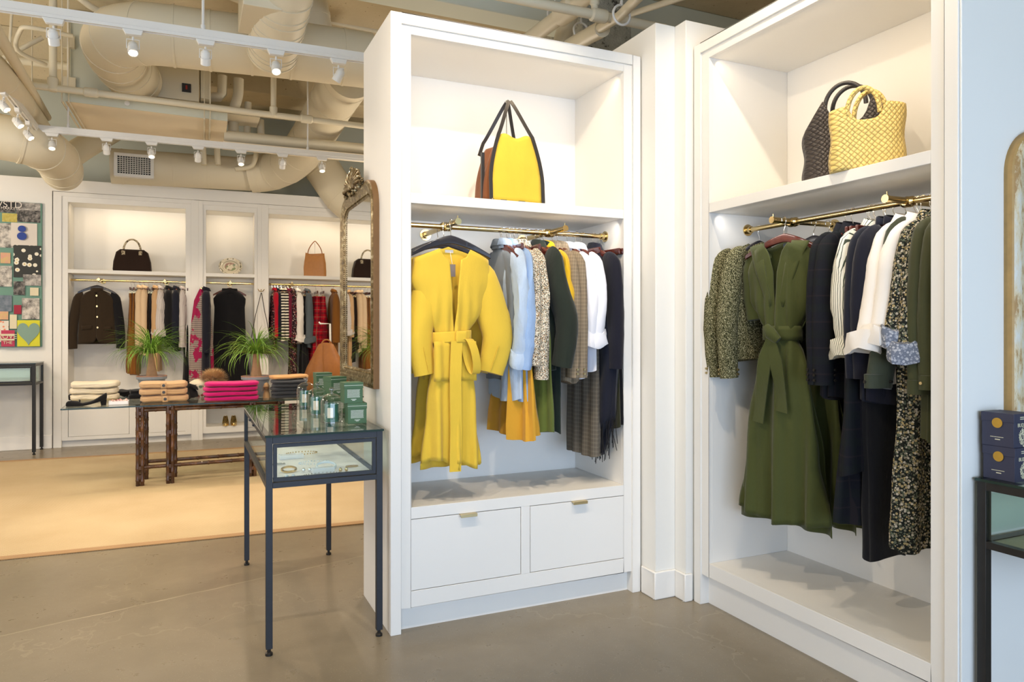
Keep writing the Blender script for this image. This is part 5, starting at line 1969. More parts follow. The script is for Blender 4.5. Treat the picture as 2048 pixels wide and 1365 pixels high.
# ------------------------------------------------------------------ far wall garments
RBY = RB_D


def hb_(px, off=-RBY):
    return atb(px, 0, off).x


def onbr(px, rz=A90, dz=0.0, doff=0.0):
    return BM @ RM(hb_(px), RBY + doff, rzb + dz, rz)


def far_hanger(px, lab, kind='wood', rz=A90, wood='dark_wood', doff=0):
    return hanger(onbr(px, rz, 0, doff), lab, kind, wood)


# dark jacket facing the room
def boxy_jacket(M4, label):
    r = G('wool_jacket', label, 'jacket', M4)
    m = F['brown_jkt']
    ZN, ZH = -.09, -.70
    xo = lerp_list([(0, .15), (.08, .225), (.25, .215), (1, .235)])
    for s in (-1, 1):
        xi = lerp_list([(0, .07), (.05, .03), (.12, .0), (.9, -.005), (1, .03)])
        p = MB()
        front_panel(p, lambda v: s * xi(v), lambda v: s * xo(v), ZN, .42, ZH, lambda x, u, v: -(.012 + .045 * max(0, 1 - u ** 2.2) ** .6) - .006 * sin(x * 30) * v - (.004 if s > 0 else 0), nu=12, nv=20, hemf=lambda u: .02 * (1 - u) ** 2)
        p.build('front_panel', m, r, smooth=80, solid=.004)
        sb = MB()
        sleeve(sb, [(s * .16, 0, -.18), (s * .225, 0, -.22), (s * .27, -.005, -.42), (s * .29, -.01, -.60), (s * .285, -.02, -.75)], [.05, .065, .062, .058, .052], [.03, .042, .04, .04, .035], n=14, wr=.06, seed=2 + s)
        sb.build('sleeve', F['black'] if s > 0 else m, r, smooth=70)
        MB().grid(lambda u, v: (s * .115 + (u - .5) * .13, -.056 - .004 * v, -.50 - v * .045 - .008 * u * s), 4, 2).build('pocket_flap', m, r, solid=.006)
    p = MB()
    front_panel(p, lambda v: -xo(v), lambda v: xo(v), ZN + .01, .42, ZH, lambda x, u, v: .03, nu=12, nv=10)
    p.build('back_panel', m, r, smooth=80, solid=.004)
    c = MB()
    c.loft([[(.075 * k * cos(a), -.012 + .045 * sin(a) * k, -.12 + dz) for a in [2 * pi * j / 20 for j in range(20)]] for dz, k in ((-.02, 1.1), (.03, .95))], False, False)
    c.build('collar', m, r, solid=.004, smooth=60)
    for k in range(4):
        MB().lathe([(0, 0), (.011, 0), (.011, .005), (0, .006)], 14).build('button', M['brass_dull'], r).matrix_local = Matrix.Translation((.004 + .004 * k, -.066, -.175 - k * .115)) @ Matrix.Rotation(A90, 4, 'X')
    return r


hanger(onbr(197, 0, 0, -.12), 'blue-grey hanger holding the dark jacket on the far wall', 'wood', 'black_hanger')
boxy_jacket(onbr(197, 0, 0, -.12) @ Matrix.Diagonal((.88, 1, 1.12, 1)), 'dark brown wool jacket with brass buttons facing out on the far wall')


def black_dress(M4, label):
    r = G('sleeveless_dress', label, 'dress', M4)
    m = F['black']
    ZN, ZH = -.075, -1.38
    xo = lerp_list([(0, .13), (.05, .185), (.12, .17), (.4, .18), (1, .25)])
    for nm_, sg in (('front_panel', -1), ('back_panel', 1)):
        p = MB()
        front_panel(p, lambda v: -xo(v), lambda v: xo(v), ZN, .35, ZH, lambda x, u, v: sg * (.008 + .045 * max(0, 1 - (abs(u - .5) * 2) ** 2.4)) + .018 * v * sin(x * 42), nu=26, nv=24)
        p.build(nm_, m, r, smooth=80, solid=.004)
    c = MB()
    c.loft([[(.085 * k * cos(a), .05 * sin(a) * k, -.12 + dz) for a in [2 * pi * j / 20 for j in range(20)]] for dz, k in ((-.02, 1.15), (.045, .95), (.05, 1.0), (.0, 1.1))], False, False)
    c.build('roll_collar', m, r, solid=.004, smooth=60)
    return r


hanger(onbr(459, 0, 0, -.12), 'brown hanger holding the black sleeveless dress on the far wall', 'wood', 'dark_wood')
black_dress(onbr(459, 0, 0, -.12) @ Matrix.Scale(1.08, 4), 'long black sleeveless dress with roll collar facing out on the narrow far wardrobe')

P_ = onbr
far = [
    # px, kind, label, material, params
    (263, 'b', 'toffee brown trousers, leftmost on the far rail right of the dark jacket', 'toffee', dict(length=.98, legs=True)),
    (270, 'b', 'second toffee brown trousers on the far rail, beside the first', 'toffee', dict(length=1.0)),
    (281, 't', 'sand coloured wool coat, the left of two on the far left rail', 'camel2', dict(length=.78, sleeve_len=.7, sl_a=.055, sl_b=.045)),
    (290, 't', 'sand coloured wool coat, the right of two on the far left rail', 'camel2', dict(length=.85, sleeve_len=.62, sl_a=.05, sl_b=.04)),
    (298, 'b', 'espresso brown velvet skirt on the far left rail', 'dk_brown', dict(length=.7)),
    (306, 'b', 'near black trousers on the far left rail behind the left plant', 'black', dict(length=.9)),
    (313, 't', 'camel coat hanging left of the pinstripe blouse on the far left rail', 'camel', dict(length=1.05, sleeve_len=.55)),
    (322, 't', 'grey pinstripe blouse with a turned cuff, left one on the far rail', 'pinstripe', dict(length=.62, sleeve_len=.50, sl_a=.07, sl_b=.065, cuff='roll', wr=.14)),
    (338, 't', 'black jacket, the left of two on the far left rail', 'black', dict(length=.75, sleeve_len=.62, sl_a=.06, sl_b=.05)),
    (353, 't', 'black jacket, the right of two on the far left rail', 'navy', dict(length=.80, sleeve_len=.6, sl_a=.06, sl_b=.05)),
    (366, 't', 'pale pinstripe blouse with a loose cuff at the right of the far left rail', 'pinstripe', dict(length=.7, sleeve_len=.66, sl_a=.055, sl_b=.045, wr=.14, cuff='plain')),
    (376, 'b', 'black trousers at the right end of the far left rail', 'black', dict(length=1.15)),
    (545, 'b', 'dark wine flowered skirt at the left end of the tartan rail', 'wine_floral', dict(length=.7)),
    (551, 't', 'crimson dress with dark jacket beside it at the left of the tartan rail', 'red_c', dict(length=.62, sleeve_len=.55, sl_b=.03)),
    (556, 't', 'navy jacket left of the hooped jersey on the far rail', 'navy2', dict(length=.6, sleeve_len=.58, sl_a=.05, sl_b=.04)),
    (563, 't', 'black and white hooped jersey, the left of two', 'hoops', dict(length=.62, sleeve_len=.60, sl_a=.055, sl_b=.034)),
    (571, 't', 'black and white hooped jersey, the right of two', 'hoops', dict(length=.62, sleeve_len=.58, sl_a=.055, sl_b=.034)),
    (577, 't', 'wine red jersey right of the hooped jerseys', 'wine', dict(length=.6, sleeve_len=.55, sl_a=.05, sl_b=.03)),
    (585, 't', 'dark wine flowered long dress on the far right rail', 'wine_floral', dict(length=1.2, sleeve_len=.62, sl_a=.05, sl_b=.045)),
    (596, 't', 'white shirt with frilled cuff on the far right rail', 'white_warm', dict(length=.72, sleeve_len=.58, sl_a=.06, sl_b=.055, cuff='roll', wr=.14)),
    (607, 'b', 'black trousers between the white and slate shirts on the far rail', 'black', dict(length=1.15)),
    (615, 't', 'slate chambray shirt with rolled cuff on the far right rail', 'slate', dict(length=.78, sleeve_len=.60, sl_a=.055, sl_b=.05, cuff='roll', wr=.12)),
    (632, 'b', 'red tartan long skirt on the far right rail', 'tartan', dict(length=1.15, w=.14, t=.05, hem_t=.12, fk=5)),
    (644, 'b', 'second red tartan skirt beside the toffee coat', 'tartan', dict(length=1.0, w=.14, t=.04, hem_t=.08, fk=5)),
    (668, 't', 'toffee brown coat beside the gilt mirror on the far rail', 'toffee', dict(length=1.1, sleeve_len=.62, sl_a=.06, sl_b=.06)),
]
F['red_c'] = fabric('crimson_wool', lin(176, 16, 40))
for k, (px, kd, lb, mt, kw) in enumerate(far):
    M4 = onbr(px)
    if kd == 'b':
        far_hanger(px, 'clip hanger above the ' + lb.split(',')[0].split(' on the')[0], 'clip')
        kw2 = dict(w=.15, hem_w=.19, t=.022, hem_t=.05, folds=.35, fk=4)
        kw2.update(kw)
        bottom_garment(M4, 'trousers' if 'trousers' in lb else 'skirt', 'trousers' if 'trousers' in lb else 'skirt', lb, F[mt], seed=60 + k, **kw2)
    else:
        far_hanger(px, 'wooden hanger inside the ' + lb.split(' on the far')[0].split(' at the')[0])
        kw2 = dict(t=.042, sleeve_len=.55, sl_a=.055, sl_b=.045, wr=.06)
        kw2.update(kw)
        wd_ = [w for w in ('jacket', 'coat', 'blouse', 'jersey', 'shirt', 'dress') if w in lb][0]
        top_garment(M4, wd_, wd_, lb, F[mt], seed=60 + k, **kw2)
# garments seen only in the mirror region of the rail continue right of the tartan
# scarf hung on the stile between the first two recesses
sx = atb(403, 0, .05).x
sc = thing('printed_scarf', 'magenta and grey printed scarf hung on the stile between two far wardrobes', 'scarf', M=BM @ RM(sx, -.05, atb(403, 578, .03).z))
b = MB()
rings = []
for z, w_, d_ in ((0, .02, .02), (-.03, .035, .03), (-.15, .085, .035), (-.4, .115, .04), (-.8, .14, .045), (-1.15, .145, .045), (-1.3, .13, .03)):
    rings.append([(w_ * cos(2 * pi * k / 28) * (1 + .05 * sin(5 * 2 * pi * k / 28)), d_ * sin(2 * pi * k / 28) * (1 + .25 * sin(7 * 2 * pi * k / 28)), z) for k in range(28)])
b.loft(rings)
b.build('cloth', F['magenta_print'], sc, smooth=60)
MB().cyl((0, .05, .0), (0, -.03, .0), .008, n=10).lathe([(0, 0), (.018, .004), (.018, .012), (0, .018)], 14, (0, -.03, 0)).build('wall_hook', M['gold'], sc)
# dark coat sleeve beside it
tag(sc, None, None)
top_garment(BM @ RM(atb(413, 0, .02).x, -.10, rzb - .02, A90) , 'coat', 'coat', 'navy coat hanging just right of the magenta scarf', F['navy2'], length=1.1, w=.16, t=.045, sleeve_len=.72, sl_a=.05, sl_b=.05, seed=91)
# crossbody bag on a brass hook on the second stile
hx_ = atb(522, 0, .02).x
hz_ = atb(522, 586, .02).z
cb = thing('crossbody_bag', 'small black crossbody bag on a long cord, hung behind the right plant', 'bag', M=BM @ RM(hx_, -.03, hz_))
MB().tube([(0, -.01, 0), (-.07, -.01, -.30), (-.125, -.015, -.62)], .005, 6).tube([(.005, -.01, 0), (.045, -.01, -.25), (.07, -.01, -.36), (.115, -.015, -.63)], .005, 6).build('cord', F['leather_black'], cb)
b = MB()
b.prism([(-.15, -.70), (.15, -.70), (.14, -.63), (.10, -.60), (-.10, -.60), (-.14, -.63)], 'y', -.05, .0)
b.prism([(-.15, -.70), (.15, -.70), (.15, -.80), (-.15, -.80)], 'y', -.05, .0)
b.build('pouch', F['leather_black'], cb, bevel=.01)
hk_ = MB()
for a in (-.9, 0, .9):
    hk_.tube([(0, .02, 0), (.03 * sin(a), -.03, .0 + .01 * cos(a)), (.05 * sin(a), -.045, .03)], .005, 8)
tag(hk_.build('coat_hook', M['brass'], M=BM @ RM(hx_, -.012, hz_ + .015)), 'brass three-armed hook on the second far stile, the cord of the crossbody bag on it', 'hook')

# white tubular garment stand near the tartan skirts
st_ = thing('garment_stand', 'thin white tubular stand in front of the tartan skirts', 'stand', M=RM(*[aty(660, 0, 8.8).x, 8.8, 0]))
sx0 = 0
zA = aty(660, 648, 8.8).z
xl = aty(641, 648, 8.8).x - aty(660, 0, 8.8).x
MB().tube([(.02, 0, 0), (.02, 0, .4), (.0, 0, zA), (xl, 0, zA)], .012, 8).build('tube', M['track'], st_)
MB().lathe([(0, 0), (.14, 0), (.14, .012), (0, .016)], 24, (.02, 0, .0)).build('base', M['track'], st_)
MB().cyl((xl, 0, zA), (xl - .02, 0, zA + .02), .01, n=8).build('tip', M['track'], st_)

# ------------------------------------------------------------------ bamboo table with glass top
TZ = .750
tA = atz(121, 818.5, TZ)
tdir = math.atan2(atz(489, 803, TZ).y - tA.y, atz(489, 803, TZ).x - tA.x)
TMX = RM(tA.x, tA.y, 0, tdir)
TMI = TMX.inverted()


def tloc(px, py, z=TZ):
    return TMI @ atz(px, py, z)


t = NT('dark_bamboo', .35)
o_ = t.xyz()
t.color(t.ramp(t.noise(14, 4, t.co((1, 1, .5)), rough=.7), [(.3, lin(38, 20, 10)), (.55, lin(78, 46, 24)), (.75, lin(128, 86, 48))]))
t.p.inputs['Coat Weight'].default_value = .3
F['bamboo'] = t.m


def bamboo(mb, p0, p1, r, step=.13, seed=0):
    p0, p1 = Vector(p0), Vector(p1)
    L = (p1 - p0).length
    rg = rnd(seed)
    pts, rs = [], []
    z = 0
    pts.append(p0)
    rs.append(r)
    z = rg.uniform(.03, step)
    while z < L - .02:
        for dz, k in ((-.010, 1.0), (-.004, 1.16), (.004, 1.16), (.010, 1.0)):
            pts.append(p0.lerp(p1, (z + dz) / L))
            rs.append(r * k)
        z += step * rg.uniform(.8, 1.2)
    pts.append(p1)
    rs.append(r)
    mb.tube(pts, rs, 10)
    return mb


tbl = thing('bamboo_table', 'dark bamboo table with a long glass top on the sisal rug', 'table', M=TMX)
TL, TW = 2.75, 1.05
tp = MB().box(0, 0, TZ - .012, TL, TW, TZ).build('glass_top', M['glass_top'], tbl, smooth=0)
MB().box(0, -.001, TZ - .012, TL, 0, TZ - .001).box(-.001, 0, TZ - .012, 0, TW, TZ - .001).build('polished_edge', M['glass_edge'], tp)
legs = [(281, 979, 4), (342, 979, 4)]
pA = TMI @ atz(280, 975, 0)
pB = TMI @ atz(341, 976, 0)
pC = TMI @ atz(512, 965, 0)


def leg_cluster(x, y, seed, n=4):
    lg = MB()
    r0 = .0155
    offs = [(-.018, -.018), (.018, -.018), (-.018, .018), (.018, .018)]
    for k, (dx, dy) in enumerate(offs[:n]):
        bamboo(lg, (x + dx, y + dy, 0), (x + dx, y + dy, TZ - .014), r0 * 1.1, .12, seed * 7 + k)
    lo = lg.build('leg', F['bamboo'], tbl, smooth=60)
    w_ = MB()
    for z in (.09, .17, .48, .66, .72):
        w_.loft([[(x + .037 * cos(a) * k, y + .037 * sin(a) * k, z + dz) for a in [2 * pi * j / 16 for j in range(16)]] for dz, k in ((-.016, 1), (.016, 1))])
    w_.build('cane_wrap', F['bamboo'], lo, smooth=60)


y1 = pA.y + .03
dyk = .30
ends = [(pA.x, 1), (pB.x, 2), (pC.x, 3), (pC.x + .26, 4)]
for x, sd in ends:
    leg_cluster(x, y1, sd)
    leg_cluster(x + .03, y1 + dyk, sd + 10)
ap = MB()
for z in (TZ - .035, TZ - .065):
    for yy in (y1, y1 + dyk):
        bamboo(ap, (pA.x, yy, z), (pC.x + .26, yy, z), .016, .16, int(z * 100))
for x, sd in ends:
    bamboo(ap, (x, y1, TZ - .035), (x + .03, y1 + dyk, TZ - .035), .015, .12, sd)
ap.build('apron', F['bamboo'], tbl, smooth=60)
for yy, sd in ((y1, 1), (y1 + dyk, 2)):
    bamboo(MB(), (0, 0, 0), (0, 0, 1), .01)
    s_ = MB()
    bamboo(s_, (pA.x + .02, yy, .17), (pC.x + .26, yy, .17), .017, .22, sd)
    s_.build('stretcher', F['bamboo'], tbl, smooth=60)


def folded(M4, label, mt, w, d, h, seed, group, buttons=False, name='sweater', cat='sweater', rough=0.0):
    """a folded knit: a soft slab with a rolled front edge split by the fold"""
    r = thing(name, label, cat, M=M4, group=group)
    b = MB()
    N, K = 22, 28
    rings = []
    for i in range(N + 1):
        u = i / N
        x = (u - .5) * w
        edge = (1 - abs(2 * u - 1) ** 11) ** .5
        ring = []
        for k in range(K):
            a = 2 * pi * k / K
            c, s_ = cos(a), sin(a)
            e_ = 2.8
            q = (abs(c) ** e_ + abs(s_) ** e_) ** (-1 / e_)
            y = d / 2 * q * c
            z = h / 2 * q * s_
            z += h * .05 * sin(x * 16 + seed) * (1 if s_ > 0 else .5)
            # the fold crease in the front edge
            if c < -.8:
                y += h * .12 * math.exp(-(s_ / .18) ** 2)
            nn = mnoise.noise(Vector((x * 12 + seed * 3, y * 12, z * 30)))
            z += h * (.06 + rough) * nn
            y += h * (.10 + rough) * nn
            ring.append((x * (1 if abs(x) < w * .4 else 1 + .02 * nn), y * (.25 + .75 * edge), h / 2 + z * (.55 + .45 * edge)))
        rings.append(ring)
    b.loft(rings)
    b.build('knit', mt, r, smooth=70)
    if buttons:
        p = MB()
        p.grid(lambda u, v: ((u - .5) * .045 + .0, -d / 2 - .004 - .006 * sin(pi * v) - .0, h * (.08 + .84 * v)), 3, 6)
        po = p.build('placket', mt, r, smooth=70, solid=.004)
        MB().lathe([(0, 0), (.013, 0), (.013, .005), (0, .006)], 14).build('button', F['leather_black'], r).matrix_local = Matrix.Translation((0, -d / 2 - .012, h * .5)) @ Matrix.Rotation(A90, 4, 'X')
    return r


def stack(px, py, zc, w, d, h, n, mt, labels, seed, group, rz=0.0, **kw):
    p = atz(px, py, TZ)
    p.y += d / 2
    for i in range(n):
        folded(RM(p.x + .006 * sin(i * 2.1 + seed), p.y + .004 * cos(i * 3 + seed), TZ + i * h * .93 + .001, tdir + rz + .02 * sin(i + seed)), labels[i], mt, w, d, h, seed + i, group, **kw)


nth = ['bottom', 'second from the bottom', 'third from the bottom', 'fourth from the bottom', 'fifth from the bottom', 'top']
stack(187, 803, 0, .40, .28, .062, 3, F['ivory_knit'], ['folded ivory boucle sweater, %s of the pile at the table’s left end' % q for q in ('bottom', 'middle', 'top')], 3, 'ivory sweaters on the bamboo table', rough=.10)
stack(327, 806, 0, .40, .27, .066, 3, F['beige_knit'], ['folded beige cardigan with dark buttons, %s of the pile before the left plant' % q for q in ('bottom', 'middle', 'top')], 8, 'beige cardigans on the bamboo table', buttons=True)
stack(464, 803.5, 0, .475, .28, .047, 4, F['magenta'], ['folded magenta sweater, %s of the pile' % q for q in ('bottom', 'second from bottom', 'third from bottom', 'top')], 14, 'magenta sweaters on the bamboo table')
stack(582, 798, 0, .335, .26, .037, 5, F['charcoal_knit'], ['folded charcoal sweater, %s of the dark pile' % q for q in ('bottom', 'second from bottom', 'third from bottom', 'fourth from bottom', 'top')], 20, 'charcoal sweaters on the bamboo table')
p = atz(582, 798, TZ)
folded(RM(p.x, p.y + .17, TZ + .182, tdir + .1), 'folded tan sweater lying on the charcoal pile', F['tan_knit'], .36, .25, .04, 31, None)

# small things on the table
p = atz(168, 812, TZ)
pump(RM(atz(214, 811, TZ).x, atz(200, 811, TZ).y, TZ, tdir + pi + .05), 'black suede pump lying at the left end of the glass table, before the ivory sweaters', F['black'], .05, .34 * .92, 'pump_shoe', bow=True)
p = atz(217, 811, TZ)
r = thing('keepsake_box', 'small white tray of pink rosette jewellery on the glass table, right of the black pump', 'tray', M=RM(p.x, p.y, TZ, tdir))
MB().box(0, 0, 0, .155, .11, .004).box(0, 0, 0, .155, .005, .032).box(0, .105, 0, .155, .11, .032).box(0, 0, 0, .005, .11, .032).box(.150, 0, 0, .155, .11, .032).build('tray', F['white'], r)
fl = MB()
rg = rnd(4)
for k in range(34):
    s = rg.uniform(.006, .012)
    fl.lathe([(0, -s), (s * .8, -s * .5), (s, 0), (s * .8, s * .5), (0, s)], 7, (rg.uniform(.015, .14), rg.uniform(.015, .095), .03 + rg.uniform(-.005, .008)))
fl.build('rosettes', floral('pink_white_rosette', lin(220, 200, 190), [lin(190, 110, 120), lin(226, 214, 200), lin(120, 60, 60)], 50, .6), r)
p = atz(268, 803, TZ)
for k, lb in enumerate(('folded black gloves, bottom of the small pile beside the beige cardigans', 'folded black scarf on top of the small black pile beside the beige cardigans')):
    folded(RM(p.x, p.y + .25, TZ + k * .045, tdir + .1 * k), lb, F['black'], .125 - .02 * k, .14, .045, 50 + k, None, name='folded_scarf', cat='scarf', rough=.1)
p = atz(240, 797, TZ)
folded(RM(p.x, p.y + .28, TZ, tdir), 'crumpled black scarf behind the right side of the ivory sweaters', F['black'], .17, .14, .065, 61, None, name='black_scarf', cat='scarf', rough=.25)
p = atz(146, 803, TZ)
folded(RM(p.x, p.y + .22, TZ, tdir), 'crumpled black scarf behind the left side of the ivory sweaters', F['black'], .13, .14, .055, 62, None, name='black_scarf', cat='scarf', rough=.25)
p = atz(382, 800, TZ)
folded(RM(p.x + .0, p.y + .25, TZ, tdir + .4), 'black ruffled scarf between the beige cardigans and the bowl', F['black'], .09, .12, .13, 63, None, name='black_scarf', cat='scarf', rough=.35)
# painted bowl with ivory hat and fur pompom
p = atz(402, 797, TZ)
bwl = thing('painted_bowl', 'painted china bowl between the beige and magenta piles', 'bowl', M=RM(p.x, p.y + .2, TZ))
MB().lathe([(0, 0), (.06, 0), (.065, .01), (.10, .06), (.115, .115), (.112, .117), (.095, .06), (.055, .015), (0, .012)], 32).build('bowl', floral('painted_flower_china', lin(216, 208, 192), [lin(160, 90, 84), lin(110, 130, 110)], 22, .45), bwl, smooth=60)
hat = thing('knit_hat', 'ivory knit hat lying in the painted bowl', 'hat', M=RM(p.x - .01, p.y + .2, TZ + .07))
MB().lathe([(0, 0), (.07, .01), (.098, .04), (.09, .075), (.05, .098), (0, .105)], 28).build('hat_crown', F['ivory_knit'], hat, smooth=60)


def fur(mb, c, R, n, L, seed, squash=.8):
    rg = rnd(seed)
    for k in range(n):
        z = rg.uniform(-.3, 1)
        a = rg.uniform(0, 2 * pi)
        q = math.sqrt(max(0, 1 - z * z))
        dx, dy, dz = q * cos(a), q * sin(a), z
        p0 = Vector((c[0] + R * dx * .7, c[1] + R * dy * .7, c[2] + R * dz * .7 * squash))
        p1 = p0 + Vector((dx + rg.uniform(-.4, .4), dy + rg.uniform(-.4, .4), dz * squash + rg.uniform(-.4, .3))) * L
        s = .004
        side = Vector((-dy, dx, 0)) * s
        mb.add([p0 - side, p0 + side, p1], [(0, 1, 2)])


fo = thing('fur_hat', 'fluffy tan fur pompom hat behind the magenta sweaters', 'hat', M=RM(atz(428, 797, TZ).x, atz(428, 797, TZ).y + .25, TZ + .02))
MB().lathe([(0, 0), (.09, 0), (.10, .06), (.07, .12), (0, .14)], 20).build('crown', F['tan_knit'], fo, smooth=60)
b = MB()
fur(b, (0, 0, .15), .12, 2200, .06, 7)
b.build('fur', fabric('tan_fur', lin(222, 184, 132), var=.3), fo, smooth=0)

# ponytail palms
F['leaf'] = None
t = NT('palm_leaf', .5)
t.color(t.ramp(t.noise(7, 2), [(.3, lin(74, 124, 36)), (.6, lin(124, 164, 58)), (.8, lin(176, 194, 98))]))
t.p.inputs['Subsurface Weight'].default_value = 0
F['leaf'] = t.m
F['trunk'] = plain('palm_trunk', lin(158, 124, 92), .8, 0, .25)
F['zinc'] = plain('blue_glazed_pot', lin(142, 150, 160), .5, 0, .12)
F['terracotta'] = plain('worn_pot_rim', lin(168, 128, 108), .7, 0, .2)


def palm(M4, label, seed, trunk_h, n=230, lean=0.0, pot_h=.19):
    r = thing('ponytail_palm', label, 'plant', M=M4)
    po = MB().lathe([(0, 0), (.085, 0), (.09, .01), (.125, pot_h - .035), (.127, pot_h - .03), (.140, pot_h - .028), (.142, pot_h), (.128, pot_h + .001), (.122, pot_h - .03), (0, pot_h - .03)], 36).build('pot', F['zinc'], r, smooth=40)
    MB().tube([(.136 * cos(2 * pi * k / 36), .136 * sin(2 * pi * k / 36), pot_h) for k in range(36)], .007, 6, closed=True).build('rim', F['terracotta'], po)
    MB().lathe([(0, pot_h - .03), (.122, pot_h - .028), (0, pot_h - .02)], 24).build('soil', F['dk_brown'], po)
    zt = pot_h + trunk_h
    MB().tube([(0, 0, pot_h - .04), (0, 0, pot_h + .02), (lean * .5, 0, pot_h + trunk_h * .5), (lean, 0, zt)], [.055, .052, .036, .026], 14).build('trunk', F['trunk'], r, smooth=60)
    rg = rnd(seed)
    lf = MB()
    for k in range(n):
        a = rg.uniform(0, 2 * pi)
        el = rg.uniform(.35, 1.5)
        L = rg.uniform(.32, .56)
        droop = rg.uniform(.45, 1.15)
        w_ = rg.uniform(.0035, .0060)
        p0 = Vector((lean, 0, zt - .02))
        dirh = Vector((cos(a), sin(a), 0))
        pts = []
        N = 8
        for i in range(N + 1):
            u = i / N
            ang = el - droop * 2.2 * u ** 1.4
            if i == 0:
                q = p0.copy()
            else:
                q = pts[-1] + (dirh * cos(ang) + Vector((0, 0, sin(ang)))) * (L / N)
            pts.append(q)
        side = Vector((-sin(a), cos(a), 0))
        vs = []
        for i, q in enumerate(pts):
            ww = w_ * (1 - (i / N) ** 2 * .9)
            tw = side
            vs += [q - tw * ww + Vector((0, 0, ww * .6)), q + tw * ww + Vector((0, 0, ww * .6)), q]
        fs = []
        for i in range(N):
            b0, b1 = i * 3, (i + 1) * 3
            fs += [(b0, b0 + 2, b1 + 2, b1), (b0 + 2, b0 + 1, b1 + 1, b1 + 2)]
        lf.add(vs, fs)
    lf.build('foliage', F['leaf'], r, smooth=0)
    return r


p = atz(303, 791, TZ)
palm(RM(p.x, p.y + .05, TZ), 'ponytail palm in a blue-grey pot behind the beige cardigans', 5, .24, 210, -.01)
p = atz(512, 793, TZ)
palm(RM(p.x, p.y - .02, TZ), 'ponytail palm in a blue-grey pot between the magenta and charcoal piles', 9, .23, 190, .0, .2)
# raffia tassel ornament between the pot and the dark pile
p = atz(535, 798, TZ)
orn = thing('raffia_ornament', 'gold raffia ornament standing between the right pot and the charcoal sweaters', 'ornament', M=RM(p.x, p.y + .1, TZ))
MB().lathe([(0, 0), (.035, 0), (.028, .05), (.012, .09), (.03, .11), (.02, .14), (0, .15)], 16).build('cone', F['camel'], orn)
b = MB()
fur(b, (0, 0, .08), .03, 260, .035, 3)
b.build('fringe', F['camel'], orn, smooth=0)
# brown backpack hanging behind the green boxes
p = aty(652, 745, 7.9)
bp = thing('slouchy_bag', 'large cognac leather bucket bag behind the green boxes', 'bag', M=RM(p.x, 7.9, TZ))
b = MB()
bag_body(b, .50, .26, .50, .16, .10, top_dip=-.02, seed=8, expo=2.4, bulge=.22)
b.build('body', F['leather_brown'], bp, smooth=70)
MB().tube([(-.05, -.12, .50), (-.06, -.17, .35), (-.05, -.19, .15), (-.04, -.17, .0)], .014, 8, flat=.4).build('strap', F['leather_brown'], bp)
hbm = MB()
arc_handle(hbm, -.05, .06, 0, .48, .07, .009)
hbm.build('handle', F['leather_brown'], bp)

# ------------------------------------------------------------------ track lights
TRZ = 3.20


def track(p0, p1, label, drops=()):
    r = thing('light_track', label, 'light track', loc=(0, 0, 0))
    p0, p1 = Vector(p0), Vector(p1)
    d = (p1 - p0).normalized()
    n = Vector((-d.y, d.x, 0)) * .019
    b = MB()
    b.loft([[p + n * k + Vector((0, 0, z)) for k, z in ((-1, -.03), (-1, -.012), (-1.15, -.010), (-1.15, .03), (1.15, .03), (1.15, -.010), (1, -.012), (1, -.03), (.4, -.03), (.4, -.02), (-.4, -.02), (-.4, -.03))] for p in (p0, p1)])
    b.build('channel', M['track'], r, smooth=30)
    for t_ in drops:
        q = p0.lerp(p1, t_)
        MB().cyl(q + Vector((0, 0, .03)), (q.x, q.y, ZC), .008, n=8).cyl(q + Vector((0, 0, .03)), q + Vector((0, 0, .06)), .014, n=10).build('drop_rod', M['track'], r)
    return r


def spot_head(pos, along, aim, label, power=45, size=70, on=True, group=None, color=WARM, blend=.5):
    """adapter box under the track, a yoke and a cylindrical head pointing along aim"""
    pos = Vector(pos)
    aim = Vector(aim).normalized()
    r = thing('track_spotlight', label, 'spotlight', loc=tuple(pos), rz=math.atan2(along.y, along.x), group=group)
    r.rotation_euler = (0, 0, 0)
    ang = math.atan2(along.y, along.x)
    R = Matrix.Rotation(ang, 4, 'Z')
    ad = MB()
    ad.prism([(-.055, -.03), (.055, -.03), (.045, -.060), (-.038, -.060)], 'y', -.017, .017)
    ad.v = [tuple(R @ Vector(v)) for v in ad.v]
    ad.build('adapter', M['track'], r, bevel=.003)
    c = Vector((0, 0, -.140))
    y = MB()
    e = R @ Vector((.033, 0, 0))
    top = Vector((0, 0, -.07))
    y.tube([c + e, Vector((e.x, e.y, -.085)), Vector((-e.x, -e.y, -.085)), c - e], .003, 6)
    y.cyl(top, (0, 0, -.09), .006, n=8)
    y.build('yoke', M['track'], r)
    up = aim
    h0, h1 = c - aim * .036, c + aim * .036
    hb2 = MB()
    hb2.tube([h0 - aim * .018, h0 - aim * .006, h0, c - aim * .012, c - aim * .012, c - aim * .006, c - aim * .006, h1, h1, h1 - aim * .004], [.010, .022, .026, .028, .025, .025, .029, .029, .025, .023], 20)
    hd = hb2.build('lamp_head', M['track'], r, smooth=40)
    MB().tube([h1 - aim * .003, h1 - aim * .001], [.0245, .0245], 20).build('lens', M['lamp'] if on else M['track'], hd)
    if on:
        l = bpy.data.lights.new('spot', 'SPOT')
        l.energy = power
        l.color = color
        l.spot_size = math.radians(size)
        l.spot_blend = blend
        l.shadow_soft_size = .03
        o = bpy.data.objects.new('spot', l)
        COL.objects.link(o)
        o.location = pos + h1 + aim * .006
        o.rotation_mode = 'QUATERNION'
        o.rotation_quaternion = aim.to_track_quat('-Z', 'Y')
    return r


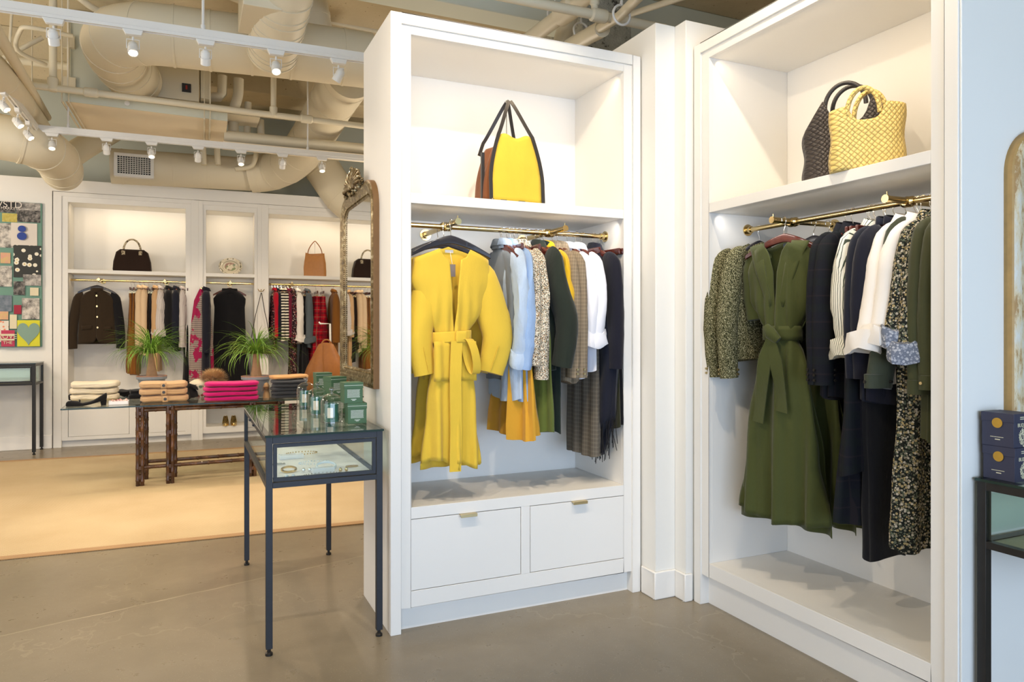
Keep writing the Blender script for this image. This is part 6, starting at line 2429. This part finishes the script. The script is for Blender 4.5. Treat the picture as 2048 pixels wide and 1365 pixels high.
t1a, t1b = atz(-130, -7, TRZ), atz(760, 121.5, TRZ)
track(t1a, t1b, 'long white light track nearest the front, running toward the wardrobe top', (.55,))
t2a, t2b = atz(72, 257, TRZ), atz(760, 320, TRZ)
track(t2a, t2b, 'long white light track deeper in the room, in front of the far wardrobes', (.08, .76))
t3a, t3b = atz(-90, 50, TRZ), t2a
track(t3a, t3b, 'short white light track running away from the viewer at the far left', (.3,))
d1 = (t1b - t1a).normalized()
d2 = (t2b - t2a).normalized()
d3 = (t3b - t3a).normalized()


def on_track(a, b, px):
    lo, hi = 0.0, 1.0
    f = lambda t_: (a + (b - a) * t_)
    for _ in range(40):
        m = (lo + hi) / 2
        q = f(m)
        fw_ = q.x * FA[0] + q.y * FA[1]
        u = (q.x * RA[0] + q.y * RA[1]) / fw_ * FP + 1024
        if u < px:
            lo = m
        else:
            hi = m
    return f((lo + hi) / 2)


g1 = 'spotlights on the front track'
AWAY = (.05, 1.0, -1.25)
for px, lb, aim, on in ((107, 'spotlight at the left of the front track, turned away to the far wall', AWAY, True), (266, 'glowing spotlight on the front track before the big duct elbow', (.05, -.62, -1), True), (411, 'spotlight in the middle of the front track, turned away beside the hanging rod', AWAY, True), (552, 'glowing spotlight on the front track left of the ribbed duct’s end', (.0, -.6, -1), True), (677, 'spotlight on the front track closest to the wardrobe top', (-.55, .5, -1.1), True)):
    spot_head(on_track(t1a, t1b, px), d1, aim, lb, 45 if on else 0, 75, on)
AW2 = (.0, .9, -1.15)
for px, lb, aim in ((104, 'glowing spotlight at the left end of the deeper track', (.05, -.5, -1)), (213, 'unlit looking spotlight above the vent grille’s left, turned to the far wall', AW2), (303, 'glowing spotlight in front of the vent grille', (.05, -.5, -1)), (396, 'spotlight turned to the far wall, right of the vent grille', AW2), (482, 'glowing spotlight in the middle of the deeper track', (.0, -.5, -1)), (565, 'spotlight turned to the far wall above the oval platter side', AW2), (644, 'glowing spotlight at the right end of the deeper track near the gilt mirror', (.0, -.45, -1))):
    spot_head(on_track(t2a, t2b, px), d2, aim, lb, 40, 80, True)
for px, lb in ((8, 'glowing spotlight on the short left track, nearest one'), (36, 'glowing spotlight on the short left track, middle one'), (57, 'glowing spotlight on the short left track, farthest one')):
    spot_head(on_track(t3a, t3b, px), d3, (.75, -.35, -1), lb, 35, 75, True)
# the track that lights the front wardrobes runs above and in front of them, out of frame
t4a, t4b = Vector((-.9, 1.75, 3.75)), Vector((2.15, 1.75, 3.75))
track(t4a, t4b, 'white light track above and in front of the middle wardrobe', (.2, .8))
for k, (x, aim, pw) in enumerate(((-.6, (.95, .32, -.62), 95), (.35, (.2, .85, -.9), 78), (1.15, (.05, .85, -.9), 82), (1.75, (.45, .6, -.85), 82), (2.05, (.25, -.1, -1.1), 40))):
    spot_head(Vector((x, 1.75, 3.75)), Vector((1, 0, 0)), aim, 'spotlight of the track before the middle wardrobe, number %d from its left end' % (k + 1) if False else ['spotlight at the left end of the track before the middle wardrobe', 'spotlight aimed at the display case and the yellow coats', 'spotlight aimed at the middle of the first wardrobe', 'spotlight aimed at the corner between the wardrobes', 'spotlight above the right wardrobe, aimed down'][k], pw, 65, True, color=(1, .83, .63))


# ------------------------------------------------------------------ ducts and pipes
def cat_rom(P, sub=6):
    P = [Vector(p) for p in P]
    out = []
    K = len(P)
    for i in range(K - 1):
        p0, p1, p2, p3 = P[max(i - 1, 0)], P[i], P[i + 1], P[min(i + 2, K - 1)]
        for j in range(sub):
            t_ = j / sub
            out.append(0.5 * ((2 * p1) + (p2 - p0) * t_ + (2 * p0 - 5 * p1 + 4 * p2 - p3) * t_ * t_ + (3 * p1 - p0 - 3 * p2 + p3) * t_ ** 3))
    out.append(P[-1])
    return out


def duct(pts, r, label, seams=6, mt='duct', curved=True, rr=1.03, name='air_duct', n=36, rib=.012, r1=None):
    Q = cat_rom(pts, 8) if curved else [Vector(pts[0]).lerp(Vector(pts[1]), k / 24) for k in range(25)]
    o_ = thing(name, label, 'duct', loc=tuple(Q[0]))
    Q = [q - Vector(o_.location) for q in Q]
    L = len(Q)
    rs = [r + ((r1 or r) - r) * i / (L - 1) for i in range(L)]
    MB().tube(Q, rs, n).build('duct_body', M[mt], o_, smooth=50)
    for k in range(seams):
        i = int((k + .5) / seams * (L - 1))
        i = max(1, min(L - 2, i))
        t_ = (Q[i + 1] - Q[i - 1]).normalized()
        MB().tube([Q[i] - t_ * rib, Q[i] - t_ * rib * .9, Q[i] + t_ * rib * .9, Q[i] + t_ * rib], [rs[i] * .99, rs[i] * rr, rs[i] * rr, rs[i] * .99], n).build('seam_band', M[mt], o_, smooth=40)
    return o_


Pq = aty
duct([Pq(272, 162, 7.6), Pq(240, 122, 7.1), Pq(228, 84, 6.5), Pq(285, 68, 6.2), Pq(420, 82, 6.15), Pq(560, 98, 6.12), Pq(740, 122, 6.1)], .228, 'large cream duct with an elbow above the two light tracks', 11, rr=1.02, rib=.010)
duct([Pq(592, -150, 4.7), Pq(575, -40, 5.0), Pq(556, 50, 5.4), Pq(545, 104, 5.75)], .185, 'ribbed cream duct dropping from the top edge into the large duct', 15, rr=1.03, rib=.008)
dx_ = thing('duct_box', 'square cream duct collar at the top edge beside the ribbed duct', 'duct', loc=(0, 0, 0))
a_, b2 = Pq(484, 20, 5.1), Pq(530, -60, 5.1)
MB().box(a_.x, 5.0, a_.z, b2.x + .1, 5.5, ZC).build('collar_box', M['duct'], dx_, bevel=.004)
duct([Pq(614, -60, 6.6), Pq(630, 62, 6.6)], .13, 'short capped cream duct hanging right of the ribbed duct', 2, curved=False, r1=.155, rib=.02)
duct([Pq(700, 150, 7.0), Pq(664, 205, 7.7), Pq(632, 262, 8.4), Pq(590, 318, 9.1), Pq(545, 342, 9.5), Pq(500, 348, 9.6)], .235, 'cream duct sloping down behind the large duct beside the wardrobe', 8, rr=1.015)
duct([Pq(520, 350, 9.62), Pq(400, 343, 9.62), Pq(300, 337, 9.62), Pq(222, 332, 9.62)], .205, 'horizontal cream duct along the top of the far wall with the vent grille', 5, rr=1.015)
duct([Pq(600, 262, 9.9), Pq(640, 330, 9.9), Pq(690, 400, 9.8), Pq(740, 430, 9.6)], .24, 'pale duct elbow behind the far wall top, beside the wardrobe edge', 4, rr=1.02)
duct([Pq(-90, 265, 7.6), Pq(-10, 272, 7.6), Pq(70, 290, 7.7), Pq(112, 318, 8.3), Pq(125, 345, 9.2)], .20, 'cream duct at the far left turning back above the pin board', 6, rr=1.03)
duct([Pq(120, 330, 9.0), Pq(160, 300, 9.3), Pq(225, 262, 9.7)], .13, 'slim cream duct branching up right of the left elbow', 2)
duct([Pq(-80, 90, 5.3), Pq(0, 158, 6.4), Pq(82, 265, 8.8)], .115, 'cream duct running back at the far left beside the short track', 5, rr=1.015)
duct([Pq(-20, 40, 4.9), Pq(95, 235, 8.6)], .035, 'thin brown-cream conduit running back at the far left', 0, curved=False, name='conduit')

vg = Pq(268, 331, 9.36)
v_ = thing('vent_grille', 'white square egg-crate vent grille on the far horizontal duct', 'vent grille', loc=tuple(vg))
m_ = MB()
wv, hv = .205, .135
m_.box(-wv, 0, -hv, wv, .08, -hv + .035).box(-wv, 0, hv - .035, wv, .08, hv).box(-wv, 0, -hv + .035, -wv + .035, .08, hv - .035).box(wv - .035, 0, -hv + .035, wv, .08, hv - .035)
m_.build('frame', M['track'], v_, bevel=.002)
m_ = MB()
for k in range(1, 13):
    x = -wv + .035 + k * (2 * wv - .07) / 13
    m_.box(x - .004, .008, -hv + .035, x + .004, .02, hv - .035)
for k in range(1, 9):
    z = -hv + .035 + k * (2 * hv - .07) / 9
    m_.box(-wv + .035, .008, z - .004, wv - .035, .02, z + .004)
m_.build('grid', M['track'], v_, smooth=0)
MB().box(-wv + .03, .05, -hv + .03, wv - .03, .055, hv - .03).build('dark_back', M['dark_line'], v_)

# sprinkler pipes
def pipe(pts, r, label, fit=(), name='ceiling_pipe', mt='pipe', curved=False, n=14):
    Q = cat_rom(pts, 6) if curved else [Vector(p) for p in pts]
    o_ = thing(name, label, 'pipe', loc=tuple(Q[0]))
    Q = [q - Vector(o_.location) for q in Q]
    MB().tube(Q, r, n).build('pipe_run', M[mt], o_, smooth=60)
    for f_ in fit:
        a = Q[0].lerp(Q[-1], f_)
        t_ = (Q[-1] - Q[0]).normalized()
        MB().tube([a - t_ * r * 2, a - t_ * r * 1.6, a + t_ * r * 1.6, a + t_ * r * 2], [r * 1.02, r * 1.4, r * 1.4, r * 1.02], n).build('coupling', M[mt], o_)
    return o_


SZ = 3.45
p_a, p_b = atz(-120, 148, SZ), atz(740, 254, SZ)
pipe([p_a, p_b], .029, 'cream sprinkler pipe crossing below the air handler', (.14, .30, .82))
q_ = on_track(p_a, p_b, 106)
pipe([q_, (q_.x, q_.y, ZC)], .030, 'thick vertical pipe rising from the sprinkler pipe at the left', (.03,))
q_ = on_track(p_a, p_b, 547)
pipe([q_, (q_.x, q_.y, ZC)], .026, 'vertical pipe rising from the sprinkler pipe at the right', (.03,))
q_ = on_track(p_a, p_b, 15)
pipe([q_, (q_.x + .05, q_.y, ZC)], .011, 'thin hanger rod of the sprinkler pipe at the far left')
for px, y_, lb in ((22, 5.6, 'thin hanging wire at the far left of the ceiling'), (64, 7.6, 'thin hanging wire left of the thick vertical pipe')):
    pipe([Pq(px, 250 if px > 30 else 0, y_), (Pq(px, 0, y_).x, y_, ZC)], .006, lb, name='hanger_wire', n=6)

# air handler: big cabinet, control box with the switch
ah = thing('air_handler', 'white air handling unit with a small black switch, behind the large duct', 'air handler', loc=(0, 0, 0))
a1, a2 = Pq(140, 172, 7.9), Pq(305, 80, 7.9)
MB().box(a1.x, 7.9, a1.z - .02, a2.x + .05, 8.5, a2.z + .15).build('casing', M['beam'], ah, bevel=.006)
c1, c2 = Pq(304, 192, 7.6), Pq(398, 120, 7.6)
MB().box(c1.x, 7.6, c1.z, c2.x, 8.1, c2.z).build('control_box', M['pipe'], ah, bevel=.006)
c1b, c2b = Pq(399, 192, 7.62), Pq(420, 130, 7.62)
MB().box(c1b.x + .01, 7.62, c1b.z - .02, c2b.x, 8.1, c2b.z + .05).build('side_box', M['pipe'], ah, bevel=.004)
MB().box(c1.x + .98, 7.7, c1.z - .06, c1.x + .30, 8.1, c1.z - .01).build('base_lip', M['pipe'], ah)
s1 = Pq(373, 176, 7.595)
MB().box(s1.x - .04, 7.585, s1.z - .04, s1.x + .04, 7.6, s1.z + .04).build('switch_plate', M['dark_line'], ah)
MB().box(s1.x - .008, 7.575, s1.z - .018, s1.x + .008, 7.585, s1.z + .02).build('switch', plain('red_switch', lin(150, 40, 24), .5), ah)
for px, py in ((135, 85), (137, 168)):
    q = Pq(px, py, 7.88)
    MB().box(q.x - .05, 7.86, q.z - .05, q.x + .06, 7.9, q.z + .06).build('bracket', M['pipe'], ah)
MB().cyl(Pq(137, 168, 7.87), Pq(137, 40, 7.87), .012, n=8).build('threaded_rod', M['pipe'], ah)
MB().cyl(Pq(240, 168, 7.5), Pq(305, 175, 7.5), .02, n=8).build('support_rail', M['pipe'], ah)

# suspended beige platform
PZ = 3.42
f0, f1 = atz(131, 203, PZ), atz(455, 243, PZ)
k0, k1 = atz(168, 263, PZ), atz(450, 287, PZ)
pl = thing('ceiling_panel', 'long beige drip pan with a pale lip, hung under the air handler', 'ceiling panel', loc=(0, 0, 0))
mb = MB()
mb.loft([[tuple(p + Vector((0, 0, dz))) for p in (f0, f1, k1, k0)] for dz in (0, .012)])
mb.build('pan', M['platform'], pl)
mb = MB()
n_ = Vector((0, -.012, 0))
mb.loft([[f0 + n_, f1 + n_, f1, f0], [f0 + n_ + Vector((0, 0, .075)), f1 + n_ + Vector((0, 0, .075)), f1 + Vector((0, 0, .075)), f0 + Vector((0, 0, .075))]])
mb.build('lip', M['beam'], pl)
for t_, lb in ((.0, 0), (.86, 1)):
    a, b_ = f0.lerp(f1, t_), k0.lerp(k1, t_)
    o1 = Vector((.05, 0, 0))
    mb = MB()
    for dx in (-.02, .03):
        mb.cyl(a + Vector((dx, -.05, -.012)), b_ + Vector((dx, .05, -.012)), .009, n=8)
    mb.cyl(a + Vector((-.02, -.05, -.012)), a + Vector((-.02, -.05, ZC - PZ)), .006, n=6)
    mb.cyl(a + Vector((.03, -.05, -.012)), a + Vector((.03, -.05, ZC - PZ)), .006, n=6)
    mb.build('strut', M['pipe'], pl)
e1 = f0.lerp(f1, .36)
MB().lathe([(0, 0), (.022, 0), (.022, .012), (0, .014)], 14, (0, 0, 0)).build('sensor', M['track'], pl).matrix_local = Matrix.Translation((e1.x, e1.y - .02, e1.z + .045)) @ Matrix.Rotation(A90, 4, 'X')
# insulated refrigerant pipes
pipe([Pq(445, 152, 8.0), Pq(444, 188, 8.0), Pq(438, 194, 8.0), Pq(420, 194, 8.0)], .048, 'insulated pipe elbow right of the control box', curved=False)
pipe([Pq(477, 158, 8.0), Pq(476, 190, 8.0), Pq(468, 222, 8.0), Pq(467, 264, 8.0)], .052, 'insulated vertical pipe right of the elbow', curved=True)
pipe([Pq(496, 205, 8.1), Pq(494, 268, 8.1)], .036, 'thinner insulated vertical pipe between two thicker ones')
pipe([Pq(521, 240, 8.1), Pq(522, 268, 8.1)], .036, 'short insulated pipe stub under the sprinkler pipe')
pipe([Pq(448, 273, 7.9), Pq(740, 300, 7.9)], .062, 'long insulated pipe running right toward the wardrobe')
ld = thing('cable_tray', 'cream cable tray under the long insulated pipe', 'cable tray', loc=(0, 0, 0))
a, b_ = Pq(446, 286, 7.8), Pq(740, 314, 7.8)
MB().loft([[a + Vector((0, 0, -.02)), a + Vector((0, 0, .02)), a + Vector((0, .2, .02)), a + Vector((0, .2, -.02))], [b_ + Vector((0, 0, -.02)), b_ + Vector((0, 0, .02)), b_ + Vector((0, .2, .02)), b_ + Vector((0, .2, -.02))]]).build('tray', M['platform'], ld)
pipe([Pq(408, 330, 9.3), Pq(406, 300, 9.3), Pq(406, 270, 9.3)], .035, 'small vertical pipe behind the deeper track, left one')
pipe([Pq(436, 330, 9.3), Pq(434, 300, 9.3), Pq(434, 270, 9.3)], .035, 'small vertical pipe behind the deeper track, right one')
pipe([Pq(470, 338, 9.3), Pq(505, 330, 9.3), Pq(515, 290, 9.3)], .03, 'curved pipe stub behind the deeper track', curved=True)
pipe([Pq(92, 130, 7.4), Pq(35, 100, 7.2), Pq(40, 62, 7.0), Pq(60, 55, 6.9), Pq(145, 72, 7.0)], .018, 'looping cream conduit left of the air handler', curved=True, name='conduit')
pipe([Pq(-20, 130, 7.3), Pq(85, 75, 7.3)], .02, 'straight cream conduit crossing behind the thick vertical pipe', name='conduit')
pipe([Pq(20, 140, 8.6), Pq(35, 122, 8.6), Pq(110, 130, 8.6), Pq(150, 135, 8.6)], .04, 'pale bent pipe at the back left under the ceiling', curved=True)
pipe([Pq(430, -20, 6.0), Pq(500, 10, 7.2), Pq(760, 62, 7.2)], .03, 'cream conduit along the ceiling above the capped duct', name='conduit')
pipe([Pq(140, -20, 7.5), Pq(180, 12, 7.5), Pq(215, 30, 7.6)], .03, 'dark conduit at the top edge above the duct elbow', name='conduit', curved=True)
pipe([Pq(505, 230, 9.0), Pq(660, 247, 9.0)], .02, 'thin conduit behind the sprinkler pipe at the right', name='conduit')

# ceiling beams
def beam(y0, y1, z, label, mt='ceiling', x0=-6, x1=6.4):
    struct(MB().box(x0, y0, z, x1, y1, ZC).build('trim_%d' % beam.n, M[mt], bevel=.01))
    beam.n += 1


beam.n = 1
# beam whose lower edge passes above the wardrobe (pixel line 733,0 to 960,55)
bz = 4.05
q = atz(850, 27, bz)
beam(atz(960, 18, bz).y, q.y, bz, '', 'beam')
q2 = atz(950, 8, bz + .1)
beam(1.1, 1.75, 3.98, '', 'beam')
beam(8.6, 9.1, 4.1, '')
beam(10.9, 12.1, 4.0, '')
struct(MB().box(-6, 10.75, 3.1, 6.4, 10.9, ZC).build('wall_upper_back', M['upper_wall']))

# pipes above the wardrobes at the right
pipe([atz(975, -14, 3.45), atz(1330, 58, 3.45)], .031, 'white sprinkler pipe crossing above the middle wardrobe', (.6,))
q = aty(1190, 15, 2.9)
qa = atz(1189, 28, 3.45)
pipe([qa, (qa.x, qa.y, ZC)], .022, 'vertical white pipe above the middle wardrobe', (.1,))
pipe([Pq(1330, -60, 3.2), Pq(1240, 32, 3.9), Pq(1195, 60, 4.3)], .032, 'white drain pipe running back above the wardrobe, nearer part')
cp = Pq(1205, 57, 4.25)
cq = Pq(1140, 92, 4.9)
pipe([cp, cq], .058, 'fat capped white pipe above the wardrobe', ())
pipe([Pq(1190, -20, 4.2), Pq(1050, 85, 5.2)], .058, 'fat cream pipe slanting above the wardrobe', (.35,))
pipe([Pq(1140, 30, 5.2), Pq(1130, 60, 5.2), Pq(1115, 120, 5.2)], .072, 'white bent duct neck between the two fat pipes', curved=True)
pipe([Pq(1440, -30, 3.6), Pq(1250, 32, 4.6)], .022, 'thin white pipe crossing behind the drain pipe')
for px, py, Y in ((1243, 30, 3.85), (1162, 62, 4.7), (1110, 30, 4.85)):
    q = Pq(px, py, Y)
    hg = thing('pipe_hanger', 'ring hanger of the pipe above the wardrobe at %s' % {1243: 'the right', 1162: 'the middle', 1110: 'the left'}[px], 'pipe hanger', loc=tuple(q))
    MB().tube([(.062 * cos(2 * pi * k / 24), .0, .062 * sin(2 * pi * k / 24)) for k in range(24)], .008, 6, closed=True).build('ring', M['track'], hg)
    MB().cyl((0, 0, .062), (0, 0, ZC - q.z), .005, n=6).cyl((0, 0, .056), (0, 0, .09), .010, n=8).build('rod', M['track'], hg)
rc_ = Pq(1225, 85, 5.6)
struct(MB().box(Pq(1165, 85, 5.3).x, 5.3, 3.35, Pq(1262, 85, 5.3).x, 6.4, ZC).build('trim_9', M['rough_conc']))

def infill(x, y, z, label, power):  # lamps added out of view to lift the room's ambient light
    r = thing('infill_lamp', label, 'pendant lamp', loc=(x, y, z))
    MB().lathe([(.02, .19), (.06, .185), (.13, .13), (.17, .05), (.18, 0), (.175, 0), (.165, .05), (.12, .125), (.02, .18)], 28).build('shade', M['track'], r)
    MB().cyl((0, 0, .18), (0, 0, ZC - z), .004, n=6).build('cord', M['track'], r)
    MB().lathe([(0, .02), (.05, .05), (.06, .09), (.04, .14), (0, .16)], 16).build('bulb', M['lamp'], r)
    l = bpy.data.lights.new('infill', 'POINT')
    l.energy = power
    l.color = (1, .86, .70)
    l.shadow_soft_size = .22
    o = bpy.data.objects.new('infill', l)
    o.location = (x, y, z - .30)
    COL.objects.link(o)


infill(-2.7, 5.6, 2.9, 'added white pendant lamp left of the sisal rug', 75)
infill(-3.0, 8.3, 2.9, 'added white pendant lamp before the left end of the far wall', 70)
infill(-2.4, 2.4, 3.0, 'added white pendant lamp over the left front of the shop', 35)
infill(2.6, 7.4, 2.9, 'added white pendant lamp behind the middle wardrobe', 65)
# fill: added spot heads out of view, standing in for ambient bounce
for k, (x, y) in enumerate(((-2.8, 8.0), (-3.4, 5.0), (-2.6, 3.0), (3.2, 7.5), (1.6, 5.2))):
    spot_head(Vector((x, y, 3.6)), Vector((1, 0, 0)), (.0, .1, -1), ['added fill spotlight over the far left of the shop', 'added fill spotlight over the left side of the shop', 'added fill spotlight over the left front of the shop', 'added fill spotlight deep behind the middle wardrobe', 'added fill spotlight just behind the middle wardrobe'][k], 70, 110, True)
